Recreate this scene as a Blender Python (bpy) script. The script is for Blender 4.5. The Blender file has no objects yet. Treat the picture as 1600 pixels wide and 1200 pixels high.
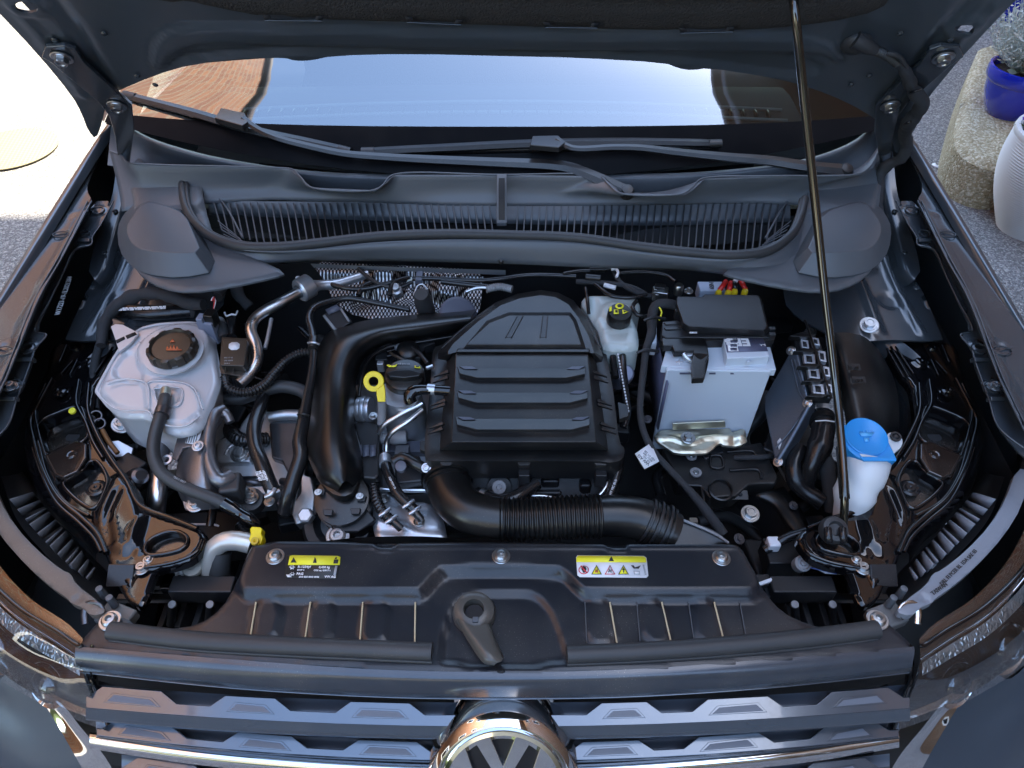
import bpy, math, random
import numpy as np
from mathutils import Vector, Matrix, noise
from mathutils.geometry import delaunay_2d_cdt, tessellate_polygon
random.seed(7)
R = math.radians
SC = bpy.context.scene
COL = SC.collection

# ---------------------------------------------------------------- camera
CX, CY, CZ, F = 0.015, 0.0, 1.87, 1155.0
cd = bpy.data.cameras.new('camera'); cam = bpy.data.objects.new('camera', cd); COL.objects.link(cam)
cam.location = (CX, CY, CZ); cam.rotation_euler = (R(45), 0, 0)
cd.sensor_width = 36.0; cd.lens = 36.0 * F / 1600.0; cd.clip_start = 0.02; cd.clip_end = 500.0
SC.camera = cam
# ---------------------------------------------------------------- daylight
SUN_EL, SUN_AZ = 58.5, 84.0           # azimuth: degrees from +Y (behind the car) towards +X; the tall house on the right shades the car
w = bpy.data.worlds.new("World"); SC.world = w; w.use_nodes = True
nt = w.node_tree; nt.nodes.clear()
sky = nt.nodes.new('ShaderNodeTexSky'); sky.sky_type = 'NISHITA'; sky.sun_disc = False
sky.sun_elevation = R(SUN_EL); sky.sun_rotation = R(SUN_AZ); sky.air_density = 1.0; sky.dust_density = .8; sky.ozone_density = 1.3
bg = nt.nodes.new('ShaderNodeBackground'); bg.inputs[1].default_value = 0.15
wo = nt.nodes.new('ShaderNodeOutputWorld')
nt.links.new(sky.outputs[0], bg.inputs[0]); nt.links.new(bg.outputs[0], wo.inputs[0])
sd = bpy.data.lights.new('sun', 'SUN'); sd.energy = 3.5; sd.angle = R(0.5); sd.color = (1.0, 0.93, 0.82)
sun = bpy.data.objects.new('sun', sd); COL.objects.link(sun)
sv = Vector((math.sin(R(SUN_AZ))*math.cos(R(SUN_EL)), math.cos(R(SUN_AZ))*math.cos(R(SUN_EL)), math.sin(R(SUN_EL))))
sun.rotation_euler = sv.to_track_quat('Z', 'Y').to_euler(); sun.location = sv * 20
SC.view_settings.view_transform = 'Standard'; SC.view_settings.look = 'None'
SC.view_settings.exposure = 2.95; SC.view_settings.gamma = 1.0
SC.view_settings.use_white_balance = True; SC.view_settings.white_balance_temperature = 7100; SC.view_settings.white_balance_tint = 8
SC.render.engine = 'CYCLES'
SC.cycles.max_bounces = 8; SC.cycles.diffuse_bounces = 4; SC.cycles.glossy_bounces = 5
SC.cycles.transparent_max_bounces = 10; SC.cycles.caustics_reflective = False; SC.cycles.caustics_refractive = False
SC.cycles.sample_clamp_indirect = 6.0

# ---------------------------------------------------------------- unprojection
S2 = math.sqrt(.5)
def ray(u, v):
    r = (600.0 - v) / F
    return Vector(((u - 800.0) / F, S2 + S2*r, -S2 + S2*r))
CAMP = Vector((CX, CY, CZ))
def P(u, v, z):
    d = ray(u, v); return CAMP + d * ((z - CZ) / d.z)
def PY(u, v, y):
    d = ray(u, v); return CAMP + d * ((y - CY) / d.y)
def PP(u, v, pl):
    d = ray(u, v); o, n = pl; return CAMP + d * ((o - CAMP).dot(n) / d.dot(n))
def W(p):
    return p.copy() if isinstance(p, Vector) else P(*p)
def basis(n):
    n = n.normalized(); e1 = Vector((1, 0, 0)); e1 = (e1 - n * e1.dot(n))
    if e1.length < .1: e1 = Vector((0, 1, 0)); e1 = e1 - n * e1.dot(n)
    e1.normalize(); return e1, n.cross(e1), n
def ZP(z): return (Vector((0, 0, z)), Vector((0, 0, 1)))
def TP(u, v, z, tx=0, ty=0):
    """plane through pixel (u,v) at height z, normal tilted: z = z0 + tx*(x-x0) + ty*(y-y0)"""
    return (P(u, v, z), Vector((-tx, -ty, 1)).normalized())

# ---------------------------------------------------------------- materials
MATS = {}
def M(name, col, rough=.5, metal=0., coat=0., bump=None, dust=0., spec=.5, trans=0., sss=0., var=0., emit=None, vscale=6., coatr=.03, aniso=None):
    if name in MATS: return MATS[name]
    m = bpy.data.materials.new(name); m.use_nodes = True; t = m.node_tree; b = t.nodes['Principled BSDF']
    b.inputs['Base Color'].default_value = (*col, 1); b.inputs['Roughness'].default_value = rough
    b.inputs['Metallic'].default_value = metal; b.inputs['Coat Weight'].default_value = coat
    b.inputs['Coat Roughness'].default_value = coatr
    b.inputs['Specular IOR Level'].default_value = spec; b.inputs['Transmission Weight'].default_value = trans
    if sss: b.inputs['Subsurface Weight'].default_value = sss; b.inputs['Subsurface Radius'].default_value = (.02, .02, .02)
    tc = t.nodes.new('ShaderNodeTexCoord')
    cur = None
    if var:
        n = t.nodes.new('ShaderNodeTexNoise'); n.inputs['Scale'].default_value = vscale; n.inputs['Detail'].default_value = 6
        t.links.new(tc.outputs['Object'], n.inputs['Vector'])
        mx = t.nodes.new('ShaderNodeMix'); mx.data_type = 'RGBA'
        mx.inputs[6].default_value = (*[c*(1-var) for c in col], 1); mx.inputs[7].default_value = (*[min(1, c*(1+var)) for c in col], 1)
        t.links.new(n.outputs['Fac'], mx.inputs[0]); cur = mx.outputs[2]
        rr = t.nodes.new('ShaderNodeMapRange'); rr.inputs[1].default_value = .3; rr.inputs[2].default_value = .7
        rr.inputs[3].default_value = max(.02, rough*(1-.3*var)); rr.inputs[4].default_value = min(1, rough*(1+.5*var))
        t.links.new(n.outputs['Fac'], rr.inputs[0]); t.links.new(rr.outputs[0], b.inputs['Roughness'])
    if dust:
        # sparse light specks plus patchy film
        v = t.nodes.new('ShaderNodeTexVoronoi'); v.inputs['Scale'].default_value = 260; v.inputs['Randomness'].default_value = 1
        t.links.new(tc.outputs['Object'], v.inputs['Vector'])
        lt = t.nodes.new('ShaderNodeMapRange'); lt.inputs[1].default_value = .16; lt.inputs[2].default_value = .05; lt.inputs[3].default_value = 0; lt.inputs[4].default_value = 1
        t.links.new(v.outputs['Distance'], lt.inputs[0])
        n2 = t.nodes.new('ShaderNodeTexNoise'); n2.inputs['Scale'].default_value = 9; n2.inputs['Detail'].default_value = 5
        t.links.new(tc.outputs['Object'], n2.inputs['Vector'])
        g = t.nodes.new('ShaderNodeMapRange'); g.inputs[1].default_value = .45; g.inputs[2].default_value = .75; g.inputs[3].default_value = .03; g.inputs[4].default_value = 1
        t.links.new(n2.outputs['Fac'], g.inputs[0])
        mu = t.nodes.new('ShaderNodeMath'); mu.operation = 'MULTIPLY'; t.links.new(lt.outputs[0], mu.inputs[0]); t.links.new(g.outputs[0], mu.inputs[1])
        n3 = t.nodes.new('ShaderNodeTexNoise'); n3.inputs['Scale'].default_value = 900; n3.inputs['Detail'].default_value = 2
        t.links.new(tc.outputs['Object'], n3.inputs['Vector'])
        mu3 = t.nodes.new('ShaderNodeMath'); mu3.operation = 'MULTIPLY'; t.links.new(n3.outputs['Fac'], mu3.inputs[0]); t.links.new(g.outputs[0], mu3.inputs[1])
        ad = t.nodes.new('ShaderNodeMath'); ad.operation = 'MULTIPLY_ADD'; ad.inputs[1].default_value = .22
        t.links.new(mu3.outputs[0], ad.inputs[0]); t.links.new(mu.outputs[0], ad.inputs[2])
        mu2 = t.nodes.new('ShaderNodeMath'); mu2.operation = 'MULTIPLY'; mu2.inputs[1].default_value = dust; t.links.new(ad.outputs[0], mu2.inputs[0])
        mx = t.nodes.new('ShaderNodeMix'); mx.data_type = 'RGBA'
        mx.inputs[6].default_value = (*col, 1); mx.inputs[7].default_value = (.42, .38, .32, 1)
        if cur: t.links.new(cur, mx.inputs[6])
        t.links.new(mu2.outputs[0], mx.inputs[0]); cur = mx.outputs[2]
    if cur: t.links.new(cur, b.inputs['Base Color'])
    if bump:
        n = t.nodes.new('ShaderNodeTexNoise'); n.inputs['Scale'].default_value = bump[0]; n.inputs['Detail'].default_value = 3
        t.links.new(tc.outputs['Object'], n.inputs['Vector'])
        bp = t.nodes.new('ShaderNodeBump'); bp.inputs['Strength'].default_value = bump[1]; bp.inputs['Distance'].default_value = bump[2] if len(bump) > 2 else .001
        t.links.new(n.outputs['Fac'], bp.inputs['Height']); t.links.new(bp.outputs[0], b.inputs['Normal'])
        if coat: pass
    MATS[name] = m
    return m
def matnode(name):
    m = bpy.data.materials.new(name); m.use_nodes = True; t = m.node_tree; return m, t, t.nodes['Principled BSDF']

paint   = M('grey_metallic_paint', (.06, .075, .09), .28, .55, 1., bump=(500, .03), coatr=.05)
paint_in= M('grey_inner_paint', (.042, .052, .062), .24, .3, .7, bump=(260, .06), dust=.35, coatr=.12)
gloss   = M('black_gloss_paint', (.004, .004, .005), .05, 0, .3, bump=(300, .008), dust=.1)
plast   = M('black_plastic', (.008, .0085, .0095), .36, bump=(1400, .25, .0004), dust=.6)
plastd  = M('deep_black_plastic', (.013, .014, .016), .42, bump=(900, .3, .0004), dust=.15)
plasts  = M('satin_black_plastic', (.006, .0065, .007), .30, bump=(900, .06), dust=.45)
plastg  = M('grey_cowl_plastic', (.088, .100, .112), .40, bump=(1500, .2, .0003), dust=.12)
plastp  = M('front_panel_plastic', (.009, .012, .017), .30, bump=(1300, .18, .0004), dust=.55)
rubber  = M('black_rubber', (.030, .032, .034), .5, bump=(700, .25, .0004), dust=.3)
rubg    = M('satin_rubber', (.012, .012, .013), .24, bump=(300, .05), dust=.15)
tape    = M('cloth_tape', (.028, .030, .033), .8, bump=(900, .8, .001), var=.4, vscale=60)
felt    = M('felt_pad', (.030, .028, .026), .95, bump=(260, .9, .004), var=.35, vscale=40)
alu     = M('cast_aluminium', (.50, .52, .54), .42, .85, bump=(350, .5, .0008), var=.25, vscale=30)
alup    = M('aluminium_pipe_metal', (.66, .68, .70), .28, 1., bump=(200, .08), var=.15, vscale=25)
alus    = M('sheet_aluminium', (.55, .58, .62), .34, .8, bump=(120, .15), var=.2, vscale=18)
steel   = M('zinc_steel', (.42, .43, .43), .28, 1., bump=(400, .1), var=.2, vscale=50)
darkst  = M('dark_steel', (.12, .12, .13), .32, .9, bump=(200, .2), var=.3, vscale=30)
zincy   = M('passivated_steel', (.60, .58, .46), .30, .9, bump=(90, .25), var=.3, vscale=22)
chrome  = M('chrome', (.80, .81, .82), .05, 1.)
tank    = M('milky_plastic', (.50, .52, .54), .20, coat=.5, sss=.12, bump=(60, .05), var=.06)
tankb   = M('brake_tank_plastic', (.52, .58, .55), .32, coat=.2, sss=.2, bump=(60, .05))
white   = M('white_plastic', (.62, .65, .67), .35, sss=.15, bump=(80, .05))
battm   = M('battery_grey', (.56, .63, .70), .34, bump=(500, .15), dust=.25)
battl   = M('battery_label_grey', (.09, .10, .16), .4)
bluec   = M('blue_cap_plastic', (.010, .27, .66), .32, bump=(300, .05), dust=.1)
yellow  = M('yellow_plastic', (.85, .66, .01), .38, bump=(200, .05))
yprint  = M('yellow_print', (.85, .80, .04), .5)
wprint  = M('white_print', (.78, .80, .82), .5)
gprint  = M('grey_print', (.34, .36, .38), .5)
kprint  = M('black_print', (.02, .02, .02), .5)
rprint  = M('red_print', (.65, .03, .05), .5)
oprint  = M('orange_print', (.50, .12, .04), .5)
label   = M('label_paper', (.72, .74, .77), .45, bump=(200, .1))
brownc  = M('brown_black_plastic', (.030, .024, .018), .34, bump=(900, .1), dust=.4)
redw    = M('red_wire_plastic', (.60, .02, .015), .4)
greyw   = M('grey_wire_plastic', (.25, .26, .27), .5)
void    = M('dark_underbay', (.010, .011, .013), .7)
brnwash = M('rusty_brown', (.06, .03, .02), .5)

# ---------------------------------------------------------------- object making
SX = 1                                   # -1: everything built is mirrored across the car's centre line
CARO = Vector((0, 1.6, 0))
def wloc(o):
    v = o.location.copy()
    while o.parent is not None: o = o.parent; v += o.location
    return v
def mk(name, verts, faces, mat, parent, smooth=True, bevel=0, seg=2, bang=35, label=None, kind=None, mats=None, fmat=None, orient=None):
    vs = [Vector(v) for v in verts]
    if SX < 0:
        vs = [Vector((-v.x, v.y, v.z)) for v in vs]; faces = [tuple(reversed(f)) for f in faces]
    c = sum(vs, Vector()) / len(vs)
    if orient is not None: c = orient
    me = bpy.data.meshes.new(name); me.from_pydata([tuple(v - c) for v in vs], [], faces); me.update()
    for m in (mats or [mat]): me.materials.append(m)
    if fmat is not None: me.polygons.foreach_set('material_index', fmat)
    if smooth: me.polygons.foreach_set('use_smooth', [True]*len(me.polygons))
    o = bpy.data.objects.new(name, me); COL.objects.link(o)
    if parent is not None: o.parent = parent; o.location = c - wloc(parent)
    else: o.location = c
    if bevel:
        b = o.modifiers.new('bevel', 'BEVEL'); b.width = bevel; b.segments = seg; b.limit_method = 'ANGLE'; b.angle_limit = R(bang); b.harden_normals = True
    if label: o['label'] = label
    if kind: o['kind'] = kind
    return o
def sharp(o, deg=40):
    me = o.data
    import bmesh
    bm = bmesh.new(); bm.from_mesh(me)
    for e in bm.edges:
        if len(e.link_faces) == 2 and e.calc_face_angle(0) > R(deg): e.smooth = False
    bm.to_mesh(me); bm.free(); return o
def tag(o, label=None, cat=None, group=None, kind=None):
    if label: o['label'] = label
    if cat: o['category'] = cat
    if group: o['group'] = group
    if kind: o['kind'] = kind
    return o
def empty(name, loc, label, cat, group=None):
    o = bpy.data.objects.new(name, None); COL.objects.link(o); o.location = loc; o.empty_display_size = .1
    return tag(o, label, cat, group)

# ---------------------------------------------------------------- 2-D helpers
def chaikin(p, it=1, closed=True, q=.25):
    p = [np.array(a, float) for a in p]
    for _ in range(it):
        n = len(p); out = []
        rng = range(n) if closed else range(n - 1)
        if not closed: out.append(p[0])
        for i in rng:
            a, b = p[i], p[(i+1) % n]
            out += [a*(1-q) + b*q, a*q + b*(1-q)]
        if not closed: out.append(p[-1])
        p = out
    return p
def sdist(pts, poly, closed=True):
    poly = np.asarray(poly, float); n = len(poly)
    a = poly if closed else poly[:-1]; b = np.roll(poly, -1, 0) if closed else poly[1:]
    d = np.full(len(pts), 1e9); ins = np.zeros(len(pts), bool)
    for p, q in zip(a, b):
        ab = q - p; L = ab.dot(ab) + 1e-18
        t = np.clip(((pts - p) @ ab) / L, 0, 1)
        d = np.minimum(d, np.hypot(*(pts - (p + t[:, None]*ab)).T))
        if closed:
            c = (p[1] > pts[:, 1]) != (q[1] > pts[:, 1])
            with np.errstate(divide='ignore', invalid='ignore'):
                x = (q[0]-p[0]) * (pts[:, 1]-p[1]) / (q[1]-p[1]) + p[0]
            ins ^= c & (pts[:, 0] < x)
    return np.where(ins, d, -d) if closed else d
def sstep(x): x = np.clip(x, 0, 1); return x*x*(3-2*x)

def sheet(name, parent, pl, outline, mat, feats=(), res=.006, thick=.003, holes=(), rnd=1, edge=None, label=None, warp=None, kind=None, frnd=1, flip=False):
    """pressed sheet: outline and features in picture pixels laid on the plane pl; features are pressed up or down along its normal."""
    o, n = pl; e1, e2, n = basis(n)
    def L(p):
        w_ = p if isinstance(p, Vector) else PP(p[0], p[1], pl); d = w_ - o; return np.array((d.dot(e1), d.dot(e2)))
    def poly(ps, r): 
        q = [L(p) for p in ps]
        return chaikin(q, r) if r else q
    out = poly(outline, rnd)
    hol = [poly(h, 2 if len(h) > 4 else 1) for h in holes]
    verts, edges = [], []
    def loop(ps):
        i0 = len(verts); k = len(ps)
        for i in range(k):
            a, b = ps[i], ps[(i+1) % k]; m_ = max(1, int(np.hypot(*(b-a)) / (res*1.6)))
            for j in range(m_): verts.append(a + (b-a)*j/m_)
        m_ = len(verts) - i0
        edges.extend((i0+i, i0+(i+1) % m_) for i in range(m_))
    loop(out); nb = len(verts)
    for h in hol: loop(h)
    F_ = []
    for f in feats:
        k = f[0]
        if k == 'p': F_.append((k, np.array(poly(f[1], frnd)), f[2], f[3]))
        elif k == 'l': F_.append((k, np.array(chaikin([L(p) for p in f[1]], 1, False)), f[2], f[3]))
        elif k == 'c':
            cc = L(f[1]); F_.append((k, cc, f[2], f[3], f[4]))
    oa = np.array(out); lo, hi = oa.min(0), oa.max(0)
    gx = np.arange(lo[0]+res*.5, hi[0], res); gy = np.arange(lo[1]+res*.5, hi[1], res)
    g = np.stack(np.meshgrid(gx, gy), -1).reshape(-1, 2)
    if len(g):
        g = g[sdist(g, oa) > res*.45]
        for h in hol: g = g[sdist(g, np.array(h)) < -res*.45]
        verts += list(g)
    V = delaunay_2d_cdt([Vector(v) for v in verts], edges, [], 0, 1e-7)
    P2 = np.array([tuple(v) for v in V[0]]); tri = np.array([f for f in V[2] if len(f) == 3])
    cen = P2[tri].mean(1); keep = sdist(cen, oa) > 0
    for h in hol: keep &= sdist(cen, np.array(h)) < 0
    tri = tri[keep]
    used = np.unique(tri); mp = -np.ones(len(P2), int); mp[used] = np.arange(len(used)); P2 = P2[used]; tri = mp[tri]
    H = np.zeros(len(P2))
    for f in F_:
        if f[0] == 'p': H += f[2] * sstep(sdist(P2, f[1]) / f[3] + .5)
        elif f[0] == 'l': d = sdist(P2, f[1], False); H += f[2] * np.clip(1-(d/f[3])**2, 0, 1)**1.5
        elif f[0] == 'c': d = np.hypot(*(P2 - f[1]).T); H += f[3] * sstep((f[2]-d)/f[4] + .5)
    if edge and len(edge) > 2: H -= edge[0] * (1 - np.clip((sdist(P2, oa) - .0012)/edge[1], 0, 1))
    elif edge: H -= edge[0] * (1 - np.sqrt(np.clip(1 - (1 - np.clip(sdist(P2, oa)/edge[1], 0, 1))**2, 0, 1)))
    pts = [o + e1*p[0] + e2*p[1] + n*h for p, h in zip(P2, H)]
    if warp: pts = [warp(p) for p in pts]
    faces = []
    for t in tri:
        a, b, c = P2[t]; ar = (b[0]-a[0])*(c[1]-a[1]) - (b[1]-a[1])*(c[0]-a[0])
        faces.append(tuple(int(x) for x in (t if ar > 0 else t[::-1])))
    if thick:
        cnt = {}
        for f in faces:
            for i in range(3):
                a, b = f[i], f[(i+1) % 3]; cnt[(a, b)] = 1
        be = [(a, b) for (a, b) in cnt if (b, a) not in cnt]
        low = {}
        base_n = len(pts)
        def lw(i):
            if i not in low: low[i] = (len(pts), len(pts)+1); pts.append(pts[i].copy()); pts.append(pts[i] - n*thick)
            return low[i]
        for a, b in be:
            (a0, a1), (b0, b1) = lw(a), lw(b); faces.append((b0, a0, a1, b1))
    if flip: faces = [tuple(reversed(f)) for f in faces]
    return mk(name, pts, faces, mat, parent, label=label, kind=kind)

def prism(name, parent, pl, outline, depth, mat, bevel=.002, taper=1.0, rnd=0, dirv=None, label=None, kind=None, seg=2):
    ps = [p if isinstance(p, Vector) else PP(p[0], p[1], pl) for p in outline]
    o, n = pl; e1, e2, n = basis(n)
    L = [np.array(((p-o).dot(e1), (p-o).dot(e2))) for p in ps]
    if rnd: L = chaikin(L, rnd)
    ar = sum(L[i][0]*L[(i+1) % len(L)][1] - L[(i+1) % len(L)][0]*L[i][1] for i in range(len(L)))
    if ar < 0: L = L[::-1]
    c = sum(L) / len(L); d = dirv if dirv is not None else -n
    top = [o + e1*p[0] + e2*p[1] for p in L]
    bot = [o + e1*q[0] + e2*q[1] + d*depth for q in [c + (p-c)*taper for p in L]]
    k = len(L)
    faces = [tuple(range(k)), tuple(range(2*k-1, k-1, -1))] + [(i, k+i, k+(i+1) % k, (i+1) % k) for i in range(k)]
    return mk(name, top+bot, faces, mat, parent, bevel=bevel, seg=seg, label=label, kind=kind)

def spline(pts, step=.008):
    pts = [W(p) for p in pts]
    if len(pts) == 2: 
        n = max(2, int((pts[1]-pts[0]).length/step)); return [pts[0].lerp(pts[1], i/n) for i in range(n+1)]
    ext = [pts[0]*2 - pts[1]] + pts + [pts[-1]*2 - pts[-2]]
    out = []
    for i in range(1, len(ext)-2):
        p0, p1, p2, p3 = ext[i-1:i+3]
        n = max(2, int((p2-p1).length/step))
        # centripetal
        t0 = 0; t1 = t0 + max(1e-4, (p1-p0).length)**.5; t2 = t1 + max(1e-4, (p2-p1).length)**.5; t3 = t2 + max(1e-4, (p3-p2).length)**.5
        for k in range(n):
            t = t1 + (t2-t1)*k/n
            A1 = p0*((t1-t)/(t1-t0)) + p1*((t-t0)/(t1-t0)); A2 = p1*((t2-t)/(t2-t1)) + p2*((t-t1)/(t2-t1)); A3 = p2*((t3-t)/(t3-t2)) + p3*((t-t2)/(t3-t2))
            B1 = A1*((t2-t)/(t2-t0)) + A2*((t-t0)/(t2-t0)); B2 = A2*((t3-t)/(t3-t1)) + A3*((t-t1)/(t3-t1))
            out.append(B1*((t2-t)/(t2-t1)) + B2*((t-t1)/(t2-t1)))
    out.append(ext[-2]); return out
def tube(name, parent, pts, r, mat, n=14, rib=None, flat=1.0, step=.008, caps=True, label=None, kind=None, up=None, wob=0):
    """r: radius or list of (fraction, radius); rib: (amplitude, pitch); flat: squash across the up direction"""
    if rib: step = min(step, rib[1]/5)
    c = spline(pts, step); m = len(c)
    acc = [0.]
    for i in range(1, m): acc.append(acc[-1] + (c[i]-c[i-1]).length)
    Ltot = acc[-1] or 1
    def rad(i):
        f = acc[i]/Ltot
        rr = r if not isinstance(r, (list, tuple)) else float(np.interp(f, [a for a, _ in r], [b for _, b in r]))
        if rib: rr += rib[0]*math.cos(2*math.pi*acc[i]/rib[1])
        if wob: rr *= 1 + wob*noise.noise(c[i]*60)
        return rr
    t0 = (c[1]-c[0]).normalized()
    u = (up or Vector((0, 0, 1))); u = (u - t0*u.dot(t0))
    if u.length < .05: u = Vector((0, 1, 0)) - t0*t0.y
    u.normalize(); vs = []; fs = []
    for i in range(m):
        t = ((c[min(i+1, m-1)] - c[max(i-1, 0)])).normalized()
        u = (u - t*u.dot(t)).normalized(); s = t.cross(u); rr = rad(i)
        for k in range(n):
            a = 2*math.pi*k/n; vs.append(c[i] + s*(math.cos(a)*rr) + u*(math.sin(a)*rr*flat))
    for i in range(m-1):
        for k in range(n):
            fs.append((i*n+k, i*n+(k+1) % n, (i+1)*n+(k+1) % n, (i+1)*n+k))
    if caps:
        for i, rev in ((0, True), (m-1, False)):
            b0 = len(vs); vs += [vs[i*n+k] for k in range(n)]; f = tuple(range(b0, b0+n)); fs.append(tuple(reversed(f)) if rev else f)
    return mk(name, vs, fs, mat, parent, label=label, kind=kind)
def lathe(name, parent, loc, axis, prof, mat, n=32, label=None, sx=1., sy=1., rot=0., sharpd=35, lobes=None, cap=True):
    """prof: [(radius, height along axis)] from outside-bottom to top centre; lobes=(count, amp, from_index, to_index)"""
    e1, e2, ax = basis(axis); vs = []; fs = []
    for j, (rr, h) in enumerate(prof):
        for k in range(n):
            a = 2*math.pi*k/n + rot; q = rr
            if lobes and lobes[2] <= j <= lobes[3]: q += lobes[1]*(1 if math.cos(a*lobes[0]) > 0.1 else 0)
            vs.append(loc + e1*(math.cos(a)*q*sx) + e2*(math.sin(a)*q*sy) + ax*h)
    for j in range(len(prof)-1):
        for k in range(n): fs.append((j*n+k, j*n+(k+1) % n, (j+1)*n+(k+1) % n, (j+1)*n+k))
    if cap: fs.append(tuple((len(prof)-1)*n+k for k in range(n)))
    o = mk(name, vs, fs, mat, parent, label=label)
    return sharp(o, sharpd)
def loft(name, parent, rows, mat, n=24, sub=3, thick=0, label=None, closed=False, kind=None, smoothrows=True, flip=False):
    R_ = []
    for row in rows:
        c = spline(row, .004) if smoothrows else [W(p) for p in row]
        if not smoothrows:
            d = []
            for a, b in zip(c[:-1], c[1:]):
                k = max(1, int((b-a).length/.004)); d += [a.lerp(b, i/k) for i in range(k)]
            c = d + [c[-1]]
        acc = [0.]
        for i in range(1, len(c)): acc.append(acc[-1] + (c[i]-c[i-1]).length)
        tt = np.linspace(0, acc[-1], n); A = np.array([tuple(p) for p in c])
        R_.append(np.stack([np.interp(tt, acc, A[:, k]) for k in range(3)], 1))
    R_ = np.array(R_)
    if sub > 1:
        out = []
        m = len(R_); ext = np.concatenate([[2*R_[0]-R_[1]], R_, [2*R_[-1]-R_[-2]]])
        for i in range(m-1):
            p0, p1, p2, p3 = ext[i:i+4]
            for k in range(sub):
                t = k/sub; out.append(.5*((2*p1) + (-p0+p2)*t + (2*p0-5*p1+4*p2-p3)*t*t + (-p0+3*p1-3*p2+p3)*t**3))
        out.append(R_[-1]); R_ = np.array(out)
    m = len(R_); vs = [Vector(p) for p in R_.reshape(-1, 3)]
    fs = [(i*n+k, i*n+k+1, (i+1)*n+k+1, (i+1)*n+k) for i in range(m-1) for k in range(n-1)]
    sgn = 0.
    for f in fs[::3]:
        a, b, c, d = (vs[i] for i in f); nn = (c-a).cross(d-b); sgn += nn.dot(CAMP - a)
    if sgn < 0: fs = [tuple(reversed(f)) for f in fs]
    o = mk(name, vs, fs, mat, parent, label=label, kind=kind)
    if thick:
        s = o.modifiers.new('thick', 'SOLIDIFY'); s.thickness = thick; s.offset = -1 if SX > 0 else -1
    return o
def box(name, parent, c, ex, ey, ez, mat, bevel=.0015, label=None, kind=None, seg=2):
    """c centre; ex, ey, ez half-extent vectors"""
    vs = [c + ex*a + ey*b + ez*d for d in (-1, 1) for b in (-1, 1) for a in (-1, 1)]
    fs = [(0, 2, 3, 1), (4, 5, 7, 6), (0, 1, 5, 4), (2, 6, 7, 3), (0, 4, 6, 2), (1, 3, 7, 5)]
    if ex.cross(ey).dot(ez) < 0: fs = [tuple(reversed(f)) for f in fs]
    return mk(name, vs, fs, mat, parent, bevel=bevel, label=label, kind=kind, seg=seg)
def pbox(name, parent, u, v, z, wx, wy, h, mat, rz=0, bevel=.0015, label=None, **k):
    c = P(u, v, z) - Vector((0, 0, h/2)); a = R(rz)
    return box(name, parent, c, Vector((math.cos(a), math.sin(a), 0))*wx/2, Vector((-math.sin(a), math.cos(a), 0))*wy/2, Vector((0, 0, h/2)), mat, bevel, label, **k)

# bolts share mesh data
_B = {}
def bolt(parent, loc, s=.008, axis=Vector((0, 0, 1)), mat=None, name='bolt', torx=False, washer=True):
    mat = mat or steel
    key = (mat.name, torx, washer)
    if SX < 0: loc = Vector((-loc.x, loc.y, loc.z)); axis = Vector((-axis.x, axis.y, axis.z))
    if key not in _B:
        vs, fs = [], []
        def ring(r, h, n=24, hexa=False):
            i = len(vs)
            for k in range(n):
                a = 2*math.pi*k/n; q = r
                if hexa: q = r*math.cos(math.pi/6)/math.cos((a % (math.pi/3)) - math.pi/6)
                vs.append((q*math.cos(a), q*math.sin(a), h))
            return i
        prof = []
        if washer: prof += [(1.55, -.05, 0), (1.6, .12, 0), (1.5, .2, 0)]
        if torx: prof += [(1.15, .2, 0), (1.1, .55, 0), (.85, .8, 0), (.5, .85, 0), (.42, .3, 1), (.0001, .25, 0)]
        else: prof += [(1.25, .2, 0), (1.2, .32, 0), (1.0, .34, 1), (1.0, .95, 1), (.88, 1.05, 0), (.6, 1.05, 0), (.5, .9, 0), (.0001, .9, 0)]
        ids = [ring(r, h, 24, bool(x)) for r, h, x in prof]
        for a, b in zip(ids[:-1], ids[1:]):
            for k in range(24): fs.append((a+k, a+(k+1) % 24, b+(k+1) % 24, b+k))
        me = bpy.data.meshes.new('bolt'); me.from_pydata(vs, [], fs); me.materials.append(mat)
        me.polygons.foreach_set('use_smooth', [True]*len(me.polygons))
        tmp = bpy.data.objects.new('tmp', me); sharp(tmp, 30); bpy.data.objects.remove(tmp)
        _B[key] = me
    o = bpy.data.objects.new(name, _B[key]); COL.objects.link(o)
    o.parent = parent; o.location = loc - wloc(parent)
    o.scale = (s,)*3; o.rotation_mode = 'QUATERNION'
    o.rotation_quaternion = axis.to_track_quat('Z', 'Y') @ Matrix.Rotation(random.random()*6, 4, 'Z').to_quaternion()
    return o
def text(name, parent, s, loc, e1, up, size, mat, ext=.0003, align='LEFT', label=None, shear=0, bold=0.0, extra=1.0):
    """flat raised lettering at loc, running along e1 with its top towards up"""
    cu = bpy.data.curves.new('t', 'FONT'); cu.body = s; cu.size = size; cu.extrude = ext; cu.align_x = align; cu.offset = bold; cu.resolution_u = 2
    tmp = bpy.data.objects.new('tmp', cu); COL.objects.link(tmp)
    bpy.context.view_layer.update()
    me = bpy.data.meshes.new_from_object(tmp.evaluated_get(bpy.context.evaluated_depsgraph_get()))
    bpy.data.objects.remove(tmp); bpy.data.curves.remove(cu)
    e1 = e1.normalized(); n = e1.cross(up).normalized(); e2 = n.cross(e1)
    Mx = Matrix((e1*extra, e2, n)).transposed()
    vs = [loc + Mx @ v.co for v in me.vertices]; fs = [tuple(p.vertices) for p in me.polygons]
    bpy.data.meshes.remove(me)
    if not vs: return None
    return mk(name, vs, fs, mat, parent, smooth=False, label=label)
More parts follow.
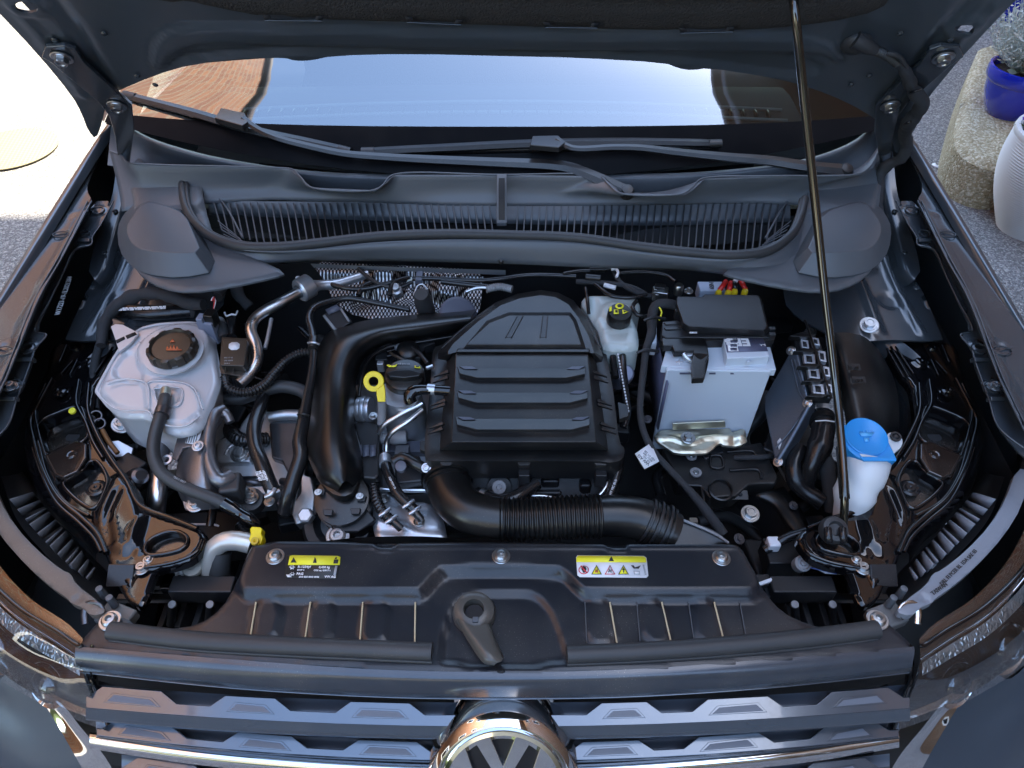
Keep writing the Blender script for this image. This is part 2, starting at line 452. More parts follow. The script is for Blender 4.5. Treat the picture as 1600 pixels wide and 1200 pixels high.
def ptext(name, parent, s, pl, a, b, size, mat, lift=.0006, **k):
    """text starting at pixel a, running toward pixel b on plane pl; up chosen away from the camera unless flip"""
    A, B = PP(*a, pl), PP(*b, pl); e1 = (B-A).normalized(); n = pl[1].normalized()
    if n.dot(CAMP - A) < 0: n = -n
    return text(name, parent, s, A + n*lift, e1, n.cross(e1), size, mat, **k)
def decal(name, parent, pl, outline, mat, lift=.0008, thick=.0006, rnd=0, label=None, kind=None):
    n = pl[1].normalized(); o2 = (pl[0] + n*lift, pl[1])
    ps = [PP(p[0], p[1], pl) + n*lift for p in outline]
    return prism(name, parent, o2, ps, thick, mat, bevel=0, rnd=rnd, label=label, kind=kind)
def frustum(name, parent, top, zt, bot, zb, mat, bevel=.0018, label=None, seg=2, kind=None, rnd=0):
    """solid between a top and a bottom outline (same number of picture points, each at its own height)"""
    T = [p if isinstance(p, Vector) else P(p[0], p[1], zt) for p in top]; B = [p if isinstance(p, Vector) else P(p[0], p[1], zb) for p in bot]
    if rnd: T = [Vector(p) for p in chaikin(T, rnd)]; B = [Vector(p) for p in chaikin(B, rnd)]
    ar = sum(T[i].x*T[(i+1) % len(T)].y - T[(i+1) % len(T)].x*T[i].y for i in range(len(T)))
    if ar < 0: T = T[::-1]; B = B[::-1]
    k = len(T)
    return mk(name, T+B, [tuple(range(k)), tuple(range(2*k-1, k-1, -1))] + [(i, k+i, k+(i+1) % k, (i+1) % k) for i in range(k)], mat, parent, bevel=bevel, seg=seg, label=label, kind=kind, bang=20)
# ================================================================= THE CAR
car = empty('car', CARO, 'dark grey car with its bonnet propped open showing the engine bay', 'car')
def V3(*a): return Vector(a)

# ---- bonnet -------------------------------------------------------
BN = (V3(0, 1.33, 1.25), V3(0, -.814, -.581).normalized())
def onB(x, s): return V3(x, 1.33 - .581*s, 1.25 + .814*s)       # s metres up the slope of the open bonnet
b_out = [(150,218),(160,190),(168,152),(182,143),(240,118),(300,100),(395,92),(445,90),(460,95),(485,95),(520,87),(640,84),(800,88),(900,90),(1040,98),(1060,107),(1082,110),(1105,106),(1200,120),(1262,135),(1325,160),(1372,188),(1392,212),(1400,245),(1418,225),(1432,190),(1440,165),(1512,78),(1595,-8)]
b_out += [onB(.742, .48), onB(.70, .80), onB(.55, .93), onB(0, 1.0), onB(-.55, .93), onB(-.70, .80), onB(-.742, .48), onB(-.742,.33),(60,85),(113,150),(128,178),(138,205)]
inner = [(238,78),(245,62),(262,49),(300,41),(450,44),(700,52),(900,54),(1100,52),(1230,54),(1290,62),(1310,80),(1322,100)]
bonnet = sheet('bonnet', car, BN, b_out, M('bonnet_inner_paint', (.062, .076, .088), .34, .25, .4, bump=(260, .05), dust=.35, coatr=.12), res=.008, thick=.004, rnd=1, frnd=1, feats=[
    ('p', [(238,84),(244,62),(262,46),(300,38),(450,40),(700,49),(900,52),(1100,50),(1230,52),(1290,60),(1316,84),(1310,100),(1295,84),(1270,80),(1100,76),(900,76),(700,74),(450,66),(320,64),(286,72),(262,88),(250,108),(240,112)], .007, .010),
    ('p', [(262,100),(300,78),(450,72),(700,78),(900,80),(1100,80),(1250,86),(1295,108),(1240,122),(1060,94),(800,80),(640,78),(400,84),(290,96)], -.006, .008),
    ('l', [(85,0),(130,62),(172,140)], -.006, .016), ('l', [(1512,5),(1440,92),(1385,168)], -.006, .016),
    ('l', [(10,0),(70,66),(130,150)], .004, .010), ('l', [(1560,8),(1480,82),(1432,150)], .004, .010),
    ('c', (40,8), .026, .004, .006), ('c', (1508,42), .026, .004, .006),
    ('c', (1338,66), .024, .004, .006)],
    holes=[[(22,2),(40,-3),(58,4),(60,14),(46,17),(28,13)], [(1492,40),(1505,35),(1522,36),(1520,46),(1504,49),(1493,46)]])
outer = [onB(x*1.0, s) + V3(0, .020, .012) for x, s in [(-.66,.03),(-.5,.13),(-.25,.185),(0,.20),(.25,.185),(.5,.13),(.66,.03),(.755,.02),(.752,.24),(.750,.50),(.71,.84),(.56,.985),(0,1.05),(-.56,.985),(-.71,.84),(-.750,.50),(-.752,.24),(-.755,.02)]]
sheet('outer_skin', bonnet, (outer[0], BN[1]), outer, paint, res=.03, thick=.002, rnd=1, flip=False,
      warp=lambda p: p + V3(0, .814, .581)*(.02 + .05*(1-(p.x/.9)**2)))
# fold of the bonnet edge joining outer skin and frame
for SX in (1, -1):
    loft('edge_fold', bonnet, [[onB(.755,.03), onB(.742,.3), onB(.742,.48), onB(.70,.80), onB(.55,.93), onB(0,1.0)],
                           [onB(.756,.02)+V3(0,.022,.016), onB(.752,.24)+V3(0,.03,.02), onB(.750,.50)+V3(0,.03,.02), onB(.71,.84)+V3(0,.03,.02), onB(.56,.985)+V3(0,.03,.02), onB(0,1.05)+V3(0,.06,.04)]], paint, n=40, sub=1)
    # hinge arms
    h = prism('hinge', bonnet, (BN[0] + BN[1]*.012, BN[1]), [(1452,78),(1470,72),(1500,74),(1506,90),(1492,98),(1420,160),(1404,182),(1396,214),(1392,262),(1376,262),(1366,205),(1368,165),(1385,150),(1440,98)], .008, paint_in, bevel=.002)
    bolt(h, PP(1474, 90, (BN[0]+BN[1]*.014, BN[1])), .0105, BN[1]); bolt(h, PP(1391, 165, (BN[0]+BN[1]*.014, BN[1])), .0105, BN[1])
    for u, v in ((1485,62),(1470,112),(1412,135),(1358,118),(1330,132),(1407,52)):
        lathe('plug', bonnet, PP(u, v, (BN[0]+BN[1]*.003, BN[1])), BN[1], [(.005,0),(.005,.001),(.003,.003),(.0001,.003)], paint_in, n=12)
SX = 1
pad_pl = (BN[0] + BN[1]*.006, BN[1])
slots = [(410,24,506,31),(632,27,724,37),(848,35,936,42),(1060,44,1148,48)]
pad = sheet('insulation_pad', bonnet, pad_pl, [(205,-6),(262,10),(292,6),(340,18),(420,33),(640,40),(800,46),(1000,52),(1150,54),(1290,42),(1376,22),(1400,-8), onB(.66,.62), onB(.5,.78), onB(0,.84), onB(-.5,.78), onB(-.66,.62)], felt, res=.010, thick=.008, edge=(.006,.02),
      feats=[('l', [(a-6,b+2),(a+8,b+9),(c-8,d+3),(c+6,d-4)], -.004, .007) for a,b,c,d in slots] + [('l', [(200,-20),(420,-6),(800,4),(1200,8),(1390,-14)], -.006, .012)])
for a, b, c, d in slots:
    decal('slot_opening', pad, (pad_pl[0]+BN[1]*.0045, BN[1]), [(a,b-1),(a+12,b),(a+14,b+5),(c-14,d+0),(c-12,d-6),(c,d-6),(c-2,d+1),(a+4,b+8)], void, lift=.0006)
    tube('slot_lip', pad, [PP(x, y, (pad_pl[0]+BN[1]*.006, BN[1])) for x, y in ((a+4,b+8),(c-3,d+2))], .0011, paint_in, n=6)
# washer hose into the bonnet
gr = lathe('hose_grommet', bonnet, PP(1338, 66, (BN[0]+BN[1]*.006, BN[1])), BN[1], [(.023,0),(.0235,.003),(.022,.007),(.014,.013),(.006,.016),(.0001,.017)], rubber, n=28)
def BP(u, v, l): return PP(u, v, (BN[0]+BN[1]*l, BN[1]))
tube('grommet_spout', bonnet, [BP(1336,62,.014), BP(1350,70,.02), BP(1366,78,.02)], [(0,.013),(1,.009)], rubber, n=14)
tube('ribbed_hose', bonnet, [BP(1364,77,.02), BP(1385,86,.021), BP(1405,100,.02)], .0068, rubber, rib=(.0012,.0045), n=12)
tube('second_hose', bonnet, [BP(1385,83,.024), BP(1400,86,.026), BP(1412,98,.024), BP(1418,112,.02)], .004, rubber, n=10)
tube('taped_hose', bonnet, [BP(1402,97,.021), BP(1416,115,.022), BP(1424,135,.024), BP(1432,148,.026), BP(1441,157,.03), BP(1436,172,.03), BP(1420,192,.03), P(1414,212,1.20), P(1417,228,1.17), P(1408,248,1.14), P(1390,256,1.12), P(1378,268,1.10), P(1372,300,1.07), P(1372,345,1.03), P(1376,395,.98)], [(0,.0085),(.3,.0125),(.7,.0115),(1,.0115)], tape, n=14, wob=.35, label='cloth-taped wiring hose running over the hinge')
for u, v in ((1430,143),(1419,192)): tube('cable_tie', bonnet, [BP(u-8,v+3,.033), BP(u+1,v-1,.044), BP(u+9,v-4,.033)], .0022, rubg, n=6)

# ---- windscreen, dashboard, roof ------------------------------------
def wsb(s): return V3(.83*s, 1.392 + .075*s*s, 1.085 + .085*s*s)
def wst(s): return V3(.66*s, 2.02 + .02*s*s, 1.46 - .02*s*s)
def wsm(s, t):
    p = wsb(s).lerp(wst(s), t); return p + V3(0, -.035, .055)*(math.sin(math.pi*min(1,t*.8+.12)) - .37)*(1-s*s) + V3(0, -.02, .03)*(4*t*(1-t))*(1-.3*s*s)
glass, gt, gb = matnode('windscreen_glass')
gt.nodes.remove(gb)
go = gt.nodes['Material Output']; tr = gt.nodes.new('ShaderNodeBsdfTransparent'); tr.inputs[0].default_value = (.62, .72, .68, 1)
gl = gt.nodes.new('ShaderNodeBsdfGlossy'); gl.inputs['Roughness'].default_value = .015; gl.inputs['Color'].default_value = (.86,.93,1,1)
fr = gt.nodes.new('ShaderNodeFresnel'); fr.inputs[0].default_value = 1.9
mr = gt.nodes.new('ShaderNodeMapRange'); mr.inputs[3].default_value = .155; mr.inputs[4].default_value = 1.0
mxs = gt.nodes.new('ShaderNodeMixShader'); gt.links.new(fr.outputs[0], mr.inputs[0]); gt.links.new(mr.outputs[0], mxs.inputs[0])
gt.links.new(tr.outputs[0], mxs.inputs[1]); gt.links.new(gl.outputs[0], mxs.inputs[2]); gt.links.new(mxs.outputs[0], go.inputs[0])
S = [i/10 for i in range(-10, 11)]
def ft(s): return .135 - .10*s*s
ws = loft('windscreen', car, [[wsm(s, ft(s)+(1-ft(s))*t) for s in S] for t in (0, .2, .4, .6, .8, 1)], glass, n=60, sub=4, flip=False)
frit_refl = M('black_frit_and_reflection', (.002,.002,.003), .35, spec=.08, dust=.1)
loft('frit_reflection_band', ws, [[wsm(s, ft(s)*t) for s in S] for t in (0, .5, 1)], frit_refl, n=60, sub=2)  # dark bonnet reflection built in as a black band; the glass starts above it
for SX in (1, -1):
    loft('frit_edge', ws, [[wsm(s, t) - V3(0,-.003,.005) for t in (0,.25,.5,.75,1)] for s in (.93, 1.0)], frit_refl, n=30, sub=1)
    loft('screen_pillar', car, [[wsm(1.0, t)+V3(0,0,.002) for t in (0,.3,.6,1)], [wsm(1.0, t)+V3(.035,.02,.006) for t in (0,.3,.6,1)], [wsm(1.0, t)+V3(.06,.06,-.05) for t in (0,.3,.6,1)]], paint, n=20, sub=2)
SX = 1
dashm = M('dashboard_plastic', (.035,.038,.042), .7, bump=(300,.4))
dash = loft('dashboard', car, [[V3(-.68,1.50,1.075), V3(0,1.43,1.055), V3(.68,1.50,1.075)], [V3(-.68,1.62,1.10), V3(0,1.60,1.09), V3(.68,1.62,1.10)], [V3(-.68,1.80,1.10), V3(0,1.82,1.10), V3(.68,1.80,1.10)], [V3(-.68,1.86,1.02), V3(0,1.88,1.0), V3(.68,1.86,1.02)], [V3(-.68,1.86,.7), V3(0,1.88,.7), V3(.68,1.86,.7)]], dashm, n=30, sub=3)
for i in range(44):
    x = -.60 + i*.028
    box('defroster_slat', dash, V3(x, 1.66+.0-.06*(x/.7)**2+.03*(abs(x)/.7)**2, 1.106), V3(.002,0,0), V3(0,.016,0), V3(0,0,.006), plast, bevel=0)
tube('defroster_rim', dash, [V3(-.64,1.66,1.108), V3(-.3,1.69,1.11), V3(0,1.70,1.11), V3(.3,1.69,1.11), V3(.64,1.66,1.108)], .004, greyw, n=8)
tube('defroster_rim', dash, [V3(-.64,1.61,1.106), V3(-.3,1.64,1.108), V3(0,1.65,1.108), V3(.3,1.64,1.108), V3(.64,1.61,1.106)], .004, greyw, n=8)
loft('roof', car, [[wst(s)+V3(0,-.02,.01) for s in S], [wst(s)+V3(0,.15,.06-.03*s*s) for s in S], [V3(.62*s, 3.3, 1.53-.04*s*s) for s in S], [V3(.60*s, 3.75, 1.42-.04*s*s) for s in S]], paint, n=24, sub=3)
for SX in (1, -1):
    loft('body_side', car, [[V3(.885,1.52,1.08), V3(.90,2.2,1.03), V3(.90,3.2,1.05), V3(.84,3.9,1.05)], [V3(.905,1.52,.8), V3(.92,2.2,.8), V3(.92,3.2,.8), V3(.86,3.9,.8)], [V3(.88,1.52,.3), V3(.89,2.2,.28), V3(.89,3.2,.28), V3(.84,3.9,.4)]], paint, n=24, sub=3)
    loft('side_window', car, [[V3(.885,1.60,1.09), V3(.90,2.2,1.03), V3(.90,3.2,1.05), V3(.84,3.8,1.06)], [V3(.68,2.05,1.44), V3(.66,2.4,1.50), V3(.64,3.2,1.50), V3(.62,3.7,1.40)]], glass, n=24, sub=2)
    wh = lathe('wheel', car, V3(.80,.80,.33), V3(1,0,0), [(.2,-.11),(.31,-.10),(.33,-.06),(.33,.04),(.31,.075),(.24,.08),(.225,.06)], rubber, n=40)
    lathe('rim', wh, V3(.80,.80,.33), V3(1,0,0), [(.225,.055),(.215,.07),(.20,.045),(.06,.05),(.05,.06),(.0001,.062)], alus, n=40)
SX = 1
loft('tailgate', car, [[V3(.60*s, 3.75, 1.42-.04*s*s) for s in S], [V3(.84*s,3.95,1.05) for s in S], [V3(.84*s,3.98,.4) for s in S]], paint, n=20, sub=2)
for SX in (1, -1):
    st = loft('front_seat', car, [[V3(.16,2.35,1.42), V3(.38,2.30,1.46), V3(.60,2.35,1.42)], [V3(.14,2.30,1.1), V3(.38,2.22,1.1), V3(.62,2.30,1.1)], [V3(.14,2.25,.8), V3(.38,2.18,.8), V3(.62,2.25,.8)], [V3(.14,1.9,.75), V3(.38,1.85,.76), V3(.62,1.9,.75)], [V3(.14,1.88,.4), V3(.38,1.85,.4), V3(.62,1.88,.4)]], felt, n=14, sub=3, thick=.05)
SX = 1
loft('rear_bench', car, [[V3(-.62,3.1,1.40), V3(0,3.1,1.42), V3(.62,3.1,1.40)], [V3(-.8,3.0,.7), V3(0,3.0,.7), V3(.8,3.0,.7)], [V3(-.8,2.6,.6), V3(0,2.6,.6), V3(.8,2.6,.6)], [V3(-.8,1.6,.36), V3(0,1.6,.36), V3(.8,1.6,.36)]], felt, n=12, sub=1)
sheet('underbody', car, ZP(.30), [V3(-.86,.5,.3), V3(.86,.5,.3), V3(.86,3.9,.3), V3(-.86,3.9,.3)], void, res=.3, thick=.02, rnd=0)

# ---- scuttle cowl ---------------------------------------------------
rim = [(172,236),(190,243),(201,254),(240,257),(430,262),(455,264),(470,277),(487,293),(585,297),(598,289),(615,273),(780,273),(935,275),(952,289),(970,302),(1065,303),(1080,294),(1098,279),(1200,275),(1340,272),(1358,262),(1372,236),(1384,200)]
def rowz(pts, z): return [(u, v, z(u) if callable(z) else z) for u, v in pts]
sb = lambda u: ((u-785)/600.)**2
# gutter strip along the glass, behind the rim
gut_back = [(u, v, 1.078+.075*sb(u)) for u, v in ((176,158),(215,205),(300,236),(400,256),(500,268),(640,273),(785,275),(950,272),(1100,268),(1250,250),(1330,222),(1366,190),(1378,160))]
gutter = loft('cowl_gutter', car, [gut_back, [(u, v+8, z-.004) for u, v, z in gut_back], [(168,258,1.09),(300,275,1.05),(480,303,1.04),(785,305,1.035),(1070,310,1.04),(1250,300,1.05),(1384,262,1.09)]], plastg, n=80, sub=3)
# main tray: rim - slope - slotted grille zone
cowl = loft('scuttle_cowl', car, [rowz(rim, lambda u: 1.112+.02*sb(u)), rowz([(u, v+3) for u, v in rim], lambda u: 1.110+.02*sb(u)),
    rowz([(186,300),(300,296),(420,290),(560,302),(700,300),(785,300),(900,302),(1060,306),(1180,300),(1290,302),(1376,300)], 1.080),
    rowz([(190,330),(290,320),(420,312),(560,316),(700,321),(785,322),(900,322),(1060,320),(1180,318),(1290,322),(1372,330)], 1.058)], plastg, n=160, sub=3, thick=.003, smoothrows=False)
tube('rim_bead', cowl, rowz(rim, lambda u: 1.1135+.02*sb(u)), .0018, plastg, n=8, step=.004)
# grille floor and slats
loft('grille_back', cowl, [rowz([(330,318),(560,318),(785,323),(1060,322),(1235,320)], 1.052), rowz([(330,372),(560,372),(785,366),(1060,384),(1235,372)], .99)], void, n=40, sub=2)
loft('grille_upper_step', cowl, [rowz([(326,314),(560,316),(785,322),(1060,320),(1235,316)], 1.058), rowz([(326,330),(560,336),(785,342),(1060,344),(1235,338)], 1.040), rowz([(326,336),(560,344),(785,350),(1060,352),(1235,346)], 1.028)], plastg, n=50, sub=2)
vs_, fs_ = [], []
def slat(u0, v0, z0, u1, v1, z1, wd=.0016, hh=.010):
    a, b = P(u0, v0, z0), P(u1, v1, z1); t = (b-a).normalized(); s = t.cross(V3(0,0,1)).normalized()*wd*.75; dn = V3(0,0,-hh); i = len(vs_)
    vs_.extend([a-s, a+s, b+s, b-s, a-s+dn, a+s+dn, b+s+dn, b-s+dn])
    fs_.extend([(i,i+1,i+2,i+3),(i+1,i,i+4,i+5),(i+2,i+1,i+5,i+6),(i+3,i+2,i+6,i+7),(i,i+3,i+7,i+4)])
def lipv(u):
    xs = [283,305,340,400,500,600,690,800,900,1000,1100,1180,1215,1235,1250]; ys = [275,340,368,386,380,370,366,368,372,386,396,398,385,365,330]
    return float(np.interp(u, xs, ys))
N_SL = 80
for i in range(N_SL):
    u = 334 + i*(1228-334)/(N_SL-1); 
    if 772 < u < 800: continue
    k = (u-785)/450.
    slat(u, 319+abs(k)*-3, 1.060, u - 0 + k*-6 + (6 if u < 785 else -2), lipv(u)-5, 1.036)
slats = mk('grille_slats', vs_, fs_, M('dark_grille_plastic', (.030,.034,.040), .45), cowl, smooth=False, kind='stuff')
for SX in (1, -1):
    pts = [(1262,288),(1228,318),(1196,372)]
    tube('grille_end_bead', cowl, rowz(pts, 1.062), .002, plastg, n=8)
    for k in range(5):
        tube('fan_slat', cowl, [P(1236-k*3, 345+k*7, 1.055), P(1200-k*3, 374+k*3, 1.045)], .0012, plastg, n=6)
SX = 1
box('cowl_joint_clip', cowl, P(784,312,1.096), V3(.010,0,0), (P(784,276,1.112)-P(784,352,1.058))*.5, V3(0,.0,.004), plastg, bevel=.0015)
box('clip_groove', cowl, P(784,312,1.0995), V3(.006,0,0), (P(784,282,1.112)-P(784,346,1.062))*.5, V3(0,0,.003), plast, bevel=.001)
# rubber seal with two ridges
sealp = [(286,278),(286,300),(291,325),(305,348),(335,372),(380,386),(440,387),(500,381),(590,371),(690,367),(800,369),(900,373),(1000,387),(1080,396),(1150,400),(1200,392),(1235,368),(1250,340),(1257,312)]
seal = tube('bonnet_seal', car, rowz(sealp, lambda u: 1.068 + .022*max(0, abs(u-770)-420)/70.), .0085, rubber, n=16, flat=1.2, step=.006, label='long black rubber seal along the scuttle front')
tube('seal_ridge', seal, rowz([(u + (6 if u < 330 else (-5 if u > 1210 else 0)), v-(6 if 320 < u < 1215 else 0)) for u, v in sealp], lambda u: 1.0735 + .022*max(0, abs(u-770)-420)/70.), .0042, rubber, n=10, step=.006)
# front apron below the seal
ap_top = [(283,300),(290,345),(320,372),(380,392),(450,393),(590,378),(785,374),(900,379),(1000,393),(1100,404),(1180,404),(1236,378),(1262,330)]
apron = loft('cowl_apron', car, [rowz(ap_top, 1.066), rowz([(300,392),(330,398),(380,405),(440,404),(600,392),(785,390),(900,394),(1000,406),(1100,416),(1180,420),(1230,416),(1260,402)], 1.05), rowz([(310,425),(345,428),(385,420),(470,410),(600,408),(785,412),(900,417),(1000,421),(1080,424),(1150,432),(1210,446),(1260,452)], 1.022)], plastg, n=90, sub=3, thick=.003)
apl = P(785,414,1.022)
for SX in (1, -1):
    side = sheet('cowl_wing', car, TP(1290,360,1.062,.0,.10), [(1372,236),(1384,258),(1362,330),(1366,395),(1368,412),(1352,432),(1322,448),(1280,455),(1220,447),(1150,432),(1125,424),(1180,400),(1232,380),(1252,345),(1262,290),(1260,278),(1340,272)], plastg, res=.006, thick=.004, edge=(.004,.008),
        feats=[('p', [(1380,230),(1250,270),(1250,330),(1322,334),(1340,370),(1372,400)], .012, .02)])
    frustum('wing_pad', side, [(1351,314),(1320,320),(1287,333),(1272,366),(1260,394),(1300,395),(1350,391),(1366,383),(1375,370),(1378,356),(1372,342)], 1.088, [(1364,308),(1322,316),(1280,326),(1256,366),(1232,424),(1292,436),(1345,430),(1372,416),(1390,392),(1394,356),(1384,334)], 1.052, plastg, bevel=.002, seg=3, rnd=1)
SX = 1
lathe('apron_pin', apron, P(783,410,1.03), V3(0,-.3,1), [(.005,0),(.005,.003),(.003,.006),(.0001,.006)], plast, n=12)
# marker ovals pressed into the gutter
for u, v in ((240,250),(566,293)): lathe('pressed_disc', gutter, P(u, v, 1.062 if u < 300 else 1.045), V3(0,-.3,1), [(.014,0),(.014,.0015),(.013,.002),(.0001,.002)], plastg, n=24)

wipm = M('wiper_black', (.014,.015,.016), .28, bump=(900,.1), dust=.3)
# ---- wipers ---------------------------------------------------------
def wz(u, l): # height just over the glass near its foot
    return 1.10 + .075*sb(u) + l
wa = empty('wiper', wloc(car), None, None); wa.parent = car; wa.location = (0,0,0)
def wiper(name, blade, holder, arm, knob, dz, label):
    o = tube(name, car, blade, [(0,.010),(.05,.0115),(.5,.0135),(.95,.0115),(1,.009)], wipm, n=6, flat=.62, label=label)
    a, b = W(blade[0]), W(blade[-1]); t = (b-a).normalized(); sharp(o, 25)
    tube('rubber_lip', o, [a - V3(0,-.004,.010), W(blade[1]) - V3(0,-.004,.010), b - V3(0,-.004,.010)], .004, rubg, n=6, flat=1.6)
    tube('end_cap', o, [a - t*.004, a + t*.022], .0112, plast, n=8, flat=.8); tube('end_cap', o, [b - t*.022, b + t*.004], .0105, plast, n=8, flat=.8)
    prism('blade_holder', o, ZP(holder[0][2]), [P(*h) for h in holder], .012, wipm, bevel=.002)
    ar = tube('arm', o, arm, [(0,.008),(.3,.0095),(.6,.0125),(1,.017)], wipm, n=6, flat=.6, step=.01); sharp(ar, 25)
    lathe('pivot_cap', o, W(knob), V3(0,-.4,1), [(.014,-.01),(.0145,.002),(.011,.008),(.0001,.0095)], plast, n=20)
    return o
bpy.data.objects.remove(wa)
wiper('wiper', [(196,149,1.205),(300,176,1.185),(400,205,1.16),(480,222,1.145),(545,236,1.135)], [(335,184,1.19),(345,168,1.19),(382,176,1.19),(388,190,1.19),(378,196,1.19)],
      [(380,185,1.188),(400,200,1.18),(430,214,1.172),(490,230,1.155),(540,240,1.145),(600,245,1.137),(650,248,1.132),(760,253,1.125),(865,258,1.12),(890,262,1.118),(930,277,1.110),(978,299,1.098)], (980,299,1.10), 0, 'long wiper slanting up the glass')
wiper('wiper', [(568,237,1.135),(700,231,1.14),(830,225,1.143),(980,222,1.143),(1124,224,1.143)], [(828,226,1.158),(832,212,1.158),(872,211,1.158),(884,222,1.158),(874,230,1.158)],
      [(870,218,1.156),(893,231,1.15),(960,230,1.15),(1000,231,1.148),(1060,238,1.142),(1140,246,1.136),(1200,251,1.132),(1260,260,1.126),(1320,266,1.12)], (1322,266,1.122), 0, 'shorter wiper lying level along the glass foot')

# ---- wings ----------------------------------------------------------
for SX in (1, -1):
    crest = [V3(.875,1.66,1.125), P(1410,195,1.12), P(1440,240,1.105), P(1500,338,1.08), P(1555,430,1.055), P(1603,510,1.035), P(1660,600,1.01), P(1700,690,.98), V3(.83,.52,.93)]
    crest = [V3(min(p.x, .925), p.y, p.z) for p in crest]
    wing = loft('front_wing', car, [[p + V3(-.016,0,-.012) for p in crest], [p + V3(-.010,0,.0) for p in crest], [p + V3(-.003,0,.002) for p in crest], [p + V3(.004,0,-.004) for p in crest], [p + V3(.016,0,-.05) for p in crest], [p + V3(.03,0,-.18) for p in crest], [V3(min(.95,p.x+.035), p.y, .70) for p in crest], [V3(min(.93,p.x+.02), p.y, .66) for p in crest]], paint, n=60, sub=3, label=None)
    fl = sheet('wing_flange', wing, TP(1500,450,1.045,0,.10), [(1405,196),(1440,246),(1500,345),(1553,438),(1600,520),(1655,610),(1690,680),(1615,680),(1597,668),(1560,590),(1510,462),(1477,400),(1433,313),(1442,298),(1440,282),(1426,250),(1408,225)], paint_in, res=.007, thick=.003, rnd=1,
        feats=[('l', [(1442,320),(1490,405),(1540,515),(1600,660)], .003, .006), ('c', (1464,335), .010, .002, .004), ('p', [(1466,362),(1492,362),(1496,372),(1478,374)], -.003, .004), ('c', (1560,540), .012, -.003, .006)])
    fb = sheet('bolt_flange', wing, TP(1500,450,1.022,0,.10), [(1400,314),(1434,314),(1478,402),(1512,464),(1562,592),(1600,672),(1640,740),(1600,716),(1566,676),(1556,660),(1545,622),(1541,612),(1522,560),(1519,545),(1500,523),(1519,517),(1497,470),(1478,430),(1461,392),(1452,386),(1437,384),(1433,378),(1432,370),(1420,352)], paint_in, res=.005, thick=.003, rnd=1,
        feats=[('p', [(1516,552),(1541,550),(1545,612),(1526,612)], -.004, .006), ('l', [(1434,314),(1478,402),(1512,464),(1562,592),(1600,672)], .004, .005), ('p', [(1431,372),(1452,370),(1456,378),(1433,380)], -.004, .005), ('c', (1530,543), .014, .003, .006), ('c', (1553,604), .014, .002, .006), ('c', (1424,330), .014, .003, .006)],
        holes=[[(1521,541),(1528,538),(1538,541),(1537,546),(1530,548),(1522,545)]])
    for pts_, rr_ in (([(1434,314),(1478,402),(1512,464),(1562,592),(1602,676)], .0018), ([(1440,314),(1484,402),(1518,464),(1568,592),(1608,676)], .0014)):
        tube('crease_bead', fl, [PP(u, v, TP(1500,450,1.047,0,.10)) for u, v in pts_], rr_, paint_in, n=8)
    tube('edge_bead', fb, [PP(u, v, TP(1500,450,1.023,0,.10)) for u, v in [(1400,314),(1420,352),(1432,370),(1434,382),(1452,386),(1461,392),(1478,430),(1497,470),(1519,517),(1501,523),(1518,545),(1523,562),(1541,612),(1545,622),(1556,660),(1568,676),(1600,700)]], .0015, paint_in, n=8, step=.004)
    for (u, v), rr_ in (((1424,329),.013),((1553,604),.015),((1530,544),.014),((1445,364),.011)): lathe('pressed_ring', fb, PP(u, v, TP(1500,450,1.025,0,.10)), V3(0,-.1,1), [(rr_,-.002),(rr_*.95,.0015),(rr_*.85,.0015),(rr_*.8,-.001)], paint_in, n=28, cap=False)
    lathe('pressed_ring', fl, PP(1566,548,TP(1500,450,1.047,0,.10)), V3(0,-.1,1), [(.018,-.002),(.017,.001),(.0155,.001),(.015,-.001)], paint_in, n=28, cap=False, sy=.6); lathe('pressed_ring', fl, PP(1480,366,TP(1500,450,1.047,0,.10)), V3(0,-.1,1), [(.018,-.002),(.017,.001),(.0155,.001),(.015,-.001)], paint_in, n=28, cap=False, sy=.5)
    box('flange_step', fb, PP(1531,563,TP(1500,450,1.022,0,.10)), V3(.013,0,0), V3(0,.004,-.006), V3(0,-.003,-.002), paint_in, bevel=.001); box('flange_step', fb, PP(1556,624,TP(1500,450,1.022,0,.10)), V3(.012,0,0), V3(0,.004,-.006), V3(0,-.003,-.002), paint_in, bevel=.001); box('flange_step', fb, PP(1443,377,TP(1500,450,1.022,0,.10)), V3(.012,0,0), V3(0,.004,-.006), V3(0,-.003,-.002), paint_in, bevel=.001)
    bolt(fb, P(1424,329,1.03), .0085); bolt(fb, P(1554,604,1.014), .007, mat=paint_in); bolt(fb, P(1443,364,1.03), .006, mat=paint_in, torx=True)
    # rail under the flange, then the sloping inner wing
    rail = loft('inner_rail', car, [[(1395,236,1.08),(1402,300,1.03),(1418,350,1.0),(1432,392,.985),(1438,424,.975)], [(1372,240,1.07),(1378,300,1.025),(1398,372,.985),(1414,425,.97),(1424,442,.962)], [(1362,262,1.03),(1362,320,.98),(1376,392,.95),(1394,434,.945),(1410,450,.94)], [(1352,300,.96),(1350,360,.93),(1358,420,.925),(1374,452,.925),(1394,464,.925)]], paint_in, n=30, sub=3)
    for u, v, z in ((1398,330,1.012),(1414,395,.985),(1432,450,.972),(1392,300,1.02)): lathe('spot_weld', rail, P(u, v, z), V3(0,0,1), [(.006,0),(.005,.002),(.0001,.0015)], paint_in, n=12)
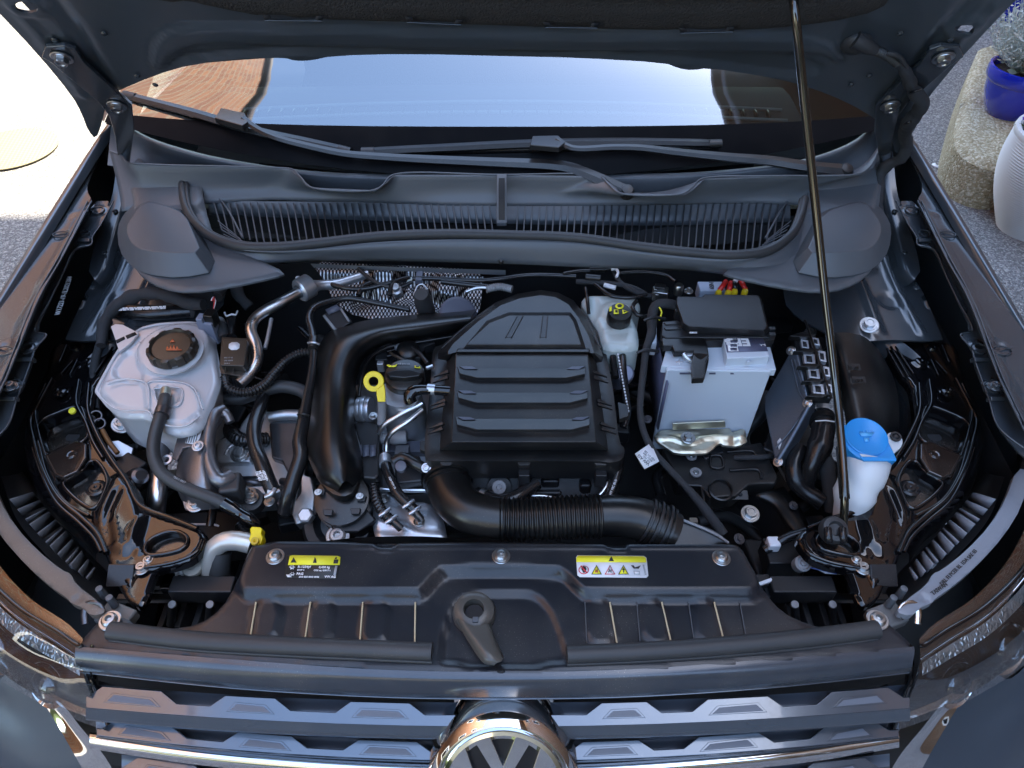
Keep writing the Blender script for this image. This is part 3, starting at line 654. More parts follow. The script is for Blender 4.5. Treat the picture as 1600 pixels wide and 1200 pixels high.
    inner_w = sheet('inner_wing', car, TP(1340,470,.93,.10,.15), [(1230,418),(1300,415),(1368,380),(1400,400),(1435,440),(1470,520),(1474,534),(1372,530),(1330,540),(1300,525),(1248,498),(1222,470)], paint_in, res=.007, thick=.004,
        feats=[('l', [(1330,410),(1352,460),(1375,520)], .006, .008), ('l', [(1382,400),(1400,450),(1440,520)], .005, .008), ('c', (1362,520), .012, .004, .008), ('c', (1390,470), .02, -.003, .01)])
    loft('wheel_arch_panel', car, [[(1252,440,.93),(1300,455,.925),(1370,505,.92),(1440,560,.90),(1480,620,.88)], [(1235,470,.88),(1285,490,.86),(1345,545,.85),(1400,610,.84),(1420,700,.82)], [(1210,480,.62),(1260,520,.60),(1300,600,.58),(1330,680,.56),(1330,800,.54)]], paint_in, n=30, sub=3)
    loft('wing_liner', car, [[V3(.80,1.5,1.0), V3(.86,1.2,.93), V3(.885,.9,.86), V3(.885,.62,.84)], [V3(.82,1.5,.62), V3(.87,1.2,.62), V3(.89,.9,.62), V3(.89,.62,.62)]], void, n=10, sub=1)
SX = 1
bolt(car, P(1358,508,.955), .011, V3(-.2,-.3,1), alus)
# stamped number on the left rail
for i, (a, b) in enumerate((((96,505),(112,456)),)):
    ptext('stamped_marking', car, 'W17221-19-1L2021384', (P(104,480,.985), V3(.25,0,1).normalized()), a, b, .0115, gprint, bold=.0002, lift=.02)

# ---- glossy front corner brackets -----------------------------------
brks = []
for SX in (1, -1):
    bpl = TP(1440,700,.885,.0,.05)
    bk = sheet('corner_bracket', car, bpl,
        [(1384,540),(1400,533),(1475,531),(1492,536),(1500,548),(1505,585),(1522,628),(1531,645),(1532,662),(1524,690),(1522,712),(1500,765),(1475,800),(1448,820),(1420,838),(1409,860),(1398,890),(1384,900),(1372,915),(1366,922),(1352,893),(1338,893),(1322,887),(1296,883),(1268,872),(1250,850),(1246,838),(1256,824),(1290,813),(1318,806),(1345,790),(1352,770),(1372,740),(1392,728),(1404,712),(1416,694),(1430,676),(1432,650),(1428,618),(1424,600),(1408,584)],
        gloss, res=.005, thick=.014, rnd=1, edge=(.007,.007), frnd=2,
        feats=[('c', (1480,612), .013, .003, .004), ('c', (1438,568), .012, .003, .005),
               ('p', [(1372,752),(1392,742),(1404,766),(1420,800),(1414,836),(1396,862),(1366,866),(1346,820),(1352,788)], .007, .020),
               ('l', [(1386,770),(1404,812),(1396,850)], -.004, .009), ('l', [(1350,812),(1362,836),(1352,862)], .003, .008)],
        holes=[[(1446,634),(1462,636),(1512,657),(1514,676),(1504,705),(1494,708),(1438,688),(1437,672)], [(1418,724),(1430,720),(1444,738),(1470,752),(1470,762),(1444,786),(1422,796),(1406,760),(1406,745)], [(1276,838),(1300,828),(1338,843),(1344,866),(1312,864),(1282,856)]], label=None)
    def pocket(name, rim, z, dep, sc, mat, dz=0):
        rp = chaikin(rim, 2); rp = [P(a[0], a[1], z(a[0], a[1]) if callable(z) else z) for a in rp]; c = sum(rp, Vector())/len(rp)
        k = len(rp); fl = [c + (p-c)*sc - V3(0,0,dep) for p in rp]
        vs = rp + [c + (p-c)*(sc+1)/2*1.0 - V3(0,0,dep*.62) for p in rp] + fl
        fs = [(q*k+i, (q+1)*k+i, (q+1)*k+(i+1) % k, q*k+(i+1) % k) for q in (0, 1) for i in range(k)]
        o = mk(name, vs, fs, gloss, bk); mk('pocket_floor', fl + [], [tuple(range(k))] if SX else [], mat, o, smooth=False)
        tube('pocket_rim', o, rp + [rp[0]], .0034, gloss, n=10, step=.006)
        return o
    zb_ = lambda u, v: PP(u, v, bpl).z + .0015
    sqf = M('dusty_gloss_floor', (.012,.012,.012), .16, coat=.8, dust=1.0, bump=(220,.25,.001))
    pocket('square_pocket', [(1446,633),(1462,635),(1513,656),(1516,676),(1505,706),(1496,710),(1437,689),(1436,672)], zb_, .024, .88, sqf)
    pocket('lower_pocket', [(1417,723),(1430,718),(1444,737),(1471,751),(1473,761),(1445,787),(1421,798),(1404,760),(1404,745)], zb_, .016, .86, sqf)
    pocket('rod_socket', [(1275,838),(1300,827),(1339,842),(1346,868),(1312,866),(1280,857)], zb_, .014, .90, sqf)
    lathe('drain_hole', bk, P(1460,683,.864), V3(0,0,1), [(.011,0),(.011,.001),(.0001,.001)], void, n=24, sx=1.1)
    frustum('middle_shelf', bk, [(1438,694),(1456,690),(1502,712),(1486,740),(1472,746),(1450,736),(1438,716)], .896, [(1432,692),(1454,686),(1508,712),(1490,746),(1472,752),(1446,740),(1432,718)], .882, M('brown_gloss', (.022,.014,.011), .12, coat=.8, dust=.3), bevel=.003, seg=3)
    lathe('spot_weld', bk, P(1460,710,.8965), V3(0,0,1), [(.009,0),(.008,.001),(.006,.0005),(.005,.0012),(.0001,.0012)], MATS['brown_gloss'], n=20)
    for off, rr, ln in ((0,.0042,[(1436,600),(1437,640),(1422,678),(1400,716),(1374,752),(1352,790),(1302,810),(1262,826)]), (0,.0036,[(1452,594),(1455,630),(1440,660),(1428,690),(1412,716)]),
                    (0,.0040,[(1494,592),(1516,634),(1526,655),(1520,690),(1508,728),(1480,778),(1442,810),(1418,834),(1404,864)]), (0,.0030,[(1514,690),(1497,744),(1470,784),(1432,806)]), (0,.0030,[(1504,600),(1519,640),(1513,676),(1500,716),(1484,752)]),
                    (0,.0022,[(1386,545),(1412,590)]), (0,.0022,[(1392,542),(1419,588)]), (0,.0022,[(1398,540),(1427,584)]), (0,.002,[(1455,562),(1466,586)]), (0,.002,[(1462,564),(1480,584)]), (0,.003,[(1472,540),(1483,566)]),
                    (0,.0030,[(1254,844),(1262,862),(1290,876),(1326,884),(1352,887)]), (0,.0030,[(1522,700),(1508,738),(1484,784),(1448,816),(1424,840),(1412,862)])):
        tube('pressed_ridge', bk, [P(u, v, zb_(u, v)+.001) for u, v in ln], rr, gloss, n=10, step=.006)
    brks.append(bk)
    lathe('rubber_plug', bk, P(1421,764,.872), V3(0,0,1), [(.016,0),(.0165,.003),(.013,.005),(.011,.003),(.009,.003),(.007,.006),(.003,.006),(.0001,.003)], rubg, n=24)
    lathe('clip_nut', bk, P(1480,614,.897), V3(.1,0,1), [(.012,0),(.011,.004),(.007,.006),(.006,.009),(.003,.009),(.0001,.006)], gloss, n=16)
    lathe('clip_nut', bk, P(1438,566,.895), V3(.1,0,1), [(.011,0),(.010,.004),(.006,.006),(.003,.006),(.0001,.004)], gloss, n=16)
    lathe('clip_nut', bk, P(1456,545,.895), V3(.1,0,1), [(.010,0),(.008,.006),(.003,.006),(.0001,.004)], gloss, n=16)
    # deep side skirt under the bracket's outer edge
    loft('bracket_flank', bk, [[(1531,650,.885),(1524,700,.880),(1500,765,.875),(1450,818,.872),(1412,860,.868)], [(1536,700,.868),(1520,750,.862),(1490,795,.858),(1452,828,.856),(1420,866,.85)], [(1528,740,.83),(1505,790,.825),(1470,825,.82),(1440,850,.82),(1420,880,.82)]], gloss, n=40, sub=4)
    # flat arm leading to the lock carrier
    arm = sheet('carrier_arm', bk, TP(1350,880,.868,0,.02), [(1325,868),(1352,884),(1372,890),(1388,902),(1382,915),(1372,938),(1352,950),(1338,938),(1330,905),(1322,890)], gloss, res=.004, thick=.01, edge=(.003,.004))
    bolt(arm, P(1348,888,.872), .0075); bolt(arm, P(1338,874,.874), .005, torx=True)
    # small square cover hanging in front
    box('sensor_cover', bk, P(1376,899,.865), V3(.020,0,0), V3(0,.014,.009), V3(0,-.006,.010), M('cover_plastic', (.018,.018,.020), .22, dust=.5), bevel=.0015)
SX = 1
# ================================================================= FRONT: cover panel, seals, grille, lamps
FZ = .905
fp = sheet('radiator_cover', car, ZP(FZ), [(402,848),(1145,852),(1160,855),(1166,868),(1184,905),(1196,925),(1222,955),(1262,974),(1300,982),(1350,972),(1372,962),(1392,975),(1428,1008),(1428,1016),(1200,1038),(980,1052),(780,1056),(590,1050),(360,1032),(118,1012),(125,1000),(150,972),(170,960),(198,965),(210,975),(262,982),(310,975),(345,950),(368,912),(385,870),(392,855)],
    plastp, res=.006, thick=.02, rnd=1, edge=(.003,.004), feats=[
    ('p', [(398,852),(585,853),(590,861),(616,861),(622,853),(944,855),(950,863),(970,863),(976,856),(1148,857),(1160,868),(1184,912),(1184,930),(1166,936),(925,936),(905,930),(885,905),(866,897),(700,896),(684,905),(664,930),(652,936),(388,936),(374,926),(374,912),(386,878)], .016, .008),
    ('l', [(392,858),(585,859),(590,866),(616,866),(622,859),(944,861),(950,868),(972,868),(978,861),(1150,862)], .003, .004),
    ('p', [(688,1012),(702,960),(716,940),(740,928),(830,926),(850,940),(864,960),(884,1016),(880,1040),(692,1040)], -.005, .005),
    ] + [('p', [(a,938),(b,938),(c,1010),(d,1010)], .0035, .0022) for a,b,c,d in ((400,443,428,390),(484,527,515,476),(567,609,604,562),(914,953,964,918),(995,1034,1052,1012),(1076,1115,1136,1094))], label='matt black panel over the radiator with ribs and warning labels')
def PF(u, v, l=0): return P(u, v, FZ+l)
for u, v in ((430,870),(783,869),(1127,872)):
    bolt(fp, PF(u, v, .0155), .0085, torx=True, name='screw')
for u, v in ((172,970),(1371,969)): bolt(fp, PF(u, v, .002), .0095, torx=True, name='screw')
# thin pale strips along the rib edges
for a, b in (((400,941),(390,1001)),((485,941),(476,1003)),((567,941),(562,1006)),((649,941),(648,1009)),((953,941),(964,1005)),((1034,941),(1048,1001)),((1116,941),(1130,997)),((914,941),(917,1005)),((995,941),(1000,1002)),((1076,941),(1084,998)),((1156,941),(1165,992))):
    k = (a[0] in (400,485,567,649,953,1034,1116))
    tube('rib_edge', fp, [PF(*a, .0030), PF(*b, .0030)], .0013 if k else .0008, M('pale_edge', (.55,.47,.30), .4) if k else plastg, n=6, caps=False)
# left label ---------------------------------------------------------
FL = (V3(0,0,FZ+.0163), V3(0,0,1))
lb = decal('warning_label', fp, FL, [(447,869),(452,867),(532,868),(527,904),(523,905),(445,903)], kprint, label='black and yellow refrigerant label')
LF = (V3(0,0,FZ+.0172), V3(0,0,1))
decal('yellow_band', lb, LF, [(450,883),(453,869),(458,868),(528,869),(532,871),(531,883)], yprint)
def tri(par, u, v, s, m, pl, name='symbol', dv=1): return decal(name, par, pl, [(u-s,v+s*.8),(u+s,v+s*.8),(u,v-s)], m, lift=.0014)
tri(lb, 459, 876, 4.6, kprint, LF); decal('symbol', lb, LF, [(489,880),(491,875),(492,871),(494,874),(495,880)], kprint, lift=.0014)
decal('symbol', lb, LF, [(521,881),(522,875),(529,875),(528,881)], kprint, lift=.0014); decal('symbol', lb, LF, [(523,874),(525,871),(527,872),(526,874)], kprint, lift=.0014)
for (u, v), sz in (((456.5,886.5),5.2),((457,897),4.6)):
    star = [(u + math.cos(math.pi*k/6)*sz*(1 if k % 2 == 0 else .5), v + math.sin(math.pi*k/6)*sz*.8*(1 if k % 2 == 0 else .5)) for k in range(12)]
    decal('snowflake', lb, LF, star, wprint); decal('snowflake', lb, LF, [(u+math.cos(a)*1.6, v+math.sin(a)*1.4) for a in (0,1.05,2.1,3.14,4.2,5.24)], kprint, lift=.0016)
decal('symbol', lb, LF, [(447,898),(453,898),(456,902),(449,902)], wprint)
def lt(s, u, v, size, m=wprint, par=None, pl=None, **k): return ptext('lettering', par or lb, s, pl or LF, (u, v), (u+10, v+.05), size, m, **k)
lt('R-1234yf', 465, 887.5, .0052, bold=.00012); lt('0,430 kg', 498, 888, .0047, bold=.00012); lt('GWP 4', 464, 892, .0034, bold=.0001); lt('CO2 eq. 0,0017 t', 490, 892.5, .0034, bold=.0001)
lt('PAG', 463, 898.5, .0052, bold=.00015); lt('5H0 820 0042 0046', 467, 902.8, .0036, bold=.0001); lt('VW AG', 507, 903, .0048, bold=.00015)
decal('barcode', lb, LF, [(524,884),(527.5,884),(524.5,899),(521,899)], gprint)
# right label ----------------------------------------------------------
rb = decal('warning_label', fp, FL, [(900,871),(902,868),(1006,869),(1010,872),(1013,900),(1010,903),(906,902),(902,899)], label, label='white and yellow hazard label')
decal('yellow_band', rb, LF, [(900.5,878.5),(900.5,871),(903,868.5),(1005,869.5),(1009,872),(1010,879)], yprint)
tri(rb, 955, 874, 4.2, kprint, LF)
for u, m1, m2 in ((932,kprint,yprint),(953,rprint,label),(974,kprint,yprint)):
    tri(rb, u, 891.5, 8.2, m1, LF)
    decal('symbol', rb, LF, [(u-6.2,897.3),(u+6.2,897.3),(u,885.6)], m2, lift=.0021)
decal('symbol', rb, LF, [(929,896),(930.5,890),(932,893),(933.5,889.5),(935,896)], oprint, lift=.0028)
decal('symbol', rb, LF, [(973,896),(973.4,892),(971.5,892),(974,888.5),(976.2,892),(975,892),(974.8,896)], kprint, lift=.0028)
for k in range(4):
    a = k*1.571+.5; decal('symbol', rb, LF, [(953,893.5),(953+math.cos(a)*3.6,893.5+math.sin(a)*3),(953+math.cos(a+.8)*3.6,893.5+math.sin(a+.8)*3)], kprint, lift=.0028)
circ = lambda u, v, s: [(u+math.cos(i*.3927)*s, v+math.sin(i*.3927)*s*.82) for i in range(16)]
decal('symbol', rb, LF, circ(912,891,8.2), rprint, lift=.0012); decal('symbol', rb, LF, circ(912,891,6.8), label, lift=.0019)
decal('symbol', rb, LF, [(908,890),(911,886),(915,887),(916,891),(914,896),(911,896)], kprint, lift=.0025); decal('symbol', rb, LF, [(906.5,886),(908,885),(917.5,896),(916,897)], rprint, lift=.003)
decal('symbol', rb, LF, [(986,884),(990,884),(992,887),(996,886),(1001,884),(998,889),(990,889)], kprint, lift=.0014)
decal('symbol', rb, LF, [(990,893),(999,893),(1000,898),(991,898)], gprint, lift=.0014); decal('symbol', rb, LF, [(991,894),(998,894),(999,897),(992,897)], label, lift=.002)
decal('barcode', rb, LF, [(1004,883),(1006.5,883),(1010,899),(1007.5,899)], gprint, lift=.0012)
# release handle --------------------------------------------------------
hd = lathe('bonnet_release', fp, PF(741,960,-.003), V3(0,-.06,1), [(.030,0),(.0305,.006),(.028,.014),(.022,.018),(.0145,.0185),(.0135,.012),(.012,-.004),(.0001,-.004)], M('handle_grey', (.07,.068,.06), .3, dust=.2), n=36, label='bonnet release lever beside its round boss')
lathe('key_hole', hd, PF(741,959,.004), V3(0,0,1), [(.0125,0),(.0125,.003),(.0001,.003)], void, n=24)
loft('lever', hd, [[PF(714,972,.008),PF(730,1000,.010),PF(757,1037,.012),PF(772,1040,.010)], [PF(716,966,.020),PF(736,998,.021),PF(762,1033,.021),PF(776,1036,.018)], [PF(740,978,.022),PF(752,1000,.024),PF(768,1024,.024),PF(784,1033,.018)], [PF(762,974,.018),PF(768,990,.019),PF(778,1014,.018),PF(786,1028,.014)], [PF(766,974,.002),PF(772,992,.002),PF(782,1014,.002),PF(788,1028,.004)]], MATS['handle_grey'], n=20, sub=4)
box('latch_tongue', hd, PF(743,969,.014), V3(.004,0,0), V3(0,.004,0), V3(0,0,.003), plastg, bevel=.001)
decal('keyhole', fp, ZP(FZ), [(777,1046),(789,1046),(789,1052),(777,1052)], void, lift=.001, rnd=1)
# hollow rubber seals ----------------------------------------------------
for pts, lab in (([(172,985,FZ+.004),(300,1000,FZ+.006),(450,1009,FZ+.007),(560,1014,FZ+.007),(675,1019,FZ+.007)], 'left one of the two bulbous seals'), ([(886,1023,FZ+.007),(1000,1018,FZ+.007),(1120,1010,FZ+.007),(1260,997,FZ+.006),(1371,983,FZ+.004)], 'right one of the two bulbous seals')):
    sl = tube('front_seal', fp, pts, .0125, rubber, n=18, flat=.9)
    tube('seal_foot', sl, [(a, b+15, z-.006) for a, b, z in pts], .0035, rubber, n=8)
# upper grille trim -------------------------------------------------------
def xs(*a): return [(u, v, z) for u, v, z in a]
gp = M('gloss_grille_paint', (.10,.125,.155), .16, .6, .8, bump=(90,.04,.002), dust=.5)
trim = loft('upper_trim', car, [
    xs((118,1010,.905),(360,1030,.905),(590,1046,.905),(783,1050,.905),(980,1046,.905),(1200,1030,.905),(1428,1010,.905)),
    xs((117,1020,.902),(360,1042,.902),(590,1058,.902),(783,1062,.902),(980,1058,.902),(1200,1042,.902),(1429,1020,.902)),
    xs((118,1036,.890),(360,1060,.889),(590,1073,.888),(783,1077,.888),(980,1073,.888),(1200,1060,.889),(1426,1037,.890)),
    xs((122,1050,.868),(360,1075,.866),(590,1089,.865),(783,1092,.865),(980,1089,.865),(1200,1075,.866),(1424,1051,.868)),
    xs((130,1049,.85),(360,1073,.85),(590,1086,.85),(783,1090,.85),(980,1086,.85),(1200,1073,.85),(1418,1049,.85))], M('gloss_trim_paint', (.050,.060,.075), .24, .3, .35, bump=(90,.05,.002), dust=.8, coatr=.12), n=70, sub=3)
gp = M('gloss_grille_paint', (.10,.125,.155), .16, .6, .8, bump=(90,.04,.002), dust=.5)
tube('trim_edge', trim, xs((122,1050,.869),(360,1075,.867),(590,1089,.866),(783,1092,.866),(980,1089,.866),(1200,1075,.867),(1424,1051,.869)), .0010, gp, n=8)
# grille bars ---------------------------------------------------------------
def vcurve(base, sag): return lambda u: base + sag*(1 - ((u-783)/650.)**2)
gback = loft('grille_backing', car, [[P(118,1052,.80), P(783,1095,.80), P(1430,1052,.80)], [V3(-.56,.50,.60), V3(0,.46,.60), V3(.56,.50,.60)], [V3(-.5,.52,.35), V3(0,.48,.35), V3(.5,.52,.35)]], void, n=20, sub=2)
def bar(name, z0, vc, crests, u0, u1, band, zb, mat=gp, pads=True, lowv=18, upv=18):
    """crenellated top (crests: (uL, uR)) and a plain lower band"""
    pl = (P(783, vc(783), z0), V3(0, -.22, 1).normalized())
    pts = []
    us = sorted(crests)
    line = []
    line.append((u0, vc(u0)+0))
    for a, b in us:
        line += [(a-24, vc(a-24)), (a, vc(a)-upv), (b, vc(b)-upv), (b+24, vc(b+24))]
    line.append((u1, vc(u1)))
    line = [p for p in line if u0 <= p[0] <= u1]
    lower = [(u, vc(u)+lowv) for u in np.linspace(u1, u0, 14)]
    t = prism(name, car, pl, line + lower, .012, mat, bevel=.0016, seg=3)
    if pads:
        for a, b in us:
            o_ = [(a+1, vc(a)+7), (a+15, vc(a)-8), (b-15, vc(b)-8), (b-1, vc(b)+7)]
            prism('pad_rim', t, (pl[0]+pl[1]*.0012, pl[1]), o_, .003, mat, bevel=.0006)
            prism('inset_pad', t, (pl[0]+pl[1]*.0017, pl[1]), [(a+7, vc(a)+5), (a+18, vc(a)-5), (b-18, vc(b)-5), (b-7, vc(b)+5)], .002, M('inset_grey', (.10,.12,.15), .4, dust=.3), bevel=.0003)
    loft('recess_panel', t, [[P(u, vc(u)-upv-2, z0-.012) for u in np.linspace(u0, u1, 12)], [P(u, vc(u)-upv+6, z0-.034) for u in np.linspace(u0, u1, 12)], [P(u, vc(u)+4, z0-.036) for u in np.linspace(u0, u1, 12)]], M('recess_grey', (.12,.15,.19), .3, .3, bump=(200,.05)), n=40, sub=1)
    r1 = [PP(u, vc(u)+lowv, pl) + V3(0,0,.0008) for u in np.linspace(u0, u1, 12)]
    r2 = [P(u, vc(u)+lowv+band*.55, z0-.012) for u in np.linspace(u0, u1, 12)]
    r3 = [P(u, vc(u)+lowv+band, zb) for u in np.linspace(u0, u1, 12)]
    r4 = [P(u, vc(u)+lowv+band-6, zb-.02) for u in np.linspace(u0, u1, 12)]
    loft('lower_band', t, [r1, r2, r3, r4], mat, n=50, sub=2)
    return t
g1 = bar('grille_bar', .848, vcurve(1088, 30), [(160,252),(352,430),(548,640),(940,1010),(1106,1200),(1300,1388)], 134, 1422, 20, .825)
g2 = bar('grille_bar', .790, vcurve(1135, 42), [(182,268),(372,456),(560,652),(910,998),(1092,1186),(1290,1366)], 150, 1405, 3, .780, lowv=13, upv=17)
chs = [(140,1146,.77),(300,1170,.768),(480,1187,.766),(650,1196,.766),(783,1199,.766),(920,1196,.766),(1100,1184,.766),(1270,1166,.768),(1405,1144,.77)]
loft('chrome_strip', car, [[(u, v-2, z) for u, v, z in chs], [(u, v+6, z+.002) for u, v, z in chs], [(u, v+16, z-.004) for u, v, z in chs], [(u, v+24, z-.015) for u, v, z in chs]], chrome, n=70, sub=3)
g3 = bar('grille_bar', .725, vcurve(1192, 42), [(215,300),(392,480),(1080,1176),(1270,1350)], 190, 1390, 20, .70)
for SX in (1, -1):
    loft('grille_frame', car, [[P(1428,1010,.90), P(1428,1050,.87), P(1418,1090,.82), P(1400,1140,.77)], [P(1420,1010,.905), P(1422,1050,.872), P(1410,1092,.822), P(1393,1142,.77)], [P(1414,1060,.84), P(1412,1075,.82), P(1400,1100,.79), P(1384,1142,.75)]], gloss, n=30, sub=3)
    # chrome blade that runs on below the lamp, then the bumper skin
    loft('chrome_blade', car, [[(1476,1092,.772),(1444,1134,.74),(1405,1182,.70),(1370,1245,.66)], [(1500,1068,.775),(1470,1115,.73),(1432,1180,.69),(1402,1240,.64)], [(1516,1074,.765),(1486,1122,.72),(1450,1184,.68),(1420,1240,.63)]], chrome, n=30, sub=4)
    bumper = loft('bumper', car, [[V3(max(-.93,min(.93,p.x)), max(p.y, .30), p.z) for p in map(W, row)] for row in [[(1545,1040,.76),(1505,1085,.73),(1470,1130,.70),(1440,1180,.67),(1400,1250,.60)], [(1580,1060,.74),(1548,1105,.70),(1520,1160,.66),(1500,1210,.62),(1470,1280,.55)], [(1640,1000,.78),(1640,1060,.72),(1622,1130,.66),(1590,1200,.58),(1560,1260,.50)], [(1700,960,.80),(1720,1040,.70),(1720,1120,.60),(1700,1200,.45),(1680,1300,.30)], [V3(.93,.80,.84),V3(.93,.84,.72),V3(.93,.86,.60),V3(.92,.86,.45),V3(.90,.84,.30)]]], M('bumper_paint', (.07,.09,.115), .42, .5, .2, bump=(400,.03), coatr=.2), n=30, sub=4)
SX = 1
loft('lower_bumper', car, [[V3(-.62,.40,.62), V3(0,.34,.62), V3(.62,.40,.62)], [V3(-.66,.38,.5), V3(0,.30,.5), V3(.66,.38,.5)], [V3(-.66,.42,.3), V3(0,.36,.28), V3(.66,.42,.3)]], plast, n=30, sub=3)
# emblem -------------------------------------------------------------------
ea = V3(0,-.85,.53).normalized()
ec = CAMP + ray(786, 1222)*.985
e1_, e2_, _ = V3(1,0,0), ea.cross(V3(1,0,0)).normalized(), 0
er = .0895
em = lathe('emblem', car, ec, ea, [(er*1.14,-.07),(er*1.13,-.012),(er*1.06,.002),(er*1.0,.006),(er*.93,.001),(er*.90,-.004)], chrome, n=64, label='large round chrome emblem standing proud of the grille')
lathe('emblem_disc', em, ec - ea*.007, ea, [(er*.93,0),(er*.93,.002),(er*.5,.004),(.0001,.005)], M('emblem_black', (.008,.009,.012), .35), n=48)
lathe('emblem_ring', em, ec, ea, [(er*.92,-.004),(er*.90,.004),(er*.84,.005),(er*.80,-.004)], chrome, n=64, cap=False)
def EMP(x, y): return ec + e1_*x*er + e2_*y*er
epl = (ec + ea*.004, ea)
for quad in ([(-.44,.78),(-.20,.86),(.08,.08),(-.08,.08)], [(.44,.78),(.20,.86),(-.08,.08),(.08,.08)],
             [(-.78,.42),(-.56,.68),(-.20,-.60),(-.38,-.72)], [(.78,.42),(.56,.68),(.20,-.60),(.38,-.72)],
             [(-.36,-.70),(-.22,-.62),(.05,-.02),(-.06,-.02)], [(.36,-.70),(.22,-.62),(-.05,-.02),(.06,-.02)]):
    prism('emblem_stroke', em, epl, [EMP(*q) + ea*.004 for q in quad], .008, chrome, bevel=.001)
# lamps ----------------------------------------------------------------------
lampg, t_, b_ = matnode('lamp_lens'); t_.nodes.remove(b_); o_ = t_.nodes['Material Output']
a_ = t_.nodes.new('ShaderNodeBsdfTransparent'); a_.inputs[0].default_value = (.80,.84,.88,1); g_ = t_.nodes.new('ShaderNodeBsdfGlossy'); g_.inputs['Roughness'].default_value = .02
f_ = t_.nodes.new('ShaderNodeFresnel'); f_.inputs[0].default_value = 1.6; m_ = t_.nodes.new('ShaderNodeMixShader'); q_ = t_.nodes.new('ShaderNodeMapRange'); q_.inputs[3].default_value = .16
t_.links.new(f_.outputs[0], q_.inputs[0]); t_.links.new(q_.outputs[0], m_.inputs[0]); t_.links.new(a_.outputs[0], m_.inputs[1]); t_.links.new(g_.outputs[0], m_.inputs[2]); t_.links.new(m_.outputs[0], o_.inputs[0])
drl, t_, b_ = matnode('light_guide'); b_.inputs['Base Color'].default_value = (.75,.72,.66,1); b_.inputs['Roughness'].default_value = .2; b_.inputs['Metallic'].default_value = .6
vn = t_.nodes.new('ShaderNodeTexVoronoi'); vn.inputs['Scale'].default_value = 130; vn.feature = 'DISTANCE_TO_EDGE'; tc_ = t_.nodes.new('ShaderNodeTexCoord'); t_.links.new(tc_.outputs['Object'], vn.inputs[0])
bp_ = t_.nodes.new('ShaderNodeBump'); bp_.inputs['Distance'].default_value = .004; t_.links.new(vn.outputs[0], bp_.inputs['Height']); t_.links.new(bp_.outputs[0], b_.inputs['Normal'])
brown = M('lamp_housing_gloss', (.018,.013,.011), .10, coat=1., dust=1.0, bump=(60,.03,.002))
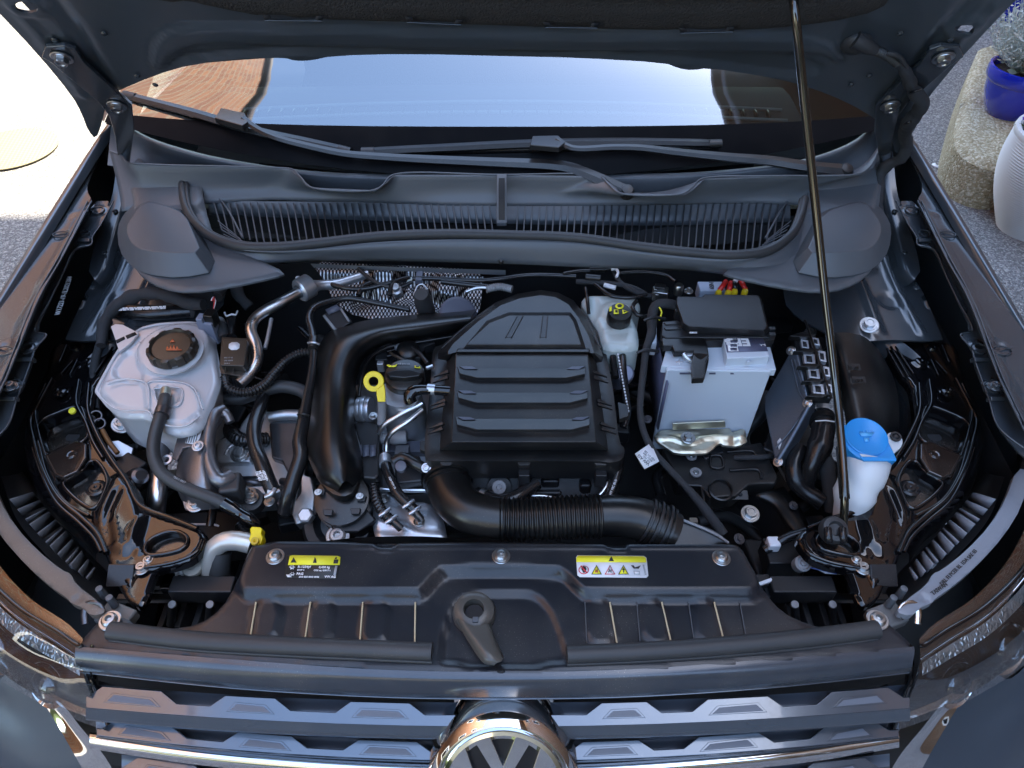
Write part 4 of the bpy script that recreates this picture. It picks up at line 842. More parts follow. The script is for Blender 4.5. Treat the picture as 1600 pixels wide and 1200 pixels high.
for SX in (1, -1):
    TO = [(1436,998,.905),(1460,975,.905),(1520,935,.905),(1570,882,.905),(1602,825,.905),(1640,740,.905)]
    lm = loft('headlamp', car, [[V3(min(.93,p.x), p.y, p.z) for p in map(W, row)] for row in [TO, [(1438,1012,.902),(1475,990,.902),(1540,950,.90),(1600,890,.90),(1640,820,.90),(1700,700,.90)], [(1436,1050,.885),(1490,1020,.885),(1560,975,.885),(1625,900,.885),(1680,820,.885),(1730,700,.885)], [(1420,1095,.85),(1490,1066,.85),(1580,1015,.845),(1650,930,.845),(1720,840,.84),(1790,700,.84)], [(1400,1142,.80),(1455,1122,.80),(1530,1085,.79),(1600,1040,.79),(1700,940,.78),(1800,800,.78)]]], lampg, n=50, sub=4, label=None)
    loft('lamp_shroud', lm, [[V3(min(.925,p.x), p.y, p.z) for p in map(W, row)] for row in [[(1437,1000,.898),(1462,979,.898),(1522,939,.898),(1572,886,.898),(1604,830,.898),(1640,745,.898)], [(1437,1030,.884),(1480,1002,.884),(1545,960,.884),(1604,898,.884),(1645,830,.884),(1700,720,.884)]]], brown, n=40, sub=2)
    loft('lamp_bezel', lm, [[V3(min(.925,p.x), p.y, p.z) for p in map(W, row)] for row in [[(1437,1030,.883),(1480,1002,.883),(1545,960,.883),(1604,898,.883),(1645,830,.883),(1700,720,.883)], [(1430,1060,.84),(1480,1035,.84),(1550,990,.84),(1620,920,.84),(1670,840,.84),(1720,720,.84)], [(1410,1120,.80),(1470,1098,.80),(1545,1050,.80),(1620,990,.80),(1700,890,.79),(1760,780,.79)]]], M('bezel_gloss', (.16,.17,.18), .14, .7), n=40, sub=3)
    for k, (u, v, r_) in enumerate(((1490,1068,.030),(1570,1012,.034))):
        pj = lathe('projector', lm, P(u, v, .80), V3(.35,-.75,.55), [(r_*1.25,-.03),(r_*1.3,.0),(r_*1.2,.006),(r_,.002)], chrome, n=40, cap=False); lathe('projector_lens', pj, P(u, v, .80), V3(.35,-.75,.55), [(r_,0),(r_*.9,.008),(r_*.6,.015),(.0001,.018)], lampg, n=32)
    loft('light_guide', lm, [[V3(min(.925,p.x), p.y, p.z) for p in map(W, row)] for row in [[(1441,1036,.884),(1480,1010,.884),(1545,968,.884),(1604,908,.886),(1645,842,.886)], [(1441,1056,.874),(1482,1031,.874),(1548,990,.874),(1609,930,.875),(1652,866,.875)]]], drl, n=60, sub=2)
    loft('lower_reflector', lm, [[V3(min(.925,p.x), p.y, p.z) for p in map(W, row)] for row in [[(1404,1130,.805),(1470,1105,.805),(1545,1066,.80),(1620,1006,.80),(1690,930,.80)], [(1412,1116,.81),(1470,1092,.81),(1540,1050,.81),(1612,990,.81),(1680,910,.81)]]], chrome, n=40, sub=2)
    tube('lens_edge', lm, [(1437,1008,.906),(1440,1010,.905),(1475,988,.905),(1540,948,.903),(1600,888,.903),(1640,815,.903)], .003, gloss, n=8)
    # moulded lip of the housing with raised lettering on one side
    lip = sheet('lamp_housing', lm, ZP(.915), [(1400,955),(1412,940),(1450,912),(1458,895),(1472,890),(1510,860),(1548,820),(1572,780),(1590,730),(1612,735),(1598,790),(1570,836),(1530,880),(1490,915),(1462,934),(1456,942),(1438,948),(1424,962)], M('housing_grey', (.20,.22,.25), .35, dust=.4, bump=(500,.1)) if SX > 0 else M('housing_brown', (.12,.10,.085), .4, dust=.9, bump=(500,.15)), res=.005, thick=.012, edge=(.002,.003), feats=[('p', [(1434,938),(1442,930),(1452,930),(1450,940)], -.004, .003)])
    tube('clamp_loop', lm, [(1412,965,.900),(1405,955,.908),(1410,946,.914),(1424,942,.914),(1434,948,.908),(1434,975,.896)], .005, chrome if SX > 0 else darkst, n=8, flat=.5)
    bk_ = loft('housing_body', lm, [[(1400,950,.89),(1440,918,.895),(1500,864,.895),(1545,810,.895),(1570,745,.895)], [(1392,940,.83),(1420,905,.83),(1480,850,.83),(1520,800,.83),(1545,740,.83)], [(1380,930,.70),(1400,900,.70),(1460,840,.70),(1500,790,.70),(1530,730,.70)]], plastd, n=30, sub=2)
    tube('highlight_line', lm, [(1438,1031,.886),(1480,1003,.886),(1545,961,.886),(1604,899,.900),(1645,831,.900)], .0016, chrome, n=8)  # chrome bead put in for the highlight between shroud and lens
    for k in range(12):
        f = k/11.; a = P(1432+f*118, 905-f*118+(f*(1-f))*34, .893); b = P(1420+f*96, 888-f*112, .852)
        box('cooling_rib', lm, (a+b)/2, (b-a)*.5, V3(.0012,.0005,0), V3(0,0,.004 + .004*(k % 3)), MATS['housing_grey'] if SX > 0 else plastg, bevel=0)
    box('white_rib', lm, P(1462,888,.87), V3(.006,.003,0), V3(0,.014,-.01), V3(0,0,.002), MATS['housing_grey'] if SX > 0 else plastg, bevel=.001)
    # yoke with pegs joining lamp and panel
    yk = pbox('lamp_yoke', lm, 1388, 960, .892, .05, .035, .02, M('yoke_grey', (.13,.13,.125), .5, dust=.4), rz=20, bevel=.004)
    lathe('peg', yk, P(1392,940,.905), V3(0,0,1), [(.006,-.01),(.005,.012),(.0001,.013)], plastg, n=10); lathe('peg', yk, P(1408,926,.905), V3(0,0,1), [(.006,-.01),(.005,.012),(.0001,.013)], plastg, n=10)
SX = 1
lipp = (P(1500,880,.9155), V3(0,0,1))
ptext('lamp_lettering', car, 'TAIWAN', lipp, (1458,931), (1478,917), .0080, kprint, lift=.0015, bold=.0001)
ptext('lamp_lettering', car, 'DRL FI PCER RL 1DA', lipp, (1472,916), (1512,877), .0078, kprint, lift=.0015, bold=.0001)
ptext('lamp_lettering', car, 'SAE 03', lipp, (1515,875), (1532,856), .0078, kprint, lift=.0015, bold=.0001)
# ================================================================= ENGINE BAY
UP = V3(0,0,1)
# bulkhead and floor of the bay
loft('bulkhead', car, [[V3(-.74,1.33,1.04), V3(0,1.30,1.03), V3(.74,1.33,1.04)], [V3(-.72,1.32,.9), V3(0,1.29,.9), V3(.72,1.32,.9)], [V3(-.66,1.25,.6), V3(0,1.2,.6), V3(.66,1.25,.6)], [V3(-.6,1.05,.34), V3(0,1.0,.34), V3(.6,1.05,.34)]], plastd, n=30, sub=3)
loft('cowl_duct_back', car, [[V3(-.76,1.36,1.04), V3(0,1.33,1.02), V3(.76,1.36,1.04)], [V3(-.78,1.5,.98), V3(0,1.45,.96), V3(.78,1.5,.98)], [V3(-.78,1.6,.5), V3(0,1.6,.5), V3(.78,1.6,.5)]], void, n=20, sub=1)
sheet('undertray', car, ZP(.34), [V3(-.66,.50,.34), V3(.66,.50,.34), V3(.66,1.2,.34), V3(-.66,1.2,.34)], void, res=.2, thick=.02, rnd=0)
# perforated foil heat shield
foil, t_, b_ = matnode('embossed_foil'); b_.inputs['Metallic'].default_value = .9; b_.inputs['Roughness'].default_value = .3
tc_ = t_.nodes.new('ShaderNodeTexCoord'); mp_ = t_.nodes.new('ShaderNodeMapping'); mp_.inputs['Rotation'].default_value = (.5,0,.785); t_.links.new(tc_.outputs['Object'], mp_.inputs[0])
vo_ = t_.nodes.new('ShaderNodeTexVoronoi'); vo_.inputs['Scale'].default_value = 190; vo_.inputs['Randomness'].default_value = 0.; vo_.voronoi_dimensions = '2D'; t_.links.new(mp_.outputs[0], vo_.inputs[0])
cr_ = t_.nodes.new('ShaderNodeMapRange'); cr_.inputs[1].default_value = .25; cr_.inputs[2].default_value = .42; t_.links.new(vo_.outputs['Distance'], cr_.inputs[0])
mx_ = t_.nodes.new('ShaderNodeMix'); mx_.data_type = 'RGBA'; mx_.inputs[6].default_value = (.55,.56,.58,1); mx_.inputs[7].default_value = (.025,.025,.028,1); t_.links.new(cr_.outputs[0], mx_.inputs[0]); t_.links.new(mx_.outputs[2], b_.inputs['Base Color'])
bp_ = t_.nodes.new('ShaderNodeBump'); bp_.inputs['Distance'].default_value = .0015; bp_.invert = True; t_.links.new(vo_.outputs['Distance'], bp_.inputs['Height']); t_.links.new(bp_.outputs[0], b_.inputs['Normal'])
hs = sheet('heat_shield', car, TP(620,440,.93,0,.55), [(483,408),(560,412),(700,418),(756,424),(752,470),(748,492),(700,500),(640,500),(560,498),(520,470),(508,440)], foil, res=.006, feats=[('c',(600,446),.035,.02,.03), ('c',(640,438),.02,-.016,.02), ('c',(700,450),.03,.015,.03), ('l',[(500,425),(620,430),(750,432)],.01,.02), ('l',[(560,470),(620,455),(700,480)],-.01,.02)])
loft('scuttle_underlip', car, [[(485,412,.99),(640,418,.985),(790,422,.985)], [(490,418,.975),(640,424,.97),(790,430,.965)]], greyw, n=20, sub=1)

# ---- coolant reservoir ------------------------------------------------
rz_ = .975
tk = sheet('coolant_reservoir', car, ZP(.955), [(214,513),(238,508),(252,503),(300,500),(322,503),(334,512),(336,545),(343,590),(340,604),(322,650),(312,664),(290,674),(262,672),(240,660),(232,648),(184,646),(168,634),(153,612),(152,606),(168,570),(185,546),(200,524)],
    tank, res=.0035, thick=.004, rnd=1, edge=(.012,.012), feats=[
    ('c', (273,549), .064, .015, .008), ('p', [(228,600),(236,596),(286,598),(304,608),(318,640),(300,668),(240,662),(234,640)], .005, .003),
    ('p', [(240,606),(283,606),(279,635),(248,630)], -.008, .0035), ('l', [(168,600),(195,592),(228,598),(232,640)], .005, .006), ('p', [(172,582),(192,552),(215,548),(226,596),(200,600)], -.005, .012),
    ('l', [(240,655),(262,664),(292,664),(310,650)], -.004, .005), ('l', [(160,618),(186,638),(230,640)], -.004, .005)], label='milky white coolant tank with a dark cap')
o2 = [(u+(-1 if u < 250 else 1)*1, v+2) for u, v in [(214,513),(252,503),(322,503),(336,545),(343,590),(340,604),(322,650),(290,674),(262,672),(232,648),(184,646),(153,612),(152,606),(185,546)]]
tb = prism('tank_body', tk, ZP(.944), o2, .10, tank, bevel=.006, taper=.93, rnd=1)
seam = [P(u, v, .942) for u, v in chaikin([(u, v) for u, v in o2], 1)]
tube('weld_seam', tk, seam + [seam[0]], .0035, tank, n=8, flat=.6, step=.01)
prism('mount_ear', tk, ZP(.962), [(173,510),(180,506),(192,507),(217,520),(204,536),(186,550),(180,530)], .005, tank, bevel=.001)
decal('ear_slot', tk, ZP(.962), [(181,532),(194,526),(196,530),(183,537)], void); decal('ear_slot', tk, ZP(.962), [(196,525),(211,519),(214,523),(199,530)], void)
cp = lathe('reservoir_cap', tk, P(272,551,.972), V3(0,-.10,1), [(.050,-.004),(.052,-.002),(.052,.001)], tank, n=40)
cap = lathe('cap', tk, P(272,549,.975), V3(0,-.10,1), [(.0425,0),(.044,.002),(.044,.013),(.042,.017),(.037,.019),(.035,.015),(.034,.013),(.033,.0145),(.0001,.0155)], brownc, n=96, lobes=(10,-.004,1,3), label='brown-black ribbed cap with a red warning symbol')
CPL = (P(271,545,.975) + V3(0,-.10,1).normalized()*.0165, V3(0,-.10,1).normalized())
for k, x in enumerate((-8,-3,2,7)): decal('warning_symbol', tk, CPL, [(270+x-2.5,546),(270+x,538+abs(x+.5)*.4),(270+x+2.5,546)], oprint, lift=.0012)
decal('warning_symbol', tk, CPL, [(260,546),(284,546),(284,548),(260,548)], oprint, lift=.0012); decal('warning_symbol', tk, CPL, [(266,535),(270,530),(274,535)], oprint, lift=.0012)
for u, v in ((222,538),): ptext('level_mark', tk, 'G12', (P(222,540,.972), UP), (210,543), (224,535), .009, gprint, lift=.003)
for pts in ([(240,607),(283,607),(279,634),(248,629),(240,607)], [(168,600),(195,592),(226,597),(232,606),(233,640)], [(228,600),(236,596),(286,598),(303,607),(317,640)], [(158,622),(184,640),(231,642),(240,655),(262,665),(292,665),(312,650)]):
    tube('moulded_edge', tk, [P(u, v, .9615) for u, v in pts], .0016, tank, n=8)
# level sensor plug at its corner
sb_ = pbox('level_sensor', tk, 322, 500, .985, .030, .022, .05, M('pale_connector', (.22,.25,.32), .4), rz=-8)
pbox('connector', tk, 327, 488, 1.0, .018, .022, .028, plasts, rz=-8); pbox('connector', tk, 313, 494, .995, .012, .018, .03, MATS['pale_connector'], rz=-8)
for k in range(3): tube('sensor_wire', tk, [(330+k,470,1.01),(333+k,464,1.015),(337-k,470,1.005),(334,482,1.0)], .0012, redw if k else label, n=6)
# vent hose in front of the tank
vh = tube('vent_hose', car, [(258,616,.962),(256,632,.972),(250,652,.970),(242,680,.955),(240,710,.94),(252,738,.925),(285,760,.91),(330,778,.90),(368,796,.885)], [(0,.0075),(.06,.0105),(.9,.0105),(1,.010)], rubber, n=16, label='black hose running down from the coolant tank')
tube('hose_clip', vh, [P(255,640,.972), P(252,650,.971)], .0125, darkst, n=16); tube('hose_nozzle', vh, [P(259,610,.962), P(257,622,.967)], .009, zincy, n=14)
tube('hose_connector', vh, [(350,786,.894),(372,800,.885),(392,812,.88),(404,820,.87)], [(0,.012),(.3,.012),(.35,.0095),(.7,.0095),(1,.006)], gloss, n=14)
for f, s in ((318,'DIN 73411 0917'),): ptext('hose_print', vh, s, (P(285,760,.923), UP), (262,743), (312,769), .0055, gprint, lift=.002)
# pipe beside it
tube('lower_pipe', car, [(258,672,.87),(252,700,.86),(247,740,.85),(243,775,.84),(240,815,.80)], [(0,.016),(.5,.0135),(1,.0135)], darkst, n=18)
tube('bright_pipe_sleeve', car, [(250,742,.853),(247,775,.843),(243,812,.81)], .0145, alup, n=20)
bolt(car, P(191,663,.86), .012, V3(.2,-.2,1), steel); lathe('yellow_plug', car, P(114,643,.90), V3(0,-.3,1), [(.006,0),(.006,.004),(.003,.005),(.0001,.004)], yprint, n=14)
# pressure module
mdl = prism('pressure_module', car, (P(368,560,.965), V3(0,-.25,1).normalized()), [(349,530),(384,530),(387,532),(382,570),(380,572),(345,571),(343,569)], .018, brownc, bevel=.002, label='dark brown sensor box with a white sticker')
prism('module_flange', mdl, (P(368,560,.95), V3(0,-.25,1).normalized()), [(346,526),(390,528),(392,560),(384,584),(378,588),(345,584),(342,574)], .012, brownc, bevel=.002)
MPL = (P(368,560,.965), V3(0,-.25,1).normalized())
decal('sticker', mdl, MPL, [(358,535),(375,535),(374,547),(357,547)], label, rnd=1)
for k, s in enumerate(('85C V7 42', 'LRB 30038', '2019 0')): ptext('lettering', mdl, s, MPL, (350,560+k*4.5), (360,560+k*4.5), .0036, gprint)
for x in (353,366): tube('rib', mdl, [P(x,572,.957), P(x-1,583,.945)], .0015, brownc, n=6)
tube('module_lead', mdl, [(352,528,.95),(346,512,.955),(342,505,.955)], [(0,.011),(1,.011)], rubber, n=14); tube('clamp', mdl, [P(343,508,.957), P(341,503,.957)], .0125, alus, n=16)
tube('module_lead', mdl, [(362,528,.95),(361,512,.95),(362,498,.955)], [(0,.010),(.5,.008),(1,.010)], rubg, n=14); tube('white_clip', mdl, [(351,488,.965),(354,494,.968),(362,491,.970),(368,492,.970),(371,486,.965)], .0018, wprint, n=6)
# loom across the tank's back, bright braided edge of the wing behind
tube('taped_loom', car, [(158,540,.93),(165,500,.945),(190,472,.965),(225,459,.98),(262,462,.985),(292,473,.98),(318,476,.985)], [(0,.009),(.4,.0125),(1,.011)], tape, n=14, wob=.3)
tube('loom_branch', car, [(340,465,.96),(352,440,.95),(368,432,.95),(372,460,.94),(390,480,.92)], .011, tape, n=12, wob=.3)
tube('rear_bundle', car, [(178,482,.935),(230,489,.935),(300,484,.935)], .018, rubg, n=16, flat=.8)
ptext('pale_print', car, 'IIIII/IIIVIII/VIIIIVIIIVIIIIVII/II', (P(240,482,.956), V3(0,-.5,1).normalized()), (182,487), (300,482), .0085, wprint, lift=.004, bold=.0003, extra=1.1)
tube('side_loom', car, [(130,590,.88),(128,620,.88),(132,650,.87),(150,690,.86)], .006, tape, n=10); tube('side_loom', car, [(170,500,.93),(150,560,.90),(146,610,.88),(150,640,.87)], .008, tape, n=10, wob=.3)
sheet('suspension_turret', car, TP(230,500,.91,0,.1), [(170,455),(215,440),(300,445),(318,470),(316,500),(260,505),(170,500)], paint_in, res=.008, thick=.05, edge=(.008,.02))
# air conditioning pipe
ac = tube('refrigerant_pipe', car, [(470,455,.985),(440,472,.985),(412,487,.98),(397,500,.975),(392,516,.97),(400,540,.955),(402,562,.945),(392,582,.935),(374,600,.93)], .0105, alup, n=20, label='bent bare aluminium pipe beside the sensor box')
lathe('pipe_union', ac, P(473,452,.985), (P(430,478,.985)-P(470,455,.985)), [(.021,-.02),(.0235,-.018),(.0235,.006),(.021,.009),(.014,.010),(.013,.004),(.011,.003)], alus, n=28)
tube('rear_pipe', ac, [(476,450,.985),(500,446,.975),(525,444,.97),(545,438,.97),(575,428,.97)], [(0,.016),(.25,.0105),(1,.0085)], alus, n=16)
tube('thin_pipe', ac, [(424,498,.965),(420,520,.955),(414,545,.945)], .004, alus, n=10)
lathe('service_cap', ac, P(466,436,.99), V3(0,-.2,1), [(.005,0),(.005,.004),(.002,.007),(.0001,.008)], tank, n=10)
# convoluted hoses
tube('convoluted_hose', car, [(352,590,.94),(358,606,.935),(375,613,.93),(395,611,.93),(415,600,.93),(432,580,.935),(450,562,.94),(470,552,.945),(490,550,.945)], .0085, rubg, rib=(.0016,.0055), n=14)
tube('coolant_hose', car, [(335,618,.90),(370,624,.90),(405,612,.905),(440,604,.91),(470,610,.905),(485,622,.90)], .012, rubber, n=16)
tube('coolant_hose', car, [(340,625,.87),(380,626,.87),(412,640,.86)], .010, rubg, n=14)

# ---- intake pressure duct -------------------------------------------------
duct = loft('pressure_duct', car, [
    [(744,484,.955),(640,492,.955),(560,503,.955),(512,520,.952),(496,550,.945),(489,600,.94),(484,660,.93),(478,700,.925),(500,752,.92),(526,770,.915)],
    [(742,487,.975),(645,496,.98),(565,508,.98),(520,525,.98),(504,555,.975),(497,605,.97),(493,660,.962),(490,705,.955),(507,745,.945),(530,764,.935)],
    [(738,492,.990),(650,501,.998),(575,514,1.0),(535,530,1.0),(516,562,.998),(510,610,.995),(507,660,.985),(508,705,.972),(520,738,.958),(534,756,.945)],
    [(734,500,.992),(655,511,1.0),(590,521,1.002),(552,540,1.002),(536,570,1.0),(531,612,.996),(529,660,.986),(532,702,.973),(538,735,.958),(540,752,.945)],
    [(730,508,.978),(660,520,.985),(600,530,.986),(566,548,.986),(550,575,.984),(545,615,.98),(543,660,.97),(549,700,.958),(552,735,.944),(546,754,.935)],
    [(728,516,.955),(662,528,.955),(604,538,.955),(574,556,.953),(560,580,.95),(555,618,.946),(554,660,.938),(562,700,.930),(566,738,.922),(552,762,.918)]], plasts, n=90, sub=5, label='angular matt black boost pipe bending down toward the throttle')
fl_ = sheet('duct_flange', duct, ZP(.922), [(486,640),(476,692),(482,716),(498,748),(515,768),(535,775),(552,768),(563,742),(564,705),(557,660),(558,600),(548,600),(480,600)], plasts, res=.008, thick=.012, edge=(.003,.004))
for pts in ([(735,521,.955),(664,533,.955),(606,543,.955),(578,560,.952),(566,585,.948),(561,620,.944)],): tube('duct_seam', duct, pts, .003, plasts, n=8)
lathe('round_collar', car, P(716,492,.955), V3(.25,-.55,.8), [(.036,-.02),(.037,0),(.034,.003),(.030,.004),(.0001,.004)], M('collar_grey', (.08,.09,.12), .4), n=36)
lathe('turbo_outlet', car, P(660,466,.985), V3(-.05,-.4,1), [(.018,-.05),(.018,-.01),(.015,-.005),(.015,.012),(.013,.016),(.0001,.016)], rubber, n=24)
tube('outlet_clip', car, [(648,458,.99),(652,447,1.0),(660,444,1.003),(668,452,.995)], .0016, alus, n=6)
prism('duct_bracket', car, (P(535,500,.965), V3(0,-.4,1).normalized()), [(503,492),(530,478),(550,502),(522,520)], .012, plastd, bevel=.002)
decal('bracket_rib', car, (P(535,500,.967), V3(0,-.4,1).normalized()), [(504,494),(508,492),(526,514),(522,516)], greyw); decal('bracket_rib', car, (P(535,500,.967), V3(0,-.4,1).normalized()), [(530,482),(533,480),(547,502),(544,503)], greyw)
decal('bracket_tab', car, (P(520,484,.975), V3(0,-.6,1).normalized()), [(508,484),(526,476),(534,483),(514,492)], MATS['collar_grey'])
vac = tube('vacuum_pipe', car, [(640,484,.972),(600,476,.975),(565,469,.978),(545,466,.98),(520,470,.982),(492,480,.985),(483,495,.985),(488,520,.982),(490,542,.98),(488,580,.972),(480,625,.962),(474,660,.955),(468,690,.945),(470,712,.935),(462,738,.92),(452,770,.90),(446,800,.87)], [(0,.005),(.3,.0065),(.55,.007),(.7,.0095),(.8,.012),(1,.013)], rubg, n=14, label='long thin black pipe along the left side of the duct')
for u, v, z in ((490,538,.982),(474,650,.957)):
    tube('pipe_collar', vac, [P(u+1,v-8,z), P(u-1,v+8,z)], .0095, plasts, n=12); tube('pipe_clip', vac, [P(u-9,v-2,z+.006), P(u,v-3,z+.012), P(u+9,v,z+.006)], .002, alus if v < 600 else plasts, n=6)
# duct foot, throttle
th = lathe('throttle_coupling', car, P(536,782,.885), V3(0,-.35,1), [(.045,-.05),(.046,-.035),(.041,-.033),(.041,-.025),(.046,-.022),(.046,-.010),(.040,-.008),(.040,.0),(.044,.002),(.044,.012),(.036,.014)], plasts, n=48)
for u, v in ((500,768),(564,778),(512,800),(555,798)): prism('lock_tab', th, (P(u, v, .905), V3(0,-.4,1).normalized()), [(u-8,v-4),(u+8,v-4),(u+6,v+5),(u-6,v+5)], .01, plastd, bevel=.001)
for u, v in ((497,769),(562,775)): bolt(th, P(u, v, .91), .0038, mat=white)
lathe('throttle_body', car, P(530,818,.83), V3(0,-.5,1), [(.06,-.03),(.062,0),(.055,.012),(.04,.014),(.03,.004)], plastd, n=40)
prism('throttle_motor', car, (P(545,815,.87), V3(0,-.4,1).normalized()), [(510,800),(575,796),(588,812),(560,832),(520,832)], .05, plastd, bevel=.004)
bolt(car, P(528,838,.855), .012, V3(0,-.3,1), alu, torx=True)
prism('side_box', car, (P(577,690,.92), V3(0,-.1,1)), [(552,660),(585,658),(592,664),(592,742),(586,748),(566,746),(562,700)], .05, plastd, bevel=.004)
SBX = (P(577,690,.923), V3(0,-.1,1).normalized())
for a, b in ((555,566),(567,577),(578,587)): decal('box_window', car, SBX, [(a,696),(b,695),(b,712),(a,714)], MATS['collar_grey'])
# cast parts on the left of the duct
gb_ = prism('gearbox_bracket', car, (P(405,700,.85), V3(0,-.2,1).normalized()), [(390,642),(470,640),(486,650),(484,700),(478,745),(452,762),(430,772),(392,775),(366,768),(345,740),(334,722),(336,690),(352,682),(366,680),(380,655)], .07, alu, bevel=.006, seg=3, label='rough cast aluminium gearbox bracket')
GB = (P(405,700,.852), V3(0,-.2,1).normalized())
prism('raised_pad', gb_, (GB[0]+GB[1]*.010, GB[1]), [(338,688),(352,683),(376,683),(392,700),(392,722),(345,724),(336,720)], .02, alu, bevel=.004)
prism('raised_pad', gb_, (GB[0]+GB[1]*.012, GB[1]), [(420,660),(482,658),(478,744),(452,744),(440,720),(424,715)], .02, darkst, bevel=.004)
tube('cast_ridge', gb_, [PP(u, v, (GB[0]+GB[1]*.01, GB[1])) for u, v in ((420,652),(450,648),(484,650))], .010, alu, n=12)
tube('cast_ridge', gb_, [PP(u, v, (GB[0]+GB[1]*.008, GB[1])) for u, v in ((352,712),(358,700),(370,693),(388,696))], .004, alu, n=10)
decal('cast_step', gb_, GB, [(362,745),(420,744),(420,758),(366,760)], darkst, lift=.002)
bolt(gb_, PP(375, 709, (GB[0]+GB[1]*.012, GB[1])), .0105, GB[1]); bolt(gb_, P(388,772,.865), .0085, mat=steel)
lathe('rubber_bush', gb_, P(392,780,.86), V3(0,-.3,1), [(.020,-.02),(.020,0),(.014,.002),(.0001,.002)], rubber, n=24); bolt(gb_, P(393,778,.868), .0075); bolt(gb_, P(421,784,.86), .006)
ptext('cast_mark', gb_, 'BE 9', (GB[0]+GB[1]*.011, GB[1]), (352,692), (372,692), .008, alus, ext=.0008); ptext('cast_mark', gb_, 'PA66', (GB[0]+GB[1]*.011, GB[1]), (352,702), (366,703), .006, alus, ext=.0008)
em_ = loft('engine_mount', car, [
    [(300,650,.90),(292,680,.89),(278,720,.88),(276,760,.87),(290,792,.86),(300,800,.85)],
    [(322,655,.925),(302,672,.92),(288,715,.918),(288,760,.905),(298,785,.885),(310,798,.87)],
    [(336,662,.93),(325,680,.935),(318,715,.93),(320,755,.915),(325,780,.895),(328,796,.875)],
    [(350,655,.925),(330,690,.915),(326,720,.905),(334,745,.90),(345,770,.885),(345,795,.865)]], M('cast_mount_metal', (.20,.20,.21), .34, .8, bump=(300,.3), var=.2, vscale=30), n=30, sub=5, label='curved cast engine mount with a data sticker')
mm = MATS['cast_mount_metal']
tube('mount_arch', em_, [(350,640,.93),(337,646,.935),(330,665,.935),(326,695,.925),(330,730,.915),(345,752,.905),(362,745,.90)], [(0,.010),(.5,.011),(1,.014)], mm, n=14)
tube('mount_arm', em_, [(343,648,.93),(352,644,.93),(360,660,.92)], .008, mm, n=12)
prism('mount_plate', em_, (P(300,700,.925), V3(-.1,-.2,1).normalized()), [(283,660),(318,668),(308,695),(286,700),(276,720),(268,716)], .006, mm, bevel=.001)
lathe('eyelet', em_, P(261,719,.925), V3(0,-.3,1), [(.008,-.002),(.0085,.003),(.005,.003),(.004,-.002)], alus, n=20, cap=False)
ml = (P(305,685,.9275), V3(-.1,-.2,1).normalized())
decal('mount_sticker', em_, ml, [(300,668),(319,670),(310,697),(291,694)], label, lift=.004)
for k in range(5): tube('print_line', em_, [PP(297+k*3.6, 680-k*.2, ml)+ml[1]*.0052, PP(293+k*3.6, 694, ml)+ml[1]*.0052], .0006, kprint, n=4)
bolt(em_, P(309,697,.94), .006, alus and V3(0,-.2,1), alus, torx=True)
prism('mount_foot', em_, (P(305,795,.868), V3(0,-.3,1).normalized()), [(284,782),(330,776),(322,794),(300,797),(288,796)], .01, alu, bevel=.003)
bolt(em_, P(306,786,.876), .0105, V3(0,-.2,1), steel)
pbox('rubber_stop', em_, 358, 752, .905, .035, .04, .04, rubber, rz=10, bevel=.006)
tube('printed_hose', car, [(412,622,.90),(404,645,.905),(397,670,.91),(398,695,.91),(408,722,.91),(418,748,.90),(426,766,.89)], [(0,.0125),(1,.0125)], rubg, n=16, label='curved black hose with white printing')
for k, s in enumerate(('OE1407', 'MJ 0917', '<EPDM>')): ptext('hose_print', car, s, (P(412,745,.924), V3(0,-.2,1).normalized()), (399+k*5,738-k), (411+k*5,766-k), .0058, wprint, bold=.0002)
tube('white_clip', car, [(415,776,.90),(424,772,.905),(430,764,.905)], .004, alus, n=8); tube('white_clip', car, [(418,768,.905),(430,770,.903)], .003, label, n=8)
prism('starter_bracket', car, (P(480,780,.86), V3(0,-.3,1).normalized()), [(470,740),(486,745),(492,775),(488,812),(462,820),(455,800),(458,786),(470,770)], .03, alu, bevel=.003)
lathe('hex_boss', car, P(478,806,.87), V3(0,-.4,1), [(.013,-.01),(.013,.006),(.010,.008),(.0001,.008)], alu, n=6)
for a, b in (((440,752,.89),(455,752,.90)),((440,762,.885),(460,762,.895))): tube('pipe_stub', car, [a, b], .006, darkst, n=12)

# ---- oil filler, dipstick, sensors --------------------------------------
ped = lathe('filler_neck', car, P(632,640,.92), V3(0,-.1,1), [(.036,-.06),(.036,.0),(.033,.012),(.033,.05)], alus, n=40, sx=1.05)
oc = lathe('oil_filler_cap', car, P(632,586,.985), V3(0,-.15,1), [(.0345,-.016),(.0345,-.002),(.033,.002),(.029,.004),(.0001,.005)], plasts, n=48, label='black oil filler cap with a raised grip bar')
OCP = (P(632,580,.990), V3(0,-.15,1).normalized())
prism('grip_bar', oc, (OCP[0]+OCP[1]*.012, OCP[1]), [(602,582),(618,578),(640,577),(660,582),(655,587),(632,590),(608,588)], .012, plasts, bevel=.002)
OCT = (P(632,572,.990), V3(0,-.15,1).normalized())
decal('oil_symbol', oc, OCT, [(604,572),(608,571),(612,573),(617,572),(622,570),(618,575),(608,575)], yprint, lift=.003)
decal('oil_symbol', oc, OCT, [(648,573),(657,574),(657,577),(648,576)], yprint, lift=.003); decal('oil_symbol', oc, OCT, [(650,574),(655,574.6),(655,576),(650,575.4)], kprint, lift=.0042)
ptext('cap_lettering', oc, 'SAE 0W-20', OCT, (620,571), (640,572), .0048, gprint, lift=.003)
dp = lathe('dipstick', car, P(584,596,1.0), V3(0,-.75,.65), [(.0165,-.003),(.0175,0),(.0165,.003),(.0085,.003),(.0078,0),(.0085,-.003),(.0165,-.003)], yellow, n=36, cap=False, label='bright yellow dipstick ring')
